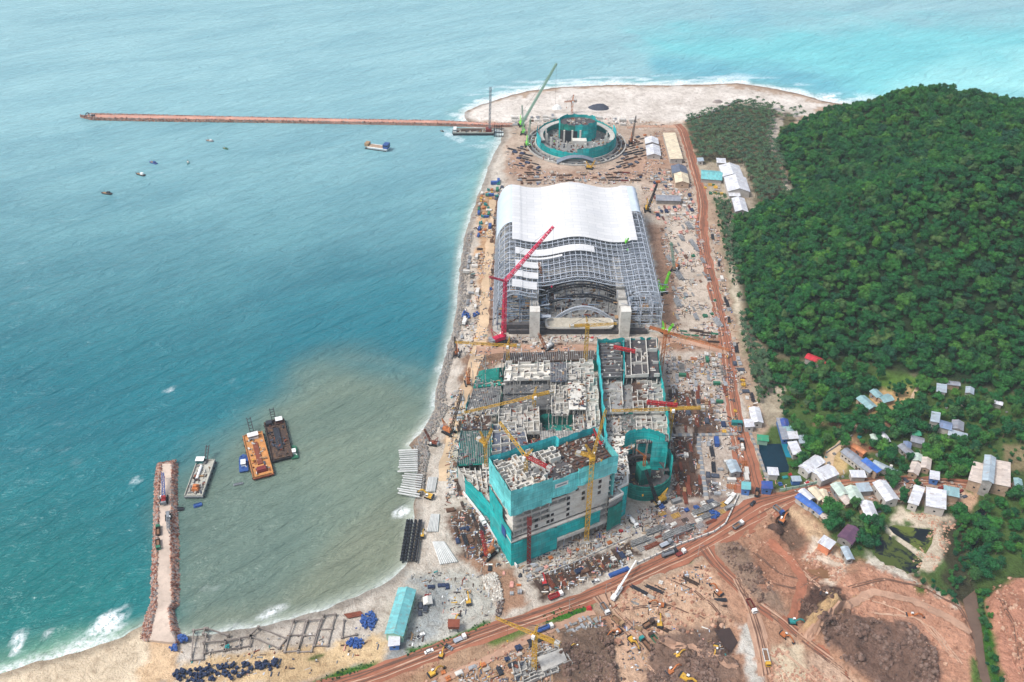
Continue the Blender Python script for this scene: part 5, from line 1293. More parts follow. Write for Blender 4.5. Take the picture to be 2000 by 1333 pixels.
SN = lambda a0, a1: [(TX + 2 + 18.8 * math.cos(rad(a_)), TY + 14 + 11.8 * math.sin(rad(a_))) for a_ in range(a0, a1 + 1, 20)]
strip_net(SN(200, 270), 13, 20, NETD, parent=TH_, seed=51); strip_net(SN(260, 380), GZ, 21, NET, parent=TH_, seed=52); strip_net(SN(20, 200), GZ, 22.5, NET, parent=TH_, seed=53)
b = MB(); litter(b, [(-9, 6), (13, 6), (13, 22), (-9, 22)], 17.02, 60, RR, len(LIT), (.5, 4), (.2, 1.6)); tb(b, 'roof_litter', LIT)['kind'] = 'stuff'
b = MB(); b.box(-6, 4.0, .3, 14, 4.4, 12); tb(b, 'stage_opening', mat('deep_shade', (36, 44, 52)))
for x in (-12, -4, 4): b = MB(); b.box(x, 1.8, .3, 1.6, 1.6, 13); tb(b, 'pylon', CONCW)
b = MB(); b.box(3, -3, .3, 14, 7, 5.5); tb(b, 'control_block', CONCW)
b = MB()
for i in range(12):
    s, s2 = -1 + i / 6, -1 + (i + 1) / 6
    b.frame8([(-2 + 19 * s, -47 - 3 * s * s + 3, 1 + 5 * (1 - s * s)), (-2 + 19 * s2, -47 - 3 * s2 * s2 + 3, 1 + 5 * (1 - s2 * s2)), (-2 + 19 * s2, -39, 1.5 + 5 * (1 - s2 * s2)), (-2 + 19 * s, -39, 1.5 + 5 * (1 - s * s))][::1], [(-2 + 19 * s, -47 - 3 * s * s + 3, 1.4 + 5 * (1 - s * s)), (-2 + 19 * s2, -47 - 3 * s2 * s2 + 3, 1.4 + 5 * (1 - s2 * s2)), (-2 + 19 * s2, -39, 1.9 + 5 * (1 - s2 * s2)), (-2 + 19 * s, -39, 1.9 + 5 * (1 - s * s))])
tb(b, 'entrance_canopy', mat('canopy_grey', (110, 118, 128)))
b = MB()
for i in range(420):
    a, r = RR.uniform(0, 6.28), RR.choice([RR.uniform(5, 37), RR.uniform(41, 49)]); b.m(RR.randrange(len(LIT))); b.box(r * math.cos(a), r * math.sin(a), .36, RR.uniform(.6, 4), RR.uniform(.4, 1.4), RR.uniform(.3, 2), a + RR.uniform(0, 2))
tb(b, 'floor_litter', LIT)['kind'] = 'stuff'
# ================================================================== cranes
def vec(az, el, L): return Vector((math.cos(az) * math.cos(el) * L, math.sin(az) * math.cos(el) * L, math.sin(el) * L))

def tower_crane(base, mast, az, jib, label, el=0., counter=14, m=YEL, cm=None, w=2.0, cj=None, t=.19):
    T = thing('tower_crane', base, label, 'tower crane'); cm = cm or m
    b = MB(); b.lattice((0, 0, 0), (0, 0, mast), w, max(6, int(mast / 2.2)), t); b.build('mast', m, T)
    b = MB(); b.box(0, 0, -.4, 4.5, 4.5, .8); b.build('footing', CONC, T)
    b = MB(); b.box(0, 0, mast, w * 1.4, w * 1.4, 1.3); b.tube((0, 0, mast + 1.3), (0, 0, mast + 1.9), w * .8, 10); b.build('slewing_ring', m, T)
    top = Vector((0, 0, mast + 2.2)); side = Vector((-math.sin(az), math.cos(az), 0))
    tip = top + vec(az, el, jib); b = MB(); b.lattice(top, tip, 1.6, max(8, int(jib / 2)), t * .9, tri=True, w2=1.1); b.build('jib', m, T)
    back = top - vec(az, 0, counter); b = MB(); b.lattice(top, back, 1.5, max(4, int(counter / 2)), t * .9); b.bar(top + side * .9, back + side * .9, .25); b.bar(top - side * .9, back - side * .9, .25); b.build('counter_jib', cj or cm, T)
    q = top - vec(az, 0, counter - 1.6); b = MB(); b.box(q.x, q.y, q.z - 1.6, 2.4, 2.0, 2.6, az); b.build('counterweight', CONC, T)
    c = top + side * 1.9; b = MB(); b.box(c.x, c.y, c.z - 1.4, 1.6, 1.4, 2.0, az); b.build('cab', WHT, T)
    ap = top + Vector((0, 0, 7)) - vec(az, 0, 1.2 if el == 0 else 4)
    b = MB(); b.lattice(top, ap, 1.3, 4, t * .9, w2=.5); b.build('apex', m, T)
    b = MB(); b.bar(ap, top.lerp(tip, .45 if el == 0 else .95), .13); b.bar(ap, back + Vector((0, 0, .5)), .13)
    if el == 0: b.bar(ap, top.lerp(tip, .8), .12)
    b.build('pendant', STEELD, T)
    hk = top.lerp(tip, .7) if el == 0 else tip; dz = min(hk.z - 3, mast * .55)
    b = MB(); b.bar(hk, hk - Vector((0, 0, dz)), .09); b.build('hoist_rope', STEELD, T); e = hk - Vector((0, 0, dz)); b = MB(); b.box(e.x, e.y, e.z - 1, .7, .5, 1.1); b.build('hook_block', m, T)
    return T

def crawler_crane(base, az, boom, el, label, m=YEL, bm=None, fly=0, flyel=0, gantry=True, w=1.6, s=1.0, name='crawler_crane', t=.17):
    T = thing(name, base, label, 'crawler crane', az); bm = bm or m
    for sg in (-1, 1):
        b = MB(); b.box(0, sg * 2.3 * s, .25, 7.5 * s, 1.1 * s, .9 * s); b.tube((-3.6 * s, sg * 2.3 * s - .5 * s, .75 * s), (-3.6 * s, sg * 2.3 * s + .5 * s, .75 * s), .7 * s, 10); b.tube((3.6 * s, sg * 2.3 * s - .5 * s, .75 * s), (3.6 * s, sg * 2.3 * s + .5 * s, .75 * s), .7 * s, 10); b.build('track', BLACK, T)
    b = MB(); b.box(0, 0, .8 * s, 4.4 * s, 3.6 * s, .7 * s); b.tube((0, 0, 1.4 * s), (0, 0, 1.8 * s), 1.4 * s, 12); b.build('undercarriage', STEELD, T)
    b = MB(); b.box(-1.3 * s, 0, 1.8 * s, 6.4 * s, 3.0 * s, 1.8 * s, top=(.96, .9)); b.build('machinery_house', m, T)
    b = MB(); b.box(1.6 * s, 1.9 * s, 1.8 * s, 1.8 * s, 1.1 * s, 1.9 * s, top=(.8, .9)); cb = b.build('cab', WHT, T); b = MB(); b.box(2.45 * s, 1.9 * s, 2.5 * s, .12, .9 * s, .9 * s); b.build('window', GLASS, cb)
    b = MB(); b.box(-4.9 * s, 0, 1.7 * s, 1.5 * s, 3.8 * s, 2.0 * s); b.build('counterweight', GREY, T)
    p0 = Vector((1.6 * s, 0, 2.2 * s)); tip = p0 + vec(0, el, boom); n = max(8, int(boom / 2.2))
    b = MB(); b.lattice(p0, tip, w, n, t, w2=w * .7); b.build('boom', bm, T)
    if gantry:
        g = Vector((-2.8 * s, 0, 3.6 * s)) + vec(math.pi - .75, 0, 0) + Vector((-2.4 * s, 0, 6 * s)); b = MB(); b.bar((-.5 * s, -.9 * s, 3.2 * s), g, .35); b.bar((-.5 * s, .9 * s, 3.2 * s), g, .35); b.bar((-4 * s, 0, 3.4 * s), g, .3); b.build('gantry', m, T)
        b = MB(); b.bar(g, tip, .12); b.build('pendant', STEELD, T)
    if fly:
        ft = tip + vec(0, flyel, fly); b = MB(); b.lattice(tip, ft, w * .8, max(6, int(fly / 2.2)), t * .9, w2=w * .5); b.build('luffing_jib', bm, T); tip2 = ft
        b = MB(); st = tip + vec(0, flyel + 1.9, fly * .3); b.lattice(tip, st, .9, 5, t * .8); b.build('jib_strut', bm, T); b = MB(); b.bar(st, ft, .12); b.bar(st, (-4 * s, 0, 3.2 * s), .12); b.build('pendant', STEELD, T)
    else: tip2 = tip
    b = MB(); L = tip2.z * .6; b.bar(tip2, tip2 - Vector((0, 0, L)), .1); b.build('hoist_rope', STEELD, T); b = MB(); b.box(tip2.x, tip2.y, tip2.z - L - 1, .8, .6, 1.2); b.build('hook_block', m, T)
    return T

G = lambda u, v: at(u, v, GZ)
def solve_el(base, u, v, L, az):
    """elevation that puts the tip of a jib of length L nearest a photo point"""
    best = (1e9, 0)
    for i in range(0, 88):
        t = Vector(base) + vec(az, rad(i), L); q = proj(*t); d = (q[0] - u) ** 2 + (q[1] - v) ** 2
        if d < best[0]: best = (d, rad(i))
    return best[1]
def aim(base, u, v, zt):
    t = at(u, v, zt); d = t - Vector(base); return math.atan2(d.y, d.x), d.length, math.atan2(d.z, math.hypot(d.x, d.y))

# (foot px, foot height, jib head px, jib tip px, ...)
def place_tc(foot, fz, head_v, tip, tipz, label, flat=True, **kw):
    base = at(foot[0], foot[1], fz); h = height_at(foot[0], foot[1], head_v, fz) - fz - 1.5
    h = max(6, h); hz2 = fz + h + 2.2
    az, L, el = aim((base.x, base.y, hz2), tip[0], tip[1], hz2 if flat else tipz)
    return tower_crane(base, h, az, L, label, 0 if flat else el, **kw)
place_tc((1027, 924), 55, 893, (976, 824), 82, 'yellow luffing crane with a red counter arm on the roof of the tall block', flat=False, cj=RED_, counter=16, w=1.7)
place_tc((1145, 1055), GZ, 893, (1183, 800), 100, 'tall yellow crane standing in front of the tall block', flat=False, w=2.2, counter=9)
place_tc((949, 912), 12, 868, (961, 838), 46, 'yellow crane with a short raised jib left of the tall block', flat=False, counter=7, w=1.7)
place_tc((1043, 800), 10, 775, (906, 806), 0, 'flat top yellow crane with its long jib across the grey podium decks', counter=13, w=2.0)
place_tc((1306, 856), GZ, 800, (1195, 802), 0, 'yellow crane with level jib and red sign at the right edge of the podium', counter=20, w=2.0)
place_tc((1143, 707), 6, 637, (1205, 632), 0, 'yellow crane mast before the curved stage of the hall', counter=12, w=2.2)
place_tc((992, 712), GZ, 676, (888, 668), 0, 'yellow crane with level jib left of the hall near the red crane', counter=9, w=1.9)
place_tc((1290, 730), GZ, 650, (1425, 684), 0, 'orange crane with its jib over the haul road', counter=14, m=ORN, w=1.9)
place_tc((1043, 1308), GZ, 1240, (968, 1206), 0, 'yellow crane over the small foundations at the bottom of the photo', counter=13, w=2.2)
place_tc((1117, 222), GZ, 199, (1102, 199), 0, 'small orange crane on the pale sand behind the theatre', counter=5, m=ORN, w=1.8)
b = MB(); c = at(1294, 787, 44); b.lattice(c - Vector((9, 0, -.5)), c + Vector((9, 0, -2)), 1.6, 8, .35); T = tag(b.build('steel_girder', RED_), 'red girder lying above the level jib at the podium edge', 'girder')
b = MB(); c = at(1220, 682, 27); b.lattice(c - Vector((7, -1.5, -.5)), c + Vector((7, -1.5, -1)), 1.5, 8, .35); tag(b.build('steel_girder', RED_), 'red girder lying on the dark deck of the right wing', 'girder')

def place_cc(foot, tip, tipz, label, z=GZ, **kw):
    base = at(foot[0], foot[1], z); az, L, el = aim((base.x, base.y, z + 2), tip[0], tip[1], tipz)
    return crawler_crane(base, az, max(8, L), el, label, **kw)
# the big red crane: tall mast, luffing jib over the roof
base = at(978, 668); hm = height_at(986, 668, 556) - 4
az = aim(base, 1085, 474, 70)[0]
crawler_crane(base, az, hm, rad(88), 'giant red crawler crane with a lattice jib over the white roof strips', m=PINK_, fly=aim((base.x, base.y, hm), 1085, 474, 78)[1], flyel=aim((base.x, base.y, hm), 1085, 474, 78)[2], w=2.4, s=1.5, t=.28)
place_cc((1287, 982), (1266, 918), 34, 'yellow crawler crane with a dark boom beside the netted drum', m=YEL, bm=STEELD, t=.24)
place_cc((1233, 280), (1242, 226), 46, 'orange crawler crane with a thin dark boom right of the theatre', m=ORN, bm=STEELD)
place_cc((1264, 412), (1283, 358), 46, 'yellow crawler crane with a black boom at the right side of the white roof', m=YEL, bm=STEELD, t=.24)
place_cc((877, 846), (897, 768), 40, 'orange crawler crane with a leaning boom on the shore track', m=ORN, bm=DARKW)
place_cc((914, 750), (916, 716), 22, 'orange crawler crane on the shore track at the sheeted ramp', m=ORN, s=.8)
place_cc((1069, 682), (1055, 650), 20, 'white and yellow crane on the crossing road in front of the hall', m=WHT, bm=ORN, s=.9)
place_cc((1066, 572), (1054, 512), 40, 'orange crane standing inside the bare trusses of the hall', m=ORN, z=GZ + 1)
place_cc((1292, 572), (1305, 530), 24, 'lime green crawler crane right of the bare trusses', m=LIME, bm=LIME, t=.26)
place_cc((1300, 652), (1312, 632), 14, 'lime green crawler crane with a short boom below the hall corner', m=LIME, bm=LIME, s=.9, t=.26)
place_cc((1318, 528), (1312, 472), 38, 'orange crane with a pale green boom in the sandy yard', m=ORN, bm=PALEG)
place_cc((1222, 476), (1228, 462), 50, 'small lime green lifting crane at the lower edge of the white roof', m=LIME, z=33, s=.4, w=.8)
place_cc((1022, 262), (1020, 205), 40, 'pale green crane mast left of the theatre nets', m=LIME, bm=PALEG)
place_cc((1018, 246), (1086, 124), 118, 'green crane with a very long pale boom reaching over the sea beyond the theatre', m=LIME, bm=PALEG, w=1.9, s=1.0, t=.2)
place_cc((1030, 286), (1036, 232), 44, 'green crane close to the ring trench of the theatre', m=LIME, bm=PALEG)
place_cc((1152, 330), (1160, 312), 12, 'yellow crane beside the grey canopy of the theatre', m=YEL, s=.8)
place_cc((892, 694), (888, 655), 24, 'black piling rig with an orange body on the shore track', m=ORN, bm=STEELD, w=1.2, s=.8, name='piling_rig')
place_cc((954, 1085), (944, 1035), 26, 'orange crawler crane with a red boom left of the tall block', m=ORN, bm=RED_)
place_cc((846, 868), (832, 838), 14, 'rusty piling rig on the rocky shore', m=RUST, bm=RUST, s=.7, w=1.1, name='piling_rig')
place_cc((1040, 880), (1047, 858), 28, 'red jib crane behind the tall block', m=RED_, bm=RED_, z=12, s=.6)
place_cc((1172, 868), (1168, 852), 60, 'red placing crane on the brown roof of the tall block', m=RED_, bm=RED_, z=55.5, s=.45, w=.8)

# ================================================================== excavators, trucks, cars
def excavator(p, az, label, m=YEL, turn=0., s=1.0, name='excavator', cat='excavator', reach=1.0):
    s *= .78
    T = thing(name, p, label, cat, az)
    for sg in (-1, 1):
        b = MB(); b.box(0, sg * 1.15 * s, .1, 3.6 * s, .6 * s, .7 * s); b.tube((-1.8 * s, sg * 1.15 * s - .3 * s, .45 * s), (-1.8 * s, sg * 1.15 * s + .3 * s, .45 * s), .4 * s, 8); b.tube((1.8 * s, sg * 1.15 * s - .3 * s, .45 * s), (1.8 * s, sg * 1.15 * s + .3 * s, .45 * s), .4 * s, 8); b.build('track', BLACK, T)
    c, q = math.cos(turn), math.sin(turn); R2 = lambda x, y, z: (x * s * c - y * s * q, x * s * q + y * s * c, z * s)
    def pb2(x, y, z, a, d, h, nm, mm, top=(1, 1), par=T):
        b = MB(); e = R2(x, y, z); b.box(e[0], e[1], e[2], a * s, d * s, h * s, turn, top); return b.build(nm, mm, par)
    pb2(-.5, 0, .9, 3.4, 2.6, 1.1, 'body', m, (.95, .9)); cb = pb2(.6, .75, 1.0, 1.3, 1.0, 1.9, 'cab', WHT if m is not WHT else GREY, (.85, .9)); pb2(.65, .75, 1.95, 1.22, 1.06, .7, 'window', GLASS, (.9, .95), cb); pb2(-2.2, 0, .95, .7, 2.6, 1.2, 'counterweight', STEELD)
    k = [R2(.9, -.3, 1.8), R2(2.9 * reach, -.3, 4.0), R2(4.6 * reach, -.3, 3.4)]; b = MB(); b.path(k, .55 * s, .7 * s); b.build('boom', m, T)
    b = MB(); e = R2(6.2 * reach, -.3, 1.2); b.bar(k[2], e, .4 * s, .5 * s); b.build('stick', m, T)
    b = MB(); b.box(e[0], e[1], e[2] - .9 * s, 1.1 * s, 1.2 * s, 1.0 * s, turn, (1.2, 1)); b.build('bucket', STEELD, T)
    return T

def wheels(T, xs, tr, r, m=BLACK):
    for x in xs:
        for sg in (-1, 1):
            b = MB(); b.tube((x, sg * tr - .17, r), (x, sg * tr + .17, r), r, 10); w = b.build('wheel', m, T)
            b = MB(); b.tube((x, sg * (tr + .18), r), (x, sg * (tr + .21), r), r * .5, 8); b.build('rim', GREY, w)

def truck(p, az, label, kind='dump', cabm=WHT, bedm=GREY, L=8.5, load=None, name=None):
    L *= .86
    T = thing(name or {'dump': 'dump_truck', 'tank': 'tanker_truck', 'flat': 'flatbed_truck', 'box': 'box_truck', 'mixer': 'concrete_mixer'}[kind], p, label, 'truck', az)
    wheels(T, [L * .5 - 1.2, -L * .5 + 1.0, -L * .5 + 2.4], 1.05, .52)
    b = MB(); b.box(0, 0, .6, L, 1.3, .4); b.build('chassis', STEELD, T)
    b = MB(); x = L / 2 - .9; b.box(x, 0, .75, 1.9, 2.4, 2.1, 0, (.9, .95)); cb = b.build('cab', cabm, T)
    b = MB(); b.box(x + .86, 0, 1.75, .2, 2.1, .8); b.build('windscreen', GLASS, cb)
    bl, cx = L - 2.4, -1.0
    if kind == 'dump':
        b = MB(); b.box(cx, 0, 1.05, bl, 2.4, .2)
        for sg in (-1, 1): b.box(cx, sg * 1.2, 1.25, bl, .15, 1.1)
        b.box(cx + bl / 2, 0, 1.25, .15, 2.4, 1.4); b.box(cx - bl / 2, 0, 1.25, .15, 2.4, .9); b.build('tipping_bed', bedm, T)
        b = MB(); b.box(cx, 0, 1.3, bl * .94, 2.1, .7, 0, (.75, .6)); b.build('load', load or mat('earth_load', (120, 88, 66)), T)
    elif kind == 'tank':
        b = MB(); b.tube((cx - bl / 2, 0, 2.0), (cx + bl / 2, 0, 2.0), 1.2, 14); b.build('tank', bedm, T); b = MB(); b.box(cx, 0, 3.1, bl * .8, .5, .25); b.build('walkway', STEELD, T)
    elif kind == 'mixer':
        b = MB(); b.tube((cx - bl * .45, 0, 2.5), (cx, 0, 2.2), .7, 12, 1.25); b.tube((cx, 0, 2.2), (cx + bl * .45, 0, 1.9), 1.25, 12, .8); b.build('drum', bedm, T)
    elif kind == 'box':
        b = MB(); b.box(cx, 0, 1.05, bl, 2.4, 2.3); b.build('cargo_box', bedm, T)
    else:
        b = MB(); b.box(cx, 0, 1.05, bl, 2.4, .2); b.build('flat_bed', bedm, T)
        if load: 
            b = MB(); 
            for i in range(5): b.box(cx, -1 + .5 * i, 1.26, bl * .95, .36, .35 + .1 * (i % 2))
            b.build('load', load, T)
    return T

def car(p, az, label, m=WHT, pick=False):
    T = thing('pickup_truck' if pick else 'parked_car', p, label, 'pickup' if pick else 'car', az); wheels(T, (1.4, -1.4), .8, .36)
    b = MB(); b.box(0, 0, .35, 4.6, 1.8, .65, 0, (.97, .92)); b.build('body', m, T)
    b = MB(); b.box(.3 if pick else -.2, 0, 1.0, 1.8 if pick else 2.6, 1.65, .65, 0, (.7, .85)); c = b.build('cabin', m, T); b = MB(); b.box(.3 if pick else -.2, 0, 1.08, 1.84 if pick else 2.64, 1.69, .36, 0, (.84, .93)); b.build('windows', GLASS, c)
    if pick: b = MB(); b.box(-1.5, 0, 1.0, 1.5, 1.5, .06); b.build('load_bed', STEELD, T)
    return T
def on(u, v): q = at(u, v, GZ); return Vector((q.x, q.y, gz(q.x, q.y)))
hd = heading
truck(on(1085, 1167), hd(1070, 1172, 1100, 1160), 'red tipper with white cab on the main dirt road', bedm=RED_, L=9.5, load=MAROON)
truck(on(1307, 1084), hd(1292, 1090, 1325, 1078), 'dark grey tanker on the main dirt road below the drum', 'tank', STEELD, GREY, 11)
truck(on(1329, 1083), hd(1325, 1084, 1340, 1076), 'short white cabbed truck right behind the grey tanker', 'flat', WHT, MAROON, 7)
truck(on(1441, 1029), hd(1430, 1035, 1450, 1022), 'brown loaded dump truck near the junction', bedm=GREY, cabm=WHT)
truck(on(1425, 978), hd(1415, 990, 1435, 968), 'long white lorry parked at the entrance of the yard', 'flat', WHT, WHT, 11)
truck(on(1449, 870), hd(1450, 880, 1448, 860), 'dark dump truck on the wide part of the haul road', bedm=STEELD, cabm=GREY)
truck(on(1444, 840), hd(1444, 848, 1443, 830), 'grey dump truck farther up the haul road', bedm=GREY, cabm=STEELD)
truck(on(1478, 966), hd(1478, 975, 1480, 960), 'dark truck standing between the two gate houses', bedm=STEELD, cabm=STEELD, L=7)
car(on(1470, 985), hd(1466, 990, 1475, 980), 'dark car crossing the wide junction', STEELD)
truck(on(1383, 545), hd(1380, 535, 1386, 555), 'grey lorry on the upper haul road beside the palms', bedm=GREY, cabm=GREY)
car(on(1163, 1137), hd(1150, 1141, 1172, 1132), 'white pickup at the edge of the main dirt road', pick=True)
truck(on(898, 1251), hd(885, 1256, 910, 1245), 'white cabbed truck at the green verge', 'flat', WHT, GREY, 8, STEEL)
car(on(838, 1274), hd(830, 1277, 846, 1270), 'white car on the dirt road near the bottom', WHT)
car(on(877, 1266), hd(870, 1262, 884, 1270), 'grey pickup on the dirt road behind the white car', GREY, True)
car(on(822, 1243), hd(815, 1247, 830, 1238), 'white pickup on the grey beach yard', WHT, True)
truck(on(1181, 1192), hd(1176, 1182, 1190, 1205), 'brown dusty dump truck turning into the pit road', bedm=GREY, cabm=WHT)
truck(on(1206, 1216), hd(1200, 1210, 1215, 1222), 'dusty dump truck lower on the pit road', bedm=TIMBER, cabm=TIMBER)
truck(on(1262, 1262), hd(1285, 1290, 1258, 1258), 'teal cabbed long dump truck in the pit', bedm=DARKW, cabm=TEALP, L=11)
truck(on(1278, 1252), hd(1290, 1268, 1268, 1240), 'dusty green dump truck in the pit', bedm=GREENP, cabm=DARKW, L=9)
truck(on(1266, 1222), hd(1260, 1226, 1275, 1216), 'brown dump truck above the pit', bedm=DARKW, cabm=DARKW, L=8)
truck(on(1467, 1187), hd(1460, 1172, 1474, 1198), 'red truck with white cab on the excavation road', bedm=MAROON, cabm=WHT, L=10)
truck(on(1496, 1288), hd(1492, 1272, 1499, 1302), 'long pale truck with yellow cab on the ramp road', bedm=WHT, cabm=YEL, L=11)
truck(on(1520, 999), hd(1512, 992, 1530, 1008), 'blue cabbed truck at the upper pit', bedm=GREY, cabm=BLUEP)
truck(on(310, 1040), hd(310, 1046, 310, 1034), 'green dump truck on the near jetty, farther one', bedm=DARKW, cabm=GREENP)
truck(on(310, 1067), hd(310, 1058, 311, 1072), 'green dump truck on the near jetty, nearer one', bedm=DARKW, cabm=GREENP)
truck(on(1237, 1024), hd(1232, 1016, 1244, 1030), 'white concrete mixer in front of the netted drum', 'mixer', WHT, WHT)
truck(on(943, 1022), hd(936, 1010, 948, 1028), 'white lorry inside the left yard by the hoarding', 'box', WHT, WHT, 7)
truck(on(832, 1183), hd(829, 1200, 835, 1160), 'grey loaded trailer with red end on the beach yard', 'flat', MAROON, GREY, 12, SLATE)
truck(on(1062, 1232), hd(1040, 1238, 1085, 1220), 'long blue and white tanker below the grass verge', 'tank', WHT, BLUEP, 12)
truck(on(1300, 1065), hd(1290, 1070, 1312, 1060), 'grey lorry by the orange fence strip', 'flat', GREY, GREY, 9, STEEL)
truck(on(908, 632), hd(902, 640, 912, 622), 'white truck at the shore, beside blue barrels', 'box', WHT, WHT, 7)
excavator(on(915, 1178), hd(915, 1182, 911, 1160), 'yellow excavator on the grey beach yard', s=1.3)
excavator(on(1205, 1237), hd(1210, 1232, 1183, 1246), 'rusty orange excavator at the pit edge', ORN, s=1.25)
excavator(on(1234, 1253), hd(1232, 1250, 1245, 1265), 'yellow excavator beside the long dump truck', s=1.25)
excavator(on(1288, 1222), hd(1288, 1228, 1287, 1205), 'yellow excavator with raised boom above the pit', s=1.3)
excavator(on(1322, 1283), hd(1315, 1286, 1336, 1275), 'yellow excavator in the middle of the dark mud', s=1.2)
excavator(on(1397, 1270), hd(1397, 1265, 1395, 1285), 'pale yellow excavator beside the mud pool', s=1.2)
excavator(on(1309, 1315), hd(1300, 1320, 1320, 1308), 'orange excavator at the bottom of the photo', ORN, s=1.4)
excavator(on(1338, 1328), hd(1328, 1320, 1352, 1335), 'big yellow excavator at the bottom edge of the photo', s=1.6)
excavator(on(1403, 1160), hd(1410, 1168, 1385, 1145), 'orange drilling excavator on the pale bank', ORN, s=1.3)
excavator(on(1290, 1184), hd(1300, 1186, 1282, 1183), 'orange tracked loader by the steel frames', ORN, s=1.2)
excavator(on(1531, 1243), hd(1525, 1235, 1545, 1250), 'orange excavator on the excavation road shoulder', ORN, s=1.2)
excavator(on(1548, 1217), hd(1545, 1217, 1568, 1219), 'teal excavator at the foot of the pale ramp', TEALP, s=1.3)
excavator(on(1610, 1166), hd(1606, 1164, 1625, 1170), 'dark excavator with a yellow arm on top of the pale ramp', DARKW, s=1.3)
excavator(on(1527, 1020), hd(1525, 1024, 1536, 1008), 'orange excavator in the upper pit', ORN, s=1.4)
excavator(on(1778, 1206), hd(1775, 1206, 1788, 1207), 'bright orange machine on the red soil plateau', ORN, s=1.3)
excavator(on(838, 972), hd(842, 972, 822, 966), 'yellow excavator among the pale piles on the shore', s=1.5)
excavator(on(825, 1048), hd(825, 1052, 828, 1040), 'small yellow excavator beside the pile heads', s=.9)
excavator(on(886, 1222), hd(884, 1226, 892, 1212), 'yellow machine beside the brown hopper on the beach yard', s=1.3)
excavator(on(180, 229), hd(190, 229, 170, 229), 'dark excavator on the tip of the far jetty', STEELD, s=1.5)
excavator(on(1128, 1262), hd(1126, 1262, 1112, 1268), 'small yellow digger among the grey rubble bundles', s=.9)
excavator(on(1063, 1140), hd(1065, 1148, 1060, 1128), 'red excavator arm over the brown stacks', RED_, s=1.2)
excavator(on(862, 1282), hd(862, 1286, 868, 1270), 'yellow loader beside the dark shed roof at the bottom', s=1.0)
excavator(on(845, 1318), hd(840, 1320, 860, 1308), 'yellow loader at the lower edge near the sandy slope', s=1.3)
# white mobile crane beside the road
mc = on(1204, 1163); T = truck(mc, hd(1196, 1176, 1210, 1155), 'white mobile crane with its boom laid over the road bend', 'flat', WHT, WHT, 11, name='mobile_crane')
b = MB(); b.bar((-4, 0, 2.6), (11, 0, 4.2), 1.0, 1.0); b.bar((11, 0, 4.2), (22, 0, 5.2), .7, .7); b.build('boom', WHT, T); b = MB(); b.box(-3.4, 0, 1.3, 3, 2.4, 1.6); b.build('turret', WHT, T)
# ================================================================== jetties
def rocky(b, pts_l, pts_r, z0, z1, n, rr, smin=.9, smax=2.2, nm=3):
    for _ in range(n):
        k = rr.randrange(len(pts_l) - 1); t, s = rr.random(), rr.random()
        a = pts_l[k].lerp(pts_l[k + 1], t); c = pts_r[k].lerp(pts_r[k + 1], t); p = a.lerp(c, s); r = rr.uniform(smin, smax) / 2
        b.m(rr.randrange(nm)); z = z0 + (z1 - z0) * s
        vs = [(p.x + r * x * rr.uniform(.6, 1.2), p.y + r * y * rr.uniform(.6, 1.2), z + r * q * rr.uniform(.5, 1.1)) for x, y, q in ((1, 0, 0), (0, 1, 0), (-1, 0, 0), (0, -1, 0), (0, 0, 1), (0, 0, -1))]
        b.add(vs, [(0, 1, 4), (1, 2, 4), (2, 3, 4), (3, 0, 4), (1, 0, 5), (2, 1, 5), (3, 2, 5), (0, 3, 5)])
ROCKS = [mat('rock_brown', (172, 132, 112), var=.35), mat('rock_grey', (146, 136, 130), var=.35), mat('rock_red', (124, 80, 66), var=.35)]
rr = random.Random(77)
def jetty(label, left, right, track, topz, n, tmat, sz):
    """left/right: waterline px; track: (left,right) px on top"""
    L0, R0 = [at(u, v, 0) for u, v in left], [at(u, v, 0) for u, v in right]; L1, R1 = [at(u, v, topz) for u, v in track[0]], [at(u, v, topz) for u, v in track[1]]
    o = L0[0].lerp(R0[0], .5); o.z = 0; T = thing('jetty', o, label, 'jetty')
    b = MB()
    for A, B in ((L0, L1), (R1, R0)):
        for i in range(len(A) - 1):
            q = [A[i], A[i + 1], B[i + 1], B[i]]; q = [Vector((p.x, p.y, p.z - (1.5 if p.z < 1 else 0))) for p in q]; b.add(q, [(0, 1, 2, 3)]); b.add(q, [(3, 2, 1, 0)])
    b.build('bank', ROCKS[0], T, world=True)
    b = MB(); 
    for i in range(len(L1) - 1): b.frame8([Vector((p.x, p.y, -1)) for p in (L1[i], R1[i], R1[i + 1], L1[i + 1])], [L1[i], R1[i], R1[i + 1], L1[i + 1]])
    q = [L1[0], R1[0]]; b.build('track', tmat, T, world=True)
    b = MB(); rocky(b, L0, L1, -.3, topz + .2, n, rr, *sz); rocky(b, R0, R1, -.3, topz + .2, n, rr, *sz); rocky(b, [L0[0], L1[0]], [R0[0], R1[0]], -.3, topz, n // 12, rr, *sz); b.build('rubble_mound', ROCKS, T, world=True)['kind'] = 'stuff'
jetty('long thin red brown rock jetty reaching left across the far water', [(158, 229), (180, 221), (300, 224), (500, 229), (700, 233), (860, 236), (960, 243), (1000, 243)], [(158, 230), (180, 235), (300, 238), (500, 240), (700, 243), (860, 246), (960, 249), (1000, 249)],
      ([(172, 226), (190, 224.5), (300, 226), (500, 230), (700, 234), (860, 236.5), (960, 241), (1000, 241)], [(172, 228.5), (190, 230), (300, 231.5), (500, 234.5), (700, 238), (860, 241), (960, 244.5), (1000, 245)]), 3.2, 2600, road_mat('jetty_track', (188, 140, 122)), (.9, 2.4))
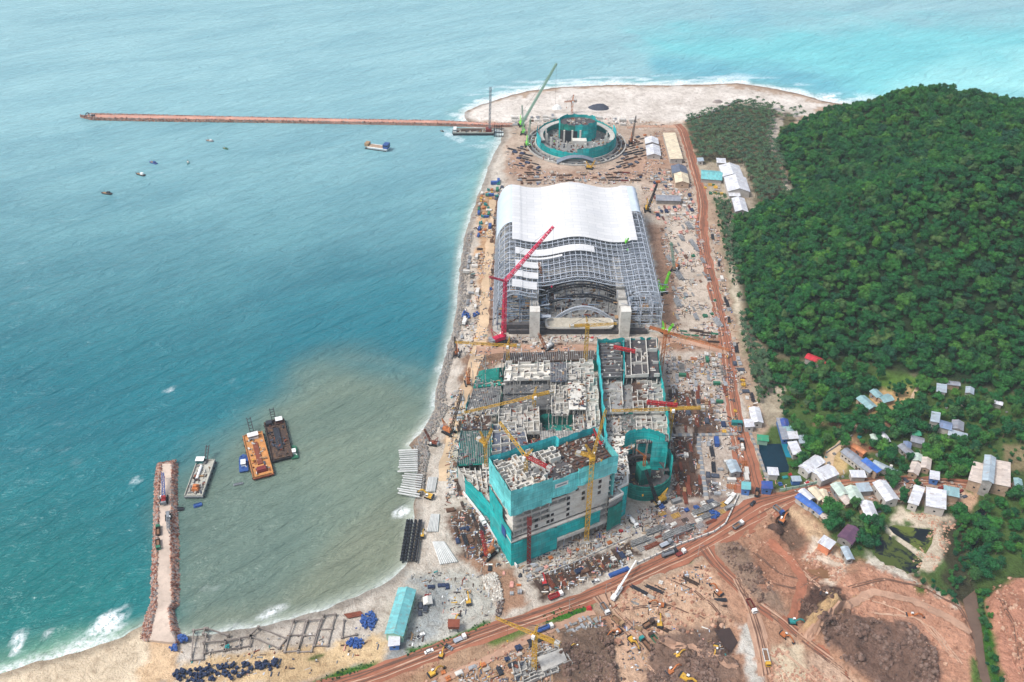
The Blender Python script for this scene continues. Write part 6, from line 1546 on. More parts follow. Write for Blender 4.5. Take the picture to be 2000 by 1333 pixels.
jetty('short broad rock jetty with a concrete track at the lower left', [(308, 905), (303, 935), (301, 980), (300, 1040), (297, 1100), (294, 1180), (286, 1200), (280, 1222), (272, 1250)], [(347, 905), (345, 935), (346, 980), (349, 1040), (350, 1100), (350, 1180), (338, 1190), (346, 1222), (358, 1256)],
      ([(316, 906), (313, 935), (311, 980), (309, 1040), (307, 1100), (306, 1180), (300, 1200), (296, 1222), (290, 1250)], [(336, 906), (335, 935), (334, 980), (333, 1040), (334, 1100), (335, 1180), (330, 1190), (334, 1222), (344, 1256)]), 2.6, 2400, road_mat('concrete_track', (190, 172, 156)), (1.0, 2.7))
# loose stone bank along the seaward edge of the site
b = MB(); bank = [(812, 968), (816, 925), (812, 890), (806, 872), (828, 838), (848, 802), (853, 760), (862, 726), (873, 690), (885, 645), (894, 600), (897, 550), (902, 500), (910, 455)]
A_, B_ = [at(u, v, 0) for u, v in bank], [at(u + (26 if 780 < v < 900 else 14), v - 3, 2) for u, v in bank]
rocky(b, A_, B_, 0, 2.3, 2600, rr, .6, 1.9); tag(b.build('rock_bank', [SANDM, ROCKS[1], CONCG]), kind='stuff')
b = MB(); rocky(b, [at(940, 1125), at(950, 1150), at(965, 1175)], [at(968, 1120), at(978, 1145), at(982, 1172)], 2, 3.0, 420, rr, .8, 2.2); tag(b.build('white_rubble', [CONCW, SANDM, CONC]), kind='stuff')
b = MB(); rocky(b, [at(972, 1170), at(970, 1190), at(966, 1205)], [at(983, 1168), at(982, 1188), at(976, 1206)], 2, 2.6, 130, rr, .8, 1.8); tag(b.build('dark_rubble', [DECKD, ROCKS[1], DECKB]), kind='stuff')

# ================================================================== boats and barges
def hull(L, W, D, bow=.25, free=1.2, n=8):
    """plan outline with pointed or square ends, as a tapered solid"""
    pts = []
    for i in range(n + 1):
        t = i / n; x = -L / 2 + L * t; w = W / 2 * (1 if t < 1 - bow else math.sqrt(max(0, 1 - ((t - 1 + bow) / bow) ** 2)))
        pts.append((x, max(w, .06)))
    top = pts + [(x, -w) for x, w in reversed(pts)]
    low = [(x * .92, y * .72) for x, y in top]
    b = MB(); b.prism(low, -D, free, top); return b
def fishing_boat(u, v, az, L, label, m, cab=WHT):
    p = at(u, v, 0); T = thing('fishing_boat', p, label, 'boat', az); W = L * .3
    hull(L, W, .5, .45, L * .09).build('hull', m, T)
    b = MB(); b.box(-L * .05, 0, L * .09, L * .7, W * .7, .06); b.build('deck', TIMBER, T)
    b = MB(); b.box(-L * .22, 0, L * .09 + .06, L * .28, W * .6, L * .14, 0, (.9, .9)); c = b.build('cabin', cab, T); b = MB(); b.box(-L * .07, 0, L * .16, .08, W * .5, L * .05); b.build('window', GLASS, c)
    b = MB(); b.tube((L * .12, 0, L * .09), (L * .12, 0, L * .45), .07, 6); b.build('mast', DARKW, T); b = MB(); b.bar((L * .48, 0, L * .1), (L * .5, 0, L * .22), .1); b.build('stem_post', DARKW, T)
    return T
a = rad
fishing_boat(409, 276, a(160), 9, 'grey fishing boat nearest the far jetty', GREY); fishing_boat(440, 291, a(150), 7, 'small green fishing boat right of the grey one', GREENP, GREENP); fishing_boat(299, 319, a(150), 10, 'blue fishing boat in the middle of the bay', BLUEP, BLUEP)
fishing_boat(367, 318, a(110), 8, 'white cabined fishing boat right of the blue one', TEALP); fishing_boat(274, 342, a(155), 11, 'white fishing boat with dark hull', STEELD, WHT); fishing_boat(208, 379, a(165), 11, 'dark fishing boat farthest left', STEELD, STEELD); fishing_boat(863, 257, a(150), 5, 'tiny dark boat with a wake left of the far barge', STEELD, STEELD)

def barge(u0, v0, u1, v1, W, label, hullm, deckm, D=2.0, name='barge', cat='barge'):
    p, q = at(u0, v0, 0), at(u1, v1, 0); c = p.lerp(q, .5); L = (q - p).length; az = math.atan2(q.y - p.y, q.x - p.x)
    T = thing(name, c, label, cat, az)
    b = MB(); hl, hw = L / 2, W / 2; b.prism([(-hl * .93, -hw * .95), (hl * .93, -hw * .95), (hl * .93, hw * .95), (-hl * .93, hw * .95)], -.8, D, [(-hl, -hw), (hl, -hw), (hl, hw), (-hl, hw)]); b.build('hull', hullm, T)
    b = MB(); b.box(0, 0, D, L * .97, W * .93, .08); b.build('deck', deckm, T)
    b = MB()
    for sg in (-1, 1): b.box(0, sg * hw * .94, D + .09, L * .96, .35, 1.1)
    for sg in (-1, 1): b.box(sg * hl * .96, 0, D + .09, .35, W * .8, 1.0)
    b.build('bulwark', deckm, T)
    b = MB()
    for i in range(7):
        for sg in (-1, 1): x = -hl * .9 + L * .9 * i / 6; b.tube((x, sg * (hw + .25) - .2, .9), (x, sg * (hw + .25) + .2, .9), .5, 8)
    b.build('tyre_fenders', BLACK, T)
    return T, L, W, D
ODK = mat('orange_deck', (188, 132, 78), dirt=(112, 70, 46), var=.25); DDK = mat('sooty_deck', (70, 56, 50), dirt=(150, 112, 72), var=.4); GDK = mat('pale_deck', (176, 174, 162), dirt=(110, 96, 84))
def deck_gear(T, L, W, D, n, seed, mats=LIT):
    rr = random.Random(seed); b = MB(); litter(b, [(-L * .42, -W * .36), (L * .42, -W * .36), (L * .42, W * .36), (-L * .42, W * .36)], D + .09, n, rr, len(mats), (.4, 3), (.2, 1.3)); b.build('deck_gear', mats, T)['kind'] = 'stuff'
def wheelhouse(T, x, y, z, l, w, h, m=WHT, storeys=1):
    b = MB(); b.box(x, y, z, l, w, h); H = b.build('wheelhouse', m, T); b = MB(); b.box(x, y, z + h, l * 1.1, w * 1.1, .15); b.build('roof', WHT, H); b = MB(); b.box(x, y, z + h * .55, l * 1.02, w * 1.02, h * .22); b.build('windows', GLASS, H)
def ramp(T, x, z, L, W, m=STEELD, el=.5):
    b = MB(); 
    for sg in (-1, 1): b.bar((x, sg * W / 2, z), (x + L * math.cos(el), sg * W / 2, z + L * math.sin(el)), .5, .7)
    for i in range(6): t = (i + .5) / 6; b.bar((x + L * t * math.cos(el), -W / 2, z + L * t * math.sin(el)), (x + L * t * math.cos(el), W / 2, z + L * t * math.sin(el)), .3)
    b.build('bow_ramp', m, T)
T, L, W, D = barge(516, 936, 494, 852, 12.5, 'rusty orange sand barge in the middle of the moored group', RUST, ODK)
wheelhouse(T, L * .40, 0, D + .1, 3.4, 6, 3, WHT); ramp(T, L * .44, D, 13, 2.2); deck_gear(T, L, W, D, 40, 1)
b = MB(); b.box(L * .02, 0, D + .1, L * .5, 3.0, .8); b.build('conveyor', RUST, T); b = MB(); b.box(-L * .36, 0, D + .1, 4, 6.4, 2.2, 0, (.8, .8)); b.build('winch_house', MAROON, T); b = MB(); b.box(-L * .12, 3.6, D + .1, 1.2, .8, 1.4); b.build('control_box', YEL, T)
T, L, W, D = barge(553, 902, 536, 826, 13, 'dark soot stained sand barge right of the orange one', STEELD, DDK)
wheelhouse(T, L * .42, -3, D + .1, 3.4, 4, 3, MAROON); ramp(T, L * .44, D, 10, 2.4, STEELD); deck_gear(T, L, W, D, 60, 2, [DARKW, STEELD, RUST, DECKB, SLATE]); b = MB(); b.box(0, 0, D + .1, L * .55, 3.6, 1.0); b.build('conveyor', STEELD, T); b = MB(); b.box(L * .42, 3.4, D + .1, 3.4, 3.6, 2.2); b.build('winch_house', STEELD, T)
T, L, W, D = barge(379, 976, 405, 903, 11, 'white work barge with an orange machine, left of the barge group', GREY, GDK)
wheelhouse(T, L * .43, 3, D + .1, 3.4, 4.6, 2.8, TEALP); ramp(T, L * .38, D, 12, 1.6, STEELD); deck_gear(T, L, W, D, 70, 3); b = MB(); b.tube((-L * .05, 1.5, D + .9), (L * .3, 1.5, D + .9), .8, 10); b.build('pipeline', WHT, T)
b = MB(); b.box(-L * .30, 0, D + .1, 4.6, 4, 2.4, 0, (.8, .8)); b.box(-L * .30, 0, D + 2.5, 2, 2, 1.2); b.build('winch_house', ORN, T)
T, L, W, D = barge(884, 261, 966, 261, 11, 'long dark cargo barge moored under the far jetty', STEELD, GDK, 2.4)
deck_gear(T, L, W, D, 60, 4); wheelhouse(T, -L * .44, 0, D + .1, 3, 7, 3.2, WHT); b = MB(); b.lattice((L * .38, 0, D), (L * .42, 3, 48), 1.8, 20, .3); b.build('crane_boom', GREY, T); b = MB(); b.box(L * .36, 0, D + .1, 6, 5, 3); b.build('crane_house', MAROON, T); b = MB(); b.box(-L * .05, 1, D + .1, L * .5, 4, 1.6, 0, (.95, .6)); b.build('sand_load', DARKW, T)
b = MB()
for i in range(5):
    for j in range(3): q = at(966 + i * 3.4, 254 + j * 7, 0); b.tube((q.x, q.y, -2), (q.x, q.y, 5.5), .3, 6)
for j in range(3): b.bar(at(964, 252 + j * 7, 5), at(984, 252 + j * 7, 5), .6)
tag(b.build('mooring_frame', STEELD), 'dark pile frame between the far barge and the sand', 'pile frame')
p, q = at(714, 288, 0), at(759, 294, 0); az = math.atan2(p.y - q.y, p.x - q.x)
T = thing('cargo_vessel', p.lerp(q, .5), 'small cargo ship with sand hold and dark blue stern alone in the bay', 'ship', math.atan2(q.y - p.y, q.x - p.x) + math.pi)
L = (q - p).length; hull(L, 8.5, .8, .25, 2.6).build('hull', WHT, T); b = MB(); b.box(0, 0, 2.6, L * .6, 6, .9, 0, (.95, .6)); b.build('sand_load', mat('sand_load', (150, 128, 108)), T); b = MB(); b.box(0, 0, -.2, L * .93, 8.0, .9); b.build('waterline_band', STEELD, T); b = MB(); b.box(-L * .42, 0, 2.6, 5, 7, 4.2); H_ = b.build('wheelhouse', BLUEP, T); b = MB(); b.box(-L * .42, 0, 5.2, 5.1, 7.1, .8); b.build('windows', GLASS, H_); b = MB(); b.box(L * .40, 0, 2.6, 4, 6, 3); b.build('fore_house', TIMBER, T)
def tug(u0, v0, u1, v1, W, label, m, top, name='work_boat'):
    p, q = at(u0, v0, 0), at(u1, v1, 0); L = (q - p).length; T = thing(name, p.lerp(q, .5), label, 'boat', math.atan2(q.y - p.y, q.x - p.x))
    hull(L, W, .6, .3, 1.4).build('hull', m, T); b = MB(); b.box(-L * .05, 0, 1.4, L * .8, W * .75, .08); b.build('deck', top, T); wheelhouse(T, -L * .1, 0, 1.48, L * .25, W * .5, 2.0, WHT); b = MB(); litter(b, [(-L * .4, -W * .3), (L * .35, -W * .3), (L * .35, W * .3), (-L * .4, W * .3)], 1.5, 16, random.Random(5), 3, (.3, 1.5), (.2, .8)); b.build('deck_gear', [m, top, WHT], T)['kind'] = 'stuff'
tug(477, 924, 476, 890, 5.4, 'blue work boat tied to the left side of the orange barge', BLUEP, BLUEP); tug(577, 898, 573, 873, 4.2, 'green and white tug at the right side of the dark barge', GREENP, GREENP)
for (u, v, az_, L, W, m, lab) in ((387, 988, .4, 5, 3, BLUEP, 'small blue pontoon below the white work barge'), (466, 947, .3, 6, 1.5, GREY, 'small grey raft below the blue work boat'), (350, 996, .1, 6, 2.6, STEELD, 'dark floating pontoon against the near jetty')):
    T = thing('pontoon', at(u, v, 0), lab, 'pontoon', az_); hull(L, W, .3, .1, .5).build('float', m, T); b = MB(); b.box(0, 0, .5, L * .9, W * .85, .12); b.box(0, W * .36, .62, L * .85, .1, .5); b.box(0, -W * .36, .62, L * .85, .1, .5); b.build('deck', m, T)
# crane and gear on the near jetty
crawler_crane(at(321, 978, 2.7), heading(321, 978, 322, 930), 17, rad(12), 'crawler crane with red house and blue boom lying along the near jetty', m=RED_, bm=BLUEP, s=.8)
crawler_crane(at(329, 1012, 2.7), heading(329, 1012, 330, 1030), 11, rad(8), 'grey drilling rig at the edge of the near jetty', m=GREY, bm=GREY, s=.6, gantry=False, name='drilling_rig')

# ================================================================== beach: piles, frames, drums, heaps
def pile(u0, v0, u1, v1, r, label, group, m=CONC, z=None, n=8):
    p, q = at(u0, v0, GZ), at(u1, v1, GZ); z = (GZ + r + .1) if z is None else z; c = p.lerp(q, .5); c.z = z; L = (q - p).length
    o = MB().tube((-L / 2, 0, 0), (L / 2, 0, 0), r, n).build('concrete_pile', m); o.location = c; o.rotation_euler.z = math.atan2(q.y - p.y, q.x - p.x); return tag(o, label, 'pile', group)
PILM = mat('pale_pile', (188, 188, 184), var=.12)
for i in range(11): v = 881 + i * 4.1; pile(779 + rr.uniform(-3, 4), v + 1, 816, v - .5, .5, 'pale concrete pile lying towards the water, in the upper rank', 'upper rank of piles', PILM, 2.7 + .05 * (i % 3))
for i in range(10): v = 927 + i * 4.2; pile(790 - i * 1.6 + rr.uniform(-3, 3), v, 826 - i * .7, v + 3 + i * .5, .5, 'pale concrete pile lying towards the water, in the lower rank', 'lower rank of piles', PILM, 2.7 + .05 * (i % 3))
for i in range(7): pile(833 + i * 2.6, 962, 838 + i * 2.6, 934, .42, 'thin pale pile above the yellow excavator', 'piles above the excavator', PILM)
for i in range(7): pile(835 + i * 3.2, 1040, 843 + i * 2.4, 1006, .42, 'thin pale pile left of the yard of brown stacks', 'middle pile bundle', PILM)
for i in range(9): pile(852 + i * 4.0 + 9, 1104 - i * .6, 846 + i * 2.6, 1060, .48, 'long pale pile in the lowest bundle on the sand', 'lowest pile bundle', PILM)
hd0 = MB().box(0, 0, 0, 1.5, 1.5, 1.0).box(0, 0, 1.0, 1.0, 1.0, .9).build('pile_head', STEELD); first = True
for r_ in range(13):
    for c_ in range(4):
        u, v = 796 - r_ * 1.0 + c_ * 8.0, 1020 + r_ * 6.2; p = at(u, v, GZ - .2)
        o = hd0 if first else hd0.copy()
        if not first: COL.objects.link(o)
        first = False; o.location = p; tag(o, 'dark pile head in the grid at the water edge', 'pile head', 'grid of pile heads')
b = MB(); b.path([at(800, 1016, 1.2), at(786, 1098, 1.2)], .6, 2.4); tag(b.build('sheet_wall', STEELD), 'dark sheet wall between the pile heads and the water', 'wall')
b = MB(); b.path([at(824, 1016, 2.6), at(813, 1098, 2.6)], .6, 1.4); tag(b.build('sheet_wall', STEELD), 'dark beam on the land side of the pile heads', 'wall')
FR = [[(397, 1238), (402, 1240), (396, 1288), (374, 1290), (378, 1232), (400, 1228)], [(398, 1255), (440, 1252), (490, 1243), (488, 1262), (440, 1270), (400, 1276)], [(440, 1253), (468, 1248), (468, 1266), (438, 1271)], [(490, 1240), (505, 1225), (560, 1248), (545, 1267), (490, 1243)], [(573, 1212), (597, 1210), (583, 1272), (556, 1274)], [(566, 1241), (590, 1241)], [(600, 1212), (626, 1210), (608, 1273), (582, 1274)], [(594, 1242), (616, 1241)], [(632, 1202), (655, 1200), (640, 1262), (614, 1262)], [(622, 1230), (648, 1229)], [(672, 1212), (668, 1246), (696, 1240)], [(405, 1228), (445, 1241)]]
TXT = ['leftmost beam frame standing in shallow water beside the near jetty', 'long beam frame with many bays along the beach', 'small beam bay inside the long frame', 'slanting beam frame touching the water edge', 'first upright beam frame right of the slanting one', 'cross beam of the first upright frame', 'second upright beam frame, joined to the first', 'cross beam of the second upright frame', 'third upright beam frame, nearest the rusty beams', 'cross beam of the third upright frame', 'open beam corner beside the blue heap', 'thin beam trailing into the water']
for f, tx in zip(FR, TXT):
    b = MB(); P_ = [at(u, v, 2.6) for u, v in f]; b.path(P_ + (P_[:1] if len(P_) > 3 else []), .5, .7)
    for p in P_: b.box(p.x, p.y, 1.0, 1.1, 1.1, 2.3)
    tag(b.build('beam_frame', mat('frame_brown', (132, 122, 114))), tx, 'frame')
for i in range(6): pile(672 + i * 1.5, 1202 + i * 1.4, 705 + i, 1196 + i * 1.4, .4, 'rusty beam in the pile at the water edge', 'rusty beams', RUST, 2.5 + .25 * (i % 2))
# drums: one mesh shared by all
drum = MB().tube((0, 0, 0), (0, 0, 1.25), .55, 10).tube((0, 0, .5), (0, 0, .62), .6, 10).build('float_drum', NAVY); dk = True
for i in range(150):
    t = rr.random(); u = 340 + 208 * t; wv = 8 + 9 * math.sin(math.pi * min(1, t * 1.3)) * (1 if t < .7 else .5); v = 1322 - 26 * t ** 1.4 + rr.uniform(-wv, wv)
    p = at(u, v, GZ + (.0 if i < 100 else .9)); o = drum if dk else drum.copy()
    if not dk: COL.objects.link(o)
    dk = False; o.location = p; o.rotation_euler = rr.choice([(0, 0, 0), (1.57, 0, rr.uniform(0, 6))]); o.scale = (1.25, 1.25, 1.25)
    if o.rotation_euler.x: o.location.z += .65
    tag(o, 'dark navy float drum in the long heap along the sand', 'drum', 'navy float drums')
bd = MB().tube((0, 0, 0), (0, 0, 1.1), .42, 8).build('blue_barrel', BLUEP); dk = True
for nm, cu, cv, ru, rv, k in (('the big blue heap left of the long turquoise shed', 720, 1214, 16, 16, 75), ('the low blue heap on the yellow sand', 694, 1257, 18, 8, 50), ('the blue stack beside the near jetty', 358, 1249, 9, 7, 34), ('the small blue stack under the jetty end', 341, 1267, 6, 5, 14), ('the blue heap on the shore left of the red crane', 909, 617, 8, 7, 26), ('the blue clump nearer the shore track', 931, 616, 5, 5, 14), ('the blue barrel row in the yard left of the junction', 1398, 1006, 8, 7, 24)):
    for i in range(k):
        a_, q_ = rr.uniform(0, 6.28), math.sqrt(rr.random()); p = at(cu + ru * q_ * math.cos(a_), cv + rv * q_ * math.sin(a_), GZ + rr.choice([0, 0, 1.0 * (1 - q_)])); o = bd if dk else bd.copy()
        if not dk: COL.objects.link(o)
        dk = False; o.location = p; o.rotation_euler = rr.choice([(0, 0, 0), (1.4, 0, rr.uniform(0, 6))]); o.scale = (1.35,) * 3
        if o.rotation_euler.x: o.location.z += .5
        tag(o, 'blue barrel in ' + nm, 'barrel', 'barrels: ' + nm)
# ponds
for nm, poly, z, c, grp in (('pond', [(1482, 868), (1525, 867), (1541, 912), (1540, 922), (1496, 926), (1484, 900)], 2.12, (12, 40, 52), 0), ('basin', [(1526, 867), (1540, 868), (1552, 890), (1550, 895), (1535, 893)], 2.16, (24, 110, 130), 0),
                            ('fish_pond', [(1735, 1030), (1745, 1026), (1825, 1036), (1820, 1062), (1808, 1082), (1780, 1065), (1745, 1042)], 2.13, (88, 98, 40), 1), ('fish_pond', [(1712, 1050), (1730, 1042), (1770, 1070), (1802, 1096), (1795, 1115), (1770, 1122), (1730, 1108), (1708, 1085)], 2.14, (70, 80, 36), 1), ('muddy_pool', [(1396, 1232), (1425, 1226), (1441, 1254), (1428, 1274), (1412, 1260)], 2.9, (62, 50, 46), 0), ('brown_pool', [(1575, 1112), (1640, 1116), (1638, 1130), (1610, 1130), (1585, 1122)], 2.15, (120, 88, 62), 0),
                            ('stream', [(1880, 1172), (1905, 1152), (1914, 1200), (1924, 1290), (1938, 1345), (1914, 1345), (1904, 1260)], 2.6, (98, 80, 68), 0), ('dark_stream', [(1905, 1000), (1930, 985), (1925, 1020), (1910, 1060), (1895, 1080)], 2.12, (18, 26, 30), 0)):
    k = NT('water_' + nm); p = k.pos(); n = k.noise(p, .10, 4, .7, .6); c = lin(c)
    k.base(k.mix(k.rng(n, .48, .56, 0, 1), c, (.004, .008, .012)) if grp else k.mix(k.rng(n, .3, .7, 0, 1), tuple(x * .8 for x in c), tuple(x * 1.3 for x in c)))
    k.b.inputs['Roughness'].default_value = .12 if not grp else .5; k.b.inputs['IOR'].default_value = 1.33
    P_ = [at(u, v, z) for u, v in poly]; b = MB(); b.add(P_, [tuple(range(len(P_)))[::-1]]); o = b.build(nm, k.m); tag(o, kind='structure')
    if o.data.polygons[0].normal.z < 0: o.data.flip_normals()
# ================================================================== building materials and stores in the yards
CM = {'dark brown': DARKW, 'rusty': RUST, 'dark grey': STEELD, 'grey': CONCG, 'pale grey': mat('grey_board', (146, 148, 150), var=.3), 'white': mat('dusty_white', (196, 192, 184), var=.15), 'slate': SLATE, 'navy': NAVY, 'timber': TIMBER, 'teal': TEALP, 'blue': BLUEP, 'yellow': YEL, 'orange': ORN, 'green': GREENP, 'red': RED_, 'pink': mat('pink_form', (206, 150, 136)), 'pale': SANDM, 'brown': mat('brown_form', (104, 76, 60), var=.35), 'maroon': MAROON}
KW = {'rebar': ('rebar_stack', 'stack of long bars', 'rebar'), 'plates': ('panel_stack', 'stack of formwork panels', 'panel stack'), 'pipes': ('pipe_bundle', 'bundle of pipes', 'pipes'), 'girder': ('lattice_girder', 'steel lattice girder lying flat', 'girder'), 'container': ('container', 'site container', 'container'),
      'crates': ('crate_stack', 'stack of crates', 'crates'), 'heap': ('material_heap', 'heap of loose material', 'heap'), 'tarp': ('covered_stack', 'stack under a sheet', 'covered stack'), 'frame': ('formwork_frame', 'flat steel frame', 'frame'), 'tent': ('canopy_tent', 'canopy tent', 'tent'), 'tank': ('water_tank', 'round tank', 'tank')}
PRO = {}
def proto(kind, col, var):
    key = (kind, col, var)
    if key in PRO: return PRO[key], False
    r = random.Random(str(key)); m = CM[col]; b = MB(); nm, ph, cat = KW[kind]
    if kind == 'rebar':
        for i in range(9): b.box(r.uniform(-.5, .5), -1 + .25 * i, .15 + r.choice([0, .25, .5]), r.uniform(7.5, 9.5), .2, .22)
        for x in (-3, 0, 3): b.box(x, 0, 0, .25, 2.4, .15)
    elif kind == 'plates':
        for i in range(4): b.box(r.uniform(-.2, .2), r.uniform(-.2, .2), .26 * i, 4.2, 2.2, .2, r.uniform(-.05, .05))
        b.box(1, .2, 1.04, 1.6, 1.4, .3)
    elif kind == 'pipes':
        for i in range(6): b.tube((-3 + r.uniform(-.3, .3), -.9 + .36 * i, .2), (3 + r.uniform(-.3, .3), -.9 + .36 * i, .2), .17, 7)
        for i in range(4): b.tube((-3, -.6 + .36 * i, .5), (3, -.6 + .36 * i, .5), .17, 7)
    elif kind == 'girder': b.lattice((-6, 0, .8), (6, 0, .8), 1.3, 8, .26); b.lattice((-5, 2, .7), (5, 2.2, .7), 1.2, 7, .24)
    elif kind == 'container': b.box(0, 0, .1, 6, 2.4, 2.5); [b.box(-2.7 + .6 * i, 0, .12, .12, 2.5, 2.4) for i in range(10)]
    elif kind == 'crates':
        for i in range(4): b.box((i % 2) * 1.5 - .7, (i // 2) * 1.4 - .7, 0, 1.3, 1.2, r.uniform(.8, 1.9), r.uniform(-.1, .1))
    elif kind == 'heap':
        n = 9
        ring = [(math.cos(6.283 * i / n) * r.uniform(1.6, 2.6), math.sin(6.283 * i / n) * r.uniform(1.3, 2.2), -.1) for i in range(n)]; mid = [(x * .5, y * .5, r.uniform(.7, 1.2)) for x, y, z in ring]
        b.add(ring + mid + [(0, 0, 1.4)], [(i, (i + 1) % n, n + (i + 1) % n, n + i) for i in range(n)] + [(n + i, n + (i + 1) % n, 2 * n) for i in range(n)])
    elif kind == 'tarp': b.box(0, 0, 0, 4.4, 2.6, 1.0); b.box(0, 0, 1.0, 4.3, 2.5, .4, 0, (.85, .6))
    elif kind == 'frame':
        for i in range(4): b.box(0, -1.5 + i, .1, 5, .22, .3)
        for i in range(5): b.box(-2.4 + 1.2 * i, 0, .32, .22, 3.2, .25)
    elif kind == 'tank': b.tube((0, 0, 0), (0, 0, 2.4), 1.3, 12); b.tube((0, 0, 2.4), (0, 0, 2.7), 1.3, 12, .4)
    if kind == 'tent':
        o = thing(nm, (0, 0, 0), 'x', cat)
        for x, y in ((-2, -2), (2, -2), (2, 2), (-2, 2)): q = MB(); q.box(x, y, 0, .15, .15, 2.4); q.build('post', STEEL, o)
        q = MB(); q.box(0, 0, 2.4, 4.6, 4.6, 1.3, 0, (.05, .9)); q.build('canopy', m, o)
    else:
        o = b.build(nm, m); o['category'] = cat
        if kind == 'container': q = MB(); q.box(3.03, 0, .3, .08, 2.1, 2.1); q.build('door', GREY, o)
    PRO[key] = o
    return o, True
YARD = []
def yard(zone, poly, step, az, mix, seed, fill=.8, smin=.7, smax=1.15, grp=None):
    """rows of stores at a common bearing; mix = [(weight, kind, colour)]"""
    W = np.array(wpoly(poly)); rr = random.Random(seed); c = W.mean(0); ca, sa = math.cos(az), math.sin(az); sx, sy = step
    e = max(np.ptp(W[:, 0]), np.ptp(W[:, 1])); nx, ny = int(e / sx) + 1, int(e / sy) + 1; tot = sum(m[0] for m in mix)
    for i in range(-nx, nx + 1):
        for j in range(-ny, ny + 1):
            if rr.random() > fill: continue
            lx, ly = i * sx + rr.uniform(-.2, .2) * sx, j * sy + rr.uniform(-.2, .2) * sy
            x, y = c[0] + lx * ca - ly * sa, c[1] + lx * sa + ly * ca
            if not inside(np.array([x]), np.array([y]), W)[0]: continue
            if not clear_of_houses(x, y, 1): continue
            t = rr.uniform(0, tot)
            for w_, kind, col in mix:
                t -= w_
                if t <= 0: break
            p, new = proto(kind, col, rr.randrange(2)); s = rr.uniform(smin, smax); rz = az + rr.choice([0, 0, 0, math.pi / 2 if kind not in ('rebar', 'girder', 'pipes') else 0]) + rr.uniform(-.08, .08)
            loc = (x, y, gz(x, y) + .06)
            if new: p.location = loc; p.rotation_euler.z = rz; p.scale = (s, s, s); o = p
            else: o = clone(p, loc, rz, s)
            o['label'] = f'{col} {KW[kind][0].replace(chr(95), chr(32))} {zone}'; o['group'] = f'{KW[kind][0].replace("_", " ")}s {zone}'; YARD.append(o)
A1, A2, A3 = heading(1330, 980, 1318, 860), heading(1030, 1140, 1225, 1062), heading(1130, 1010, 1240, 965)
yard('in the brown store yard right of the podium', [(1308, 766), (1354, 766), (1402, 800), (1404, 852), (1316, 850)], (9, 3.6), A1, [(6, 'rebar', 'dark brown'), (3, 'rebar', 'rusty'), (2, 'plates', 'brown'), (1, 'crates', 'pale grey'), (1, 'tarp', 'slate')], 1)
yard('in the long brown yard right of the drum', [(1313, 856), (1360, 856), (1377, 975), (1317, 977)], (9, 3.4), A1, [(6, 'rebar', 'dark brown'), (3, 'rebar', 'rusty'), (3, 'plates', 'brown'), (1, 'plates', 'timber'), (1, 'crates', 'white')], 2, .85)
yard('beside the sandy path of the lower yard', [(1372, 858), (1402, 855), (1412, 975), (1385, 978)], (7, 4.2), A1, [(3, 'rebar', 'dark grey'), (3, 'tarp', 'slate'), (2, 'crates', 'yellow'), (2, 'plates', 'pale grey'), (1, 'container', 'blue')], 3)
yard('left of the wide haul road', [(1404, 800), (1436, 800), (1450, 880), (1462, 945), (1416, 965)], (7, 5), A1, [(3, 'crates', 'yellow'), (2, 'tarp', 'navy'), (2, 'plates', 'grey'), (2, 'container', 'white'), (1, 'container', 'teal'), (2, 'frame', 'orange'), (1, 'crates', 'blue')], 4, .7)
yard('in the pale yard between podium and haul road', [(1305, 695), (1415, 692), (1430, 790), (1355, 800), (1352, 765), (1308, 762)], (6.4, 4.6), A1, [(4, 'plates', 'pale grey'), (3, 'frame', 'grey'), (3, 'crates', 'white'), (2, 'pipes', 'pale grey'), (1, 'tarp', 'teal'), (2, 'plates', 'timber'), (1, 'frame', 'orange'), (1, 'rebar', 'rusty'), (1, 'container', 'green')], 5, .72)
yard('in the strip yard beside the main dirt road', [(1032, 1140), (1225, 1064), (1241, 1085), (1060, 1168)], (9.5, 3.4), A2 + 1.57, [(6, 'rebar', 'dark brown'), (3, 'plates', 'brown'), (2, 'rebar', 'rusty'), (1.4, 'tarp', 'navy'), (1, 'crates', 'white')], 6, .85)
yard('at the foot of the tall block', [(1022, 1108), (1150, 1058), (1190, 1030), (1262, 992), (1262, 1038), (1215, 1060), (1030, 1132)], (5.5, 4.2), A2, [(3, 'crates', 'pink'), (3, 'plates', 'pale'), (2, 'frame', 'grey'), (2, 'crates', 'orange'), (1, 'heap', 'pale'), (2, 'plates', 'pale grey'), (1, 'tank', 'white'), (1, 'crates', 'red')], 7, .75, .5, .9)
yard('in the frame yard above the main dirt road', [(1250, 1062), (1275, 1035), (1345, 1010), (1395, 985), (1400, 1015), (1345, 1045), (1260, 1078)], (6.5, 3.8), A2, [(4, 'frame', 'pale grey'), (3, 'girder', 'grey'), (3, 'rebar', 'rusty'), (2, 'plates', 'white'), (2, 'frame', 'dark grey')], 8, .9)
yard('on the corner yard by the junction', [(1268, 985), (1300, 975), (1380, 978), (1440, 960), (1430, 1000), (1400, 1010), (1345, 1005), (1285, 1030)], (6, 4.4), A2, [(3, 'frame', 'yellow'), (2, 'tarp', 'slate'), (2, 'plates', 'pale grey'), (2, 'crates', 'blue'), (1, 'container', 'grey'), (1, 'crates', 'white')], 9, .65)
yard('in the dark yard left of the tall block', [(872, 1000), (905, 985), (935, 1010), (955, 1045), (950, 1072), (905, 1082), (885, 1050)], (8.5, 3.8), A1 + .3, [(5, 'rebar', 'dark brown'), (3, 'rebar', 'dark grey'), (2, 'tarp', 'navy'), (1, 'crates', 'white'), (2, 'plates', 'brown')], 10, .8)
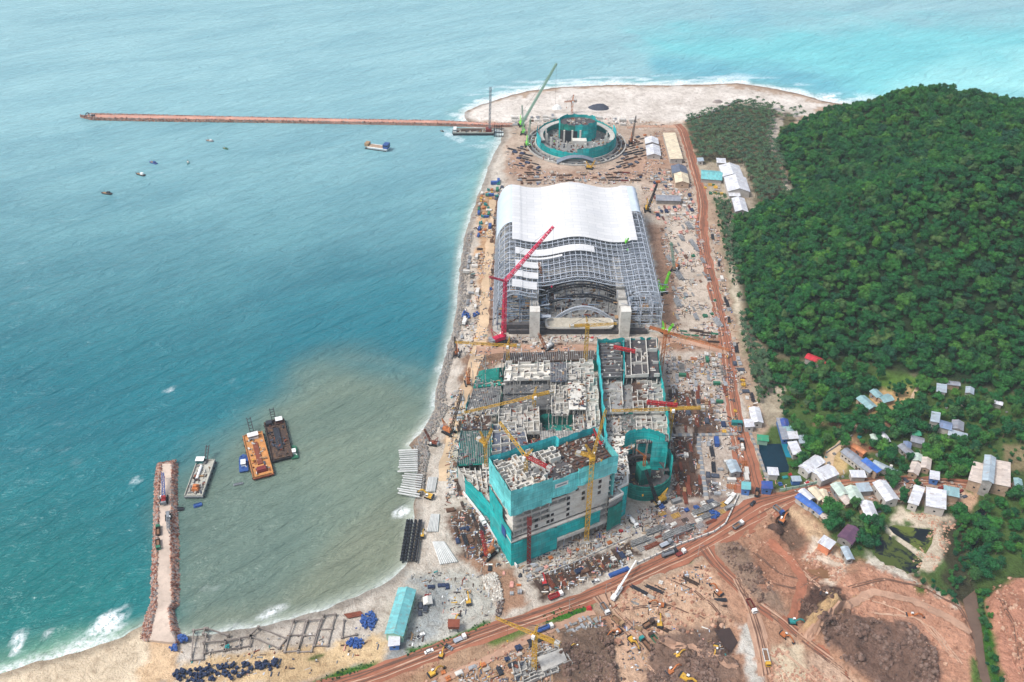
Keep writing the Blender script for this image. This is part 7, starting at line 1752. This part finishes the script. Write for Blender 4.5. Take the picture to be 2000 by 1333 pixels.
yard('along the white hoarding', [(925, 985), (945, 1000), (1008, 1098), (1000, 1112), (960, 1070), (930, 1015)], (6, 4.5), A1 + .4, [(2, 'crates', 'white'), (2, 'plates', 'pale grey'), (2, 'frame', 'rusty'), (1, 'rebar', 'rusty'), (1, 'tank', 'white')], 11, .7, .6, .9)
yard('on the brown patch below the tall block', [(940, 1098), (968, 1095), (972, 1124), (944, 1126)], (6, 4), A1, [(5, 'tarp', 'dark grey'), (2, 'rebar', 'dark grey')], 12, .95)
yard('beside the road end of the tall block', [(978, 1112), (1015, 1108), (1022, 1160), (1000, 1180), (985, 1140)], (6, 4.6), A1, [(2, 'heap', 'dark grey'), (2, 'crates', 'pale grey'), (1, 'plates', 'orange'), (2, 'plates', 'pink')], 13, .7, .5, .9)
yard('on the grey beach yard', [(838, 1140), (880, 1135), (880, 1152), (842, 1154)], (6.5, 4.2), A1 + .2, [(4, 'plates', 'navy'), (3, 'tarp', 'slate')], 14, .95, .8, 1.1)
yard('in the middle of the grey beach yard', [(820, 1160), (850, 1158), (845, 1196), (818, 1205)], (7, 4), A1 + .2, [(3, 'tarp', 'slate'), (2, 'pipes', 'grey'), (1, 'tent', 'white')], 15, .8)
yard('on the seaward strip beside the white roof', [(940, 376), (978, 352), (984, 380), (962, 400), (955, 470), (932, 470), (934, 410)], (5.5, 4.4), 1.5, [(3, 'crates', 'teal'), (2, 'container', 'blue'), (2, 'crates', 'orange'), (2, 'plates', 'white'), (1, 'crates', 'yellow'), (1, 'tarp', 'slate'), (1, 'container', 'green')], 16, .78)
yard('on the shore strip beside the bare trusses', [(912, 500), (945, 480), (936, 580), (925, 640), (898, 680), (895, 640), (905, 580)], (7, 6), 1.5, [(2, 'plates', 'pale grey'), (2, 'frame', 'dark grey'), (1, 'crates', 'white'), (1, 'container', 'white'), (1, 'crates', 'red'), (2, 'pipes', 'pale grey')], 17, .55)
yard('between the shore track and the hall', [(962, 400), (985, 395), (975, 540), (960, 640), (950, 640), (958, 520)], (6.5, 5), 1.5, [(2, 'plates', 'brown'), (2, 'rebar', 'dark brown'), (1, 'crates', 'blue'), (1, 'frame', 'grey'), (1, 'heap', 'brown')], 18, .65)
yard('behind the white wavy roof', [(1000, 338), (1120, 338), (1250, 338), (1258, 358), (1130, 356), (1010, 362)], (7.5, 5.4), 0, [(3, 'rebar', 'dark brown'), (3, 'plates', 'brown'), (2, 'rebar', 'maroon'), (2, 'plates', 'pale grey'), (1, 'crates', 'navy'), (1, 'tarp', 'pale')], 19, .72)
yard('seaward of the theatre ring', [(995, 285), (1022, 285), (1050, 322), (1060, 336), (1020, 336), (998, 310)], (7, 4.6), -.5, [(4, 'rebar', 'dark grey'), (3, 'tarp', 'navy'), (2, 'plates', 'brown'), (1, 'heap', 'brown')], 20, .85)
yard('landward of the theatre ring', [(1228, 270), (1262, 262), (1270, 300), (1240, 325), (1190, 336), (1205, 318)], (7, 4.6), .5, [(4, 'rebar', 'dark grey'), (2, 'tarp', 'slate'), (3, 'plates', 'brown'), (1, 'crates', 'orange')], 21, .85)
yard('on the sand behind the theatre', [(1000, 232), (1090, 224), (1240, 236), (1250, 248), (1090, 236), (1000, 250)], (8, 5), 0, [(3, 'container', 'white'), (2, 'plates', 'pale grey'), (2, 'crates', 'pale grey'), (1, 'plates', 'brown'), (1, 'tent', 'white')], 22, .75)
yard('in the sandy yard right of the trusses', [(1288, 445), (1362, 435), (1392, 540), (1410, 640), (1322, 640), (1310, 560)], (9, 6.5), 1.75, [(4, 'girder', 'pale grey'), (3, 'plates', 'pale grey'), (2, 'pipes', 'grey'), (2, 'frame', 'white'), (1, 'crates', 'pink'), (1, 'plates', 'brown'), (1, 'crates', 'green')], 23, .55)
yard('in the yard right of the white roof', [(1268, 340), (1300, 335), (1342, 345), (1362, 430), (1285, 438), (1275, 390)], (6.6, 4.6), 1.65, [(3, 'tarp', 'navy'), (3, 'crates', 'white'), (3, 'plates', 'pink'), (2, 'plates', 'pale grey'), (2, 'rebar', 'maroon'), (1, 'container', 'orange')], 24, .75)
yard('beside the curved yard road', [(1300, 648), (1400, 645), (1402, 672), (1330, 660)], (7, 4.6), -.15, [(3, 'rebar', 'dark brown'), (3, 'pipes', 'green'), (1, 'crates', 'teal'), (2, 'plates', 'brown')], 25, .8)
yard('right of the haul road above the white shed', [(1432, 700), (1448, 700), (1462, 760), (1480, 800), (1458, 805), (1446, 770)], (6, 4.4), A1, [(3, 'tarp', 'slate'), (2, 'plates', 'pale grey'), (1, 'crates', 'yellow'), (2, 'rebar', 'dark grey'), (1, 'crates', 'white')], 26, .85)
yard('right of the haul road beside the palms', [(1384, 440), (1398, 440), (1424, 560), (1442, 690), (1430, 690), (1400, 560)], (7, 5), A1, [(3, 'plates', 'grey'), (2, 'rebar', 'dark grey'), (2, 'container', 'white'), (1, 'heap', 'pale'), (1, 'crates', 'pale grey')], 27, .6)
yard('by the turquoise roofed shed', [(1368, 352), (1412, 352), (1420, 384), (1384, 384)], (5.4, 4.4), 1.5, [(4, 'crates', 'yellow'), (2, 'frame', 'yellow'), (2, 'plates', 'pale'), (1, 'crates', 'green')], 28, .8)
yard('in the grey bundle yard below the verge', [(1086, 1232), (1150, 1200), (1172, 1212), (1170, 1224), (1110, 1250)], (3.4, 2.6), A2 + 1.57, [(5, 'plates', 'pale grey'), (3, 'plates', 'grey'), (.3, 'crates', 'yellow')], 29, .95, .45, .7)
yard('among the small foundations at the bottom', [(955, 1290), (1030, 1250), (1085, 1245), (1100, 1262), (1000, 1305), (930, 1330)], (6.5, 4.2), A2, [(3, 'plates', 'dark grey'), (3, 'rebar', 'dark brown'), (2, 'plates', 'pale'), (1, 'crates', 'white'), (1, 'crates', 'navy'), (1, 'frame', 'timber')], 30, .8)
yard('on the sandy slope at the bottom', [(850, 1320), (930, 1290), (955, 1302), (900, 1333), (850, 1345)], (6, 4.4), A2, [(2, 'container', 'slate'), (2, 'tarp', 'white'), (1, 'crates', 'orange'), (2, 'plates', 'pale grey')], 31, .75)
yard('on the pale bank in the earthworks', [(1222, 1165), (1275, 1140), (1330, 1120), (1335, 1140), (1280, 1175), (1235, 1190)], (9, 5), A2 - 1, [(3, 'rebar', 'dark grey'), (1, 'crates', 'white'), (1, 'frame', 'timber'), (1, 'plates', 'pale')], 32, .4)
yard('below the pale bank near the drilling machines', [(1380, 1150), (1425, 1150), (1425, 1192), (1382, 1192)], (8, 4.4), 0, [(3, 'rebar', 'dark brown'), (1, 'frame', 'orange'), (1, 'pipes', 'dark grey')], 33, .6)
yard('beside the junction and the warehouses', [(1520, 935), (1575, 915), (1600, 935), (1560, 955), (1520, 960)], (5.4, 4.6), .3, [(3, 'crates', 'red'), (2, 'crates', 'blue'), (2, 'heap', 'red'), (1, 'plates', 'pale grey'), (1, 'tarp', 'teal')], 34, .8, .6, .9)
yard('in the seaward store strip left of the podium', [(880, 880), (896, 860), (902, 925), (915, 965), (885, 985), (876, 930)], (6, 4.4), A1 + .2, [(3, 'rebar', 'dark brown'), (2, 'tarp', 'navy'), (2, 'plates', 'brown'), (1, 'crates', 'white'), (1, 'plates', 'pale grey')], 35, .85)
yard('beside the shore track left of the podium', [(893, 790), (905, 765), (902, 830), (892, 865), (884, 850)], (5, 4), A1 + .2, [(3, 'crates', 'pale'), (2, 'rebar', 'dark brown'), (2, 'plates', 'pale grey')], 36, .85)
yard('on the road between hall and podium', [(930, 660), (1035, 664), (1160, 660), (1160, 672), (1035, 676), (925, 674)], (6, 4.2), 0, [(3, 'plates', 'brown'), (2, 'crates', 'white'), (2, 'frame', 'dark grey'), (1, 'crates', 'red')], 37, .6)
yard('around the beach frames and blue heaps', [(380, 1262), (560, 1238), (690, 1225), (700, 1245), (560, 1268), (390, 1290)], (12, 9), .1, [(2, 'crates', 'navy'), (1, 'plates', 'white'), (1, 'frame', 'timber'), (1, 'crates', 'teal')], 38, .35, .5, .8)
yard('in the yards of the village houses', [(1575, 880), (1660, 850), (1800, 880), (1890, 935), (1900, 985), (1690, 1010), (1650, 1040), (1560, 985)], (8, 6), .4, [(3, 'crates', 'grey'), (3, 'tarp', 'slate'), (2, 'plates', 'timber'), (2, 'heap', 'pale'), (1, 'crates', 'teal'), (1, 'tank', 'white'), (1, 'container', 'maroon')], 39, .55, .4, .8)
yard('in the upper village gardens', [(1680, 770), (1800, 760), (1990, 800), (1960, 870), (1800, 850), (1690, 830)], (12, 9), .4, [(3, 'crates', 'grey'), (2, 'heap', 'pale'), (2, 'plates', 'timber'), (1, 'tank', 'white')], 40, .4, .4, .7)
yard('in the pit works between lower roads', [(1195, 1185), (1330, 1130), (1420, 1150), (1430, 1210), (1300, 1235), (1215, 1225)], (10, 7), A2 - 1, [(3, 'rebar', 'dark brown'), (2, 'heap', 'brown'), (2, 'frame', 'grey'), (2, 'plates', 'timber'), (1, 'pipes', 'grey'), (1, 'heap', 'pale')], 41, .5)
yard('on the mud at the photo bottom', [(1105, 1265), (1185, 1240), (1260, 1270), (1300, 1333), (1110, 1340)], (9, 6), A2, [(3, 'heap', 'brown'), (2, 'rebar', 'dark brown'), (2, 'plates', 'grey'), (1, 'frame', 'dark grey'), (1, 'heap', 'dark grey')], 42, .5)
# tell look-alikes apart where there are only a few of them
by = {}
for o in YARD: by.setdefault(o['label'], []).append(o)
NTH = ['leftmost', 'second from left', 'third from left', 'fourth from left', 'fifth from left', 'sixth from left']
for lab, os_ in by.items():
    if 1 < len(os_) <= 6:
        os_.sort(key=lambda o: proj(*o.location)[0])
        for i, o in enumerate(os_): o['label'] = lab + ', ' + NTH[i]
print('yard things', len(YARD))

# ------------------------------------------------------------------ scattered debris: one loose mass
b = MB(); DEB = [CONCW, CONCG, DECKD, TIMBER, RUST, WHT, SLATE, DARKW, SANDM, STEEL, TEALP, BLUEP, YEL, CM['pink']]; WTS = [2, 12, 9, 9, 5, 2, 5, 13, 12, 7, .7, .6, .7, 2]
DZ = [([(1300, 690), (1425, 690), (1460, 950), (1310, 985), (1305, 860)], 2600), ([(1010, 1105), (1262, 990), (1400, 985), (1400, 1030), (1060, 1172)], 2000), ([(870, 985), (925, 975), (1010, 1100), (960, 1110), (900, 1085)], 800), ([(990, 285), (1060, 336), (1255, 335), (1270, 262), (1320, 250), (1350, 345), (1365, 440), (1285, 440), (1250, 360), (995, 362)], 2200),
      ([(1285, 440), (1365, 440), (1420, 680), (1300, 690), (1318, 600)], 1700), ([(935, 380), (985, 365), (975, 540), (950, 660), (900, 700), (905, 580), (915, 480)], 1100), ([(925, 655), (1170, 655), (1168, 706), (985, 708), (905, 760)], 900), ([(880, 770), (912, 750), (895, 900), (925, 975), (870, 985), (876, 880)], 800), ([(850, 1325), (1110, 1235), (1180, 1200), (1190, 1333), (860, 1360)], 1300),
      ([(1190, 1170), (1380, 1100), (1450, 1333), (1200, 1345)], 700), ([(1000, 226), (1240, 232), (1320, 250), (1000, 262)], 600), ([(1384, 440), (1400, 440), (1445, 690), (1482, 800), (1455, 820), (1428, 700)], 600), ([(800, 1120), (980, 1110), (960, 1200), (780, 1270)], 250), ([(355, 1265), (700, 1225), (750, 1265), (600, 1320), (355, 1325)], 160), ([(1480, 930), (1640, 915), (1900, 950), (1890, 990), (1560, 965)], 300)]
rr = random.Random(55)
for poly, n in DZ:
    W = np.array(wpoly(poly)); k = 0; n = int(n * .8)
    while k < n:
        xs_ = np.array([rr.uniform(W[:, 0].min(), W[:, 0].max()) for _ in range(400)]); ys_ = np.array([rr.uniform(W[:, 1].min(), W[:, 1].max()) for _ in range(400)])
        dens = fbm(xs_ / 10, ys_ / 10, 99, 3)
        for x, y, ok_, dn in zip(xs_, ys_, inside(xs_, ys_, W), dens):
            if not ok_ or dn < .44 or k >= n or not clear_of_houses(x, y): continue
            b.m(rr.choices(range(len(DEB)), WTS)[0]); b.box(x, y, GZ - .05, rr.choice([rr.uniform(.3, 1.4), rr.uniform(.8, 3.6)]), rr.uniform(.2, .7), rr.uniform(.1, .6), rr.choice([A1, A1, A2, 0, rr.uniform(0, 3.1)])); k += 1
tag(b.build('debris', DEB), kind='stuff')

# ------------------------------------------------------------------ small foundations at the bottom
FW = thing('foundation_works', at(1060, 1300), 'grey concrete foundations of a small building at the bottom of the photo', 'building under construction')
q = Q([(1000, 1300), (1095, 1262), (1118, 1300), (1010, 1345)], 3); b = MB(); b.prism(q, GZ - .3, 3); b.build('base_slab', CONCG, FW, world=True)
b = MB(); rooms(b, q, 3.01, 8, 7, rr, (.6, 2.2), .45, .5); b.build('foundation_walls', CONC, FW, world=True); b = MB(); litter(b, q, 3.02, 160, rr, len(LIT)); b.build('slab_litter', LIT, FW, world=True)['kind'] = 'stuff'
q = Q([(1050, 1285), (1098, 1266), (1108, 1290), (1060, 1312)], 5); b = MB(); b.prism(q, 3.05, 5); b.build('raised_slab', CONC, FW, world=True)

# ------------------------------------------------------------------ fences, hoardings, bridge, poles
def fence(pts, h, m, label, t=.25, name='hoarding', cat='hoarding'):
    T = thing(name, at(*pts[0]), label, cat); b = MB()
    P_ = [at(u, v, GZ) for u, v in pts]
    for a_, c_ in zip(P_, P_[1:]): b.wall(a_, c_, GZ - .2, GZ + h, t)
    b.build('panel', m, T, world=True); b = MB()
    for a_, c_ in zip(P_, P_[1:]):
        n = max(1, int((c_ - a_).length / 4))
        for i in range(n): q = a_.lerp(c_, i / n); b.box(q.x, q.y, GZ - .2, t + .12, t + .12, h + .4)
    b.build('posts', GREY, T, world=True); return T
fence([(1245, 1102), (1330, 1064), (1395, 1040), (1416, 1025), (1428, 1000), (1442, 968)], 1.4, CONCW, 'pale low wall between the frame yard and the main dirt road', .6, 'boundary_wall', 'wall')
fence([(1315, 1050), (1340, 1040), (1352, 1034)], 1.6, CM['pink'], 'short salmon fence strip above the main dirt road')
fence([(1522, 960), (1560, 954), (1600, 944), (1638, 934)], 2.2, PALEG, 'pale green fence along the village road below the white warehouses', name='fence', cat='fence')
fence([(1614, 886), (1640, 868), (1664, 852)], 1.2, CONCG, 'grey wall along the bend of the sandy lane', .4, 'boundary_wall', 'wall')
fence([(1030, 1136), (1120, 1100), (1225, 1052)], .9, CONC, 'low kerb wall behind the brown strip yard', .5, 'boundary_wall', 'wall')
fence([(1362, 852), (1370, 915), (1380, 978)], .6, SANDM, 'pale sandy kerb between two rows of stores', 2.6, 'kerb_bank', 'bank')
fence([(1312, 851), (1360, 851), (1440, 849)], .6, SANDM, 'pale sandy bank across the lower yard', 2.2, 'kerb_bank', 'bank')
fence([(1462, 840), (1482, 890), (1500, 945)], .8, SANDM, 'earth bank along the right edge of the wide haul road', 1.6, 'kerb_bank', 'bank')
fence([(1340, 238), (1400, 218), (1446, 197)], 1.5, ROCKS[2], 'red earth wall reaching over the sand at the palm grove', 2.2, 'earth_wall', 'wall')
b = MB(); B0, B1 = at(1654, 818, 3), at(1672, 840, 3); b.bar(B0, B1, 3.0, .4); BT = thing('foot_bridge', at(1663, 829), 'narrow timber bridge over the muddy creek', 'bridge'); b.build('deck', TIMBER, BT, world=True)
dn = (B1 - B0).normalized(); sd_ = Vector((-dn.y, dn.x, 0)) * 1.4; b = MB()
for s in (-1, 1): b.bar(B0 + sd_ * s + Vector((0, 0, .9)), B1 + sd_ * s + Vector((0, 0, .9)), .15); [b.bar(B0.lerp(B1, i / 5) + sd_ * s, B0.lerp(B1, i / 5) + sd_ * s + Vector((0, 0, .9)), .15) for i in range(6)]
b.build('railing', WHT, BT, world=True)
for (u, v, lab) in ((1276, 1092, 'white street pole beside the grey tanker'), (1363, 1085, 'leaning white pole at the start of the excavation road'), (1183, 1160, 'pole at the bend of the pit road'), (1112, 1190, 'pole above the grass verge')):
    T = thing('utility_pole', at(u, v), lab, 'pole'); b = MB(); b.tube((0, 0, -.3), (0, 0, 8), .16, 7, .1); b.build('post', CONC, T); b = MB(); b.bar((0, 0, 7.8), (1.8, 0, 8.3), .12); b.box(2, 0, 8.25, .8, .3, .15); b.build('lamp_arm', GREY, T)
T = tag(MB().box(0, 0, 0, 3, 2.6, 1.4, 0, (.7, .7)).box(0, 0, 1.4, 1.5, 1.5, .5).build('red_tarpaulin', RED_, loc=at(1151, 1190, GZ)), 'bright red covered heap at the end of the grass verge', 'covered heap')
T = tag(MB().box(0, 0, 0, 12, 2.4, 1.2, hd(1192, 1126, 1225, 1113)).box(0, 0, 1.2, 11, 1.6, .4, hd(1192, 1126, 1225, 1113)).build('covered_load', BLUEP, loc=at(1209, 1119, GZ)), 'long blue covered load at the edge of the main dirt road', 'covered load')
T = thing('hopper', at(887, 1230), 'brown hopper on legs beside the yellow machine', 'hopper'); MB().box(0, 0, 3, 5, 4, 2.4, 0, (1.2, 1.2)).build('bin', RUST, T)
for x in (-2, 2):
    for y in (-1.6, 1.6): MB().box(x, y, 0, .4, .4, 3).build('leg', STEELD, T)
for i in range(4): tag(MB().tube((0, 0, 0), (0, 0, 1.0), .9, 10).box(0, 0, 1, .4, .4, .3).build('fuel_drum', BLUEP, loc=at(1391 + i * 3.4, 1012 - i * 1.2)), 'big blue drum in the row by the pale low wall', 'drum', 'big blue drums')
# silt and sand heaps
for (u, v, w_, h_, m_, lab) in ((1170, 211, 26, 4, SLATE, 'dark heap of gravel on the pale sand behind the theatre'), (1402, 200, 12, 3, ROCKS[1], 'grey heap on the sand left of the palm grove'), (1088, 213, 12, 5, WHT, 'white covered heap behind the theatre'), (1512, 1035, 12, 4, DECKB, 'dark earth heap at the lip of the upper pit')):
    n = 14; r2 = random.Random(u); ring = [(math.cos(6.283 * i / n) * w_ * .5 * r2.uniform(.8, 1.1), math.sin(6.283 * i / n) * w_ * .3 * r2.uniform(.8, 1.1), -.2) for i in range(n)]; mid = [(x * .55, y * .55, h_ * r2.uniform(.6, .85)) for x, y, z in ring]
    b = MB().add(ring + mid + [(0, 0, h_)], [(i, (i + 1) % n, n + (i + 1) % n, n + i) for i in range(n)] + [(n + i, n + (i + 1) % n, 2 * n) for i in range(n)]); o = b.build('heap', m_, loc=at(u, v)); tag(o, lab, 'heap')
# ------------------------------------------------------------------ clods, stones and wheel ruts of the earthworks
def zgrid():
    from mathutils.bvhtree import BVHTree
    dg = bpy.data.objects['ground'].data
    co = np.empty(len(dg.vertices) * 3, np.float32); dg.vertices.foreach_get('co', co); co = co.reshape(-1, 3)
    g = {}
    for x, y, z in co[(co[:, 1] < 420)]: g[(int(x // 1.8), int(y // 1.8))] = float(z)
    return g
ZG = zgrid()
def gh(x, y):
    i, j = int(x // 1.8), int(y // 1.8)
    for a_ in (0, 1, -1):
        for c_ in (0, 1, -1):
            if (i + a_, j + c_) in ZG: return ZG[(i + a_, j + c_)]
    return GZ
MUDM = [mat('mud_dark', (92, 72, 62), var=.4, rnd=0), mat('mud_brown', (110, 86, 74), var=.35, rnd=0), mat('mud_grey', (124, 102, 90), var=.3, rnd=0)]
CLAY = [mat('clay_pink', (166, 124, 102), var=.3, rnd=0), mat('clay_pale', (184, 148, 124), var=.2, rnd=0), mat('clay_red', (146, 104, 82), var=.3, rnd=0)]
rr = random.Random(91)
def clods(b, poly, n, smin, smax, nm, flat=.55):
    W = np.array(wpoly(poly)); k = 0
    while k < n:
        xs_ = np.array([rr.uniform(W[:, 0].min(), W[:, 0].max()) for _ in range(600)]); ys_ = np.array([rr.uniform(W[:, 1].min(), W[:, 1].max()) for _ in range(600)])
        dn = fbm(xs_ / 8, ys_ / 8, 17, 3)
        for x, y, ok_, d in zip(xs_, ys_, inside(xs_, ys_, W), dn):
            if not ok_ or d < .46 or k >= n: continue
            r = rr.uniform(smin, smax) * rr.choice([.5, .7, 1]); z = gh(x, y); b.m(rr.randrange(nm)); k += 1; m = 6; t0 = rr.uniform(0, 1)
            lo = [(x + r * rr.uniform(.8, 1.2) * math.cos(t0 + i), y + r * rr.uniform(.8, 1.2) * math.sin(t0 + i), z - .4) for i in [6.283 * q / m for q in range(m)]]
            hi = [(x + (vx - x) * .6, y + (vy - y) * .6, z + r * flat * rr.uniform(.6, 1.2)) for vx, vy, _ in lo]
            b.add(lo + hi + [(x, y, z + r * flat * 1.15)], [(i, (i + 1) % m, m + (i + 1) % m, m + i) for i in range(m)] + [(m + i, m + (i + 1) % m, 2 * m) for i in range(m)])
b = MB()
clods(b, [(1590, 1232), (1640, 1208), (1780, 1226), (1820, 1280), (1838, 1345), (1720, 1345), (1660, 1310)], 2600, .4, 1.5, 3, .4); clods(b, [(1560, 1178), (1590, 1148), (1640, 1152), (1658, 1205), (1600, 1240)], 420, .4, 1.4, 2, .4)
clods(b, [(1270, 1262), (1330, 1228), (1440, 1290), (1448, 1345), (1262, 1345)], 1700, .35, 1.4, 3, .4); clods(b, [(1085, 1262), (1190, 1235), (1210, 1345), (1110, 1345)], 900, .35, 1.3, 3, .4); clods(b, [(1400, 1068), (1445, 1064), (1525, 1165), (1480, 1180)], 260, .4, 1.4, 3)
tag(b.build('mud_clods', MUDM), kind='stuff')
b = MB()
clods(b, [(1190, 1172), (1380, 1098), (1425, 1180), (1440, 1240), (1200, 1260)], 420, .3, 1.5, 3); clods(b, [(1450, 1050), (1520, 990), (1560, 1070), (1640, 1120), (1600, 1170), (1490, 1150)], 240, .3, 1.2, 3); clods(b, [(1640, 1130), (1690, 1105), (1870, 1170), (1915, 1333), (1840, 1333), (1780, 1225), (1650, 1205)], 200, .3, 1.3, 3)
clods(b, [(1935, 1150), (1970, 1130), (2020, 1140), (2020, 1345), (1960, 1345)], 300, .5, 1.6, 3); clods(b, [(1500, 1250), (1580, 1300), (1690, 1345), (1505, 1345)], 300, .3, 1.4, 2); clods(b, [(1575, 1090), (1600, 1068), (1668, 1108), (1625, 1148)], 260, .4, 1.5, 2); clods(b, [(800, 1310), (960, 1260), (1090, 1240), (1100, 1345), (800, 1345)], 350, .3, 1.2, 3)
clods(b, [(1745, 998), (1870, 1012), (1860, 1060), (1825, 1115), (1770, 1118), (1815, 1040)], 300, .3, 1.1, 2)
tag(b.build('loose_stones', CLAY), kind='stuff')
RUT = mat('rut_soil', (106, 78, 64), var=.3, rnd=0); RUTP = mat('dry_rut_soil', (184, 150, 126), var=.2, rnd=0)
b = MB(); k = 0
for nm, m, pts, w in ROADS[:5]:
    for off in (-.32, -.2, -.02, .12, .27):
        sh_ = []
        for i, (u, v) in enumerate(pts):
            A_ = at(*pts[max(0, i - 1)]); B_ = at(*pts[min(len(pts) - 1, i + 1)]); d_ = (B_ - A_).normalized(); q = at(u, v) + Vector((-d_.y, d_.x, 0)) * w[i] * (off + rr.uniform(-.05, .05)); sh_.append(proj(q.x, q.y, GZ))
        b.m(rr.choice([0, 0, 1])); b.add(*ribbon(sh_, [.5] * len(sh_), GZ + .25 + .004 * k, .25, 4, k)); k += 1
tag(b.build('wheel_ruts', [RUT, RUTP]), kind='structure')

def draped(nm, m, pts, w, lift, seed):
    vs, fs = ribbon(pts, w, GZ, .5, 2.2, seed); b = MB(); b.add([(x, y, gh(x, y) + lift) for x, y, z in vs], fs); tag(b.build(nm, m), kind='structure')
for i, (nm, m, pts, w) in enumerate([('pit_track', RED2, [(1245, 1240), (1300, 1262), (1350, 1268), (1400, 1290), (1440, 1310)], 4.5), ('plateau_track', RED2, [(1575, 1250), (1645, 1195), (1700, 1160), (1780, 1178), (1850, 1210), (1895, 1240)], 4.5), ('bench_track', RED, [(1500, 1060), (1540, 1090), (1570, 1130), (1560, 1170), (1545, 1215)], 5), ('slope_track', RED2, [(860, 1330), (950, 1290), (1050, 1240), (1160, 1195)], 4)]): draped(nm, m, pts, [w] * len(pts), .35, 40 + i)
b = MB()
for j, pts in enumerate([[(1655, 1150), (1720, 1135), (1800, 1150), (1870, 1190), (1900, 1250)], [(1680, 1170), (1740, 1190), (1820, 1230), (1870, 1300)], [(1470, 1080), (1520, 1120), (1600, 1140)], [(1490, 1060), (1560, 1110), (1610, 1160)], [(1510, 1140), (1550, 1150), (1600, 1120)], [(1700, 1200), (1790, 1210), (1860, 1290)], [(1945, 1180), (1975, 1230), (1990, 1320)], [(1520, 1270), (1570, 1310), (1600, 1340)], [(1300, 1130), (1350, 1150), (1400, 1200)], [(1200, 1250), (1260, 1300), (1300, 1340)], [(1210, 1190), (1300, 1180), (1370, 1210)]]):
    for o in (0, 7): 
        vs, fs = ribbon([(u + o, v + o * .4) for u, v in pts], [.6] * len(pts), GZ, .1, 2, j); b.m(j % 2); b.add([(x, y, gh(x, y) + .3) for x, y, z in vs], fs)
tag(b.build('machine_ruts', [RUT, RUTP]), kind='structure')
# ------------------------------------------------------------------ haze, light, camera
bx = MB(); bx.box(0, 500, -4, 11200, 12200, 412 + 4)
hz = NT('haze_air'); hz.t.nodes.remove(hz.b)
pv = hz.n('ShaderNodeVolumePrincipled'); pv.inputs['Color'].default_value = (.90, .95, 1, 1); pv.inputs['Density'].default_value = HAZE; pv.inputs['Anisotropy'].default_value = 0.0
hz.l(pv.outputs[0], hz.out.inputs['Volume'])
if HAZE > 0: tag(bx.build('haze', hz.m), kind='stuff')
w = bpy.data.worlds.new('World'); sc.world = w; w.use_nodes = True
nt = w.node_tree; bg = nt.nodes['Background']
sky = nt.nodes.new('ShaderNodeTexSky'); sky.sky_type = 'NISHITA'; sky.sun_disc = False
EL, AZ = rad(58), rad(-112)     # azimuth measured from +Y towards +X
sky.sun_elevation = EL; sky.sun_rotation = AZ; sky.air_density = 1.0; sky.dust_density = 3.0; sky.ozone_density = 1.0; sky.altitude = 0
hs = nt.nodes.new('ShaderNodeHueSaturation'); hs.inputs['Saturation'].default_value = .7; nt.links.new(sky.outputs[0], hs.inputs['Color'])
nt.links.new(hs.outputs[0], bg.inputs[0]); bg.inputs[1].default_value = SKY
L = bpy.data.lights.new('sun', 'SUN'); L.energy = SUN; L.angle = rad(16); L.color = (1, .98, .95)
so = bpy.data.objects.new('sun', L); COL.objects.link(so)
d = Vector((math.sin(AZ) * math.cos(EL), math.cos(AZ) * math.cos(EL), math.sin(EL)))
so.rotation_euler = (-d).to_track_quat('-Z', 'Y').to_euler(); so.location = (0, 300, 600)
cam = bpy.data.cameras.new('camera'); co = bpy.data.objects.new('camera', cam); COL.objects.link(co)
cam.sensor_width = 36; cam.lens = 36 * F / 2000; cam.clip_start = 1; cam.clip_end = 20000
co.location = (0, 0, HC); co.rotation_euler = (math.pi / 2 - TH, 0, 0)
sc.camera = co
vs = sc.view_settings; vs.view_transform = 'Standard'; vs.look = 'None'; vs.exposure = EXPO; vs.gamma = 1
cy = sc.cycles; cy.max_bounces = 4; cy.diffuse_bounces = 2; cy.glossy_bounces = 2; cy.transmission_bounces = 1; cy.volume_bounces = 1; cy.transparent_max_bounces = 4
cy.use_denoising = True; cy.caustics_reflective = False; cy.caustics_refractive = False
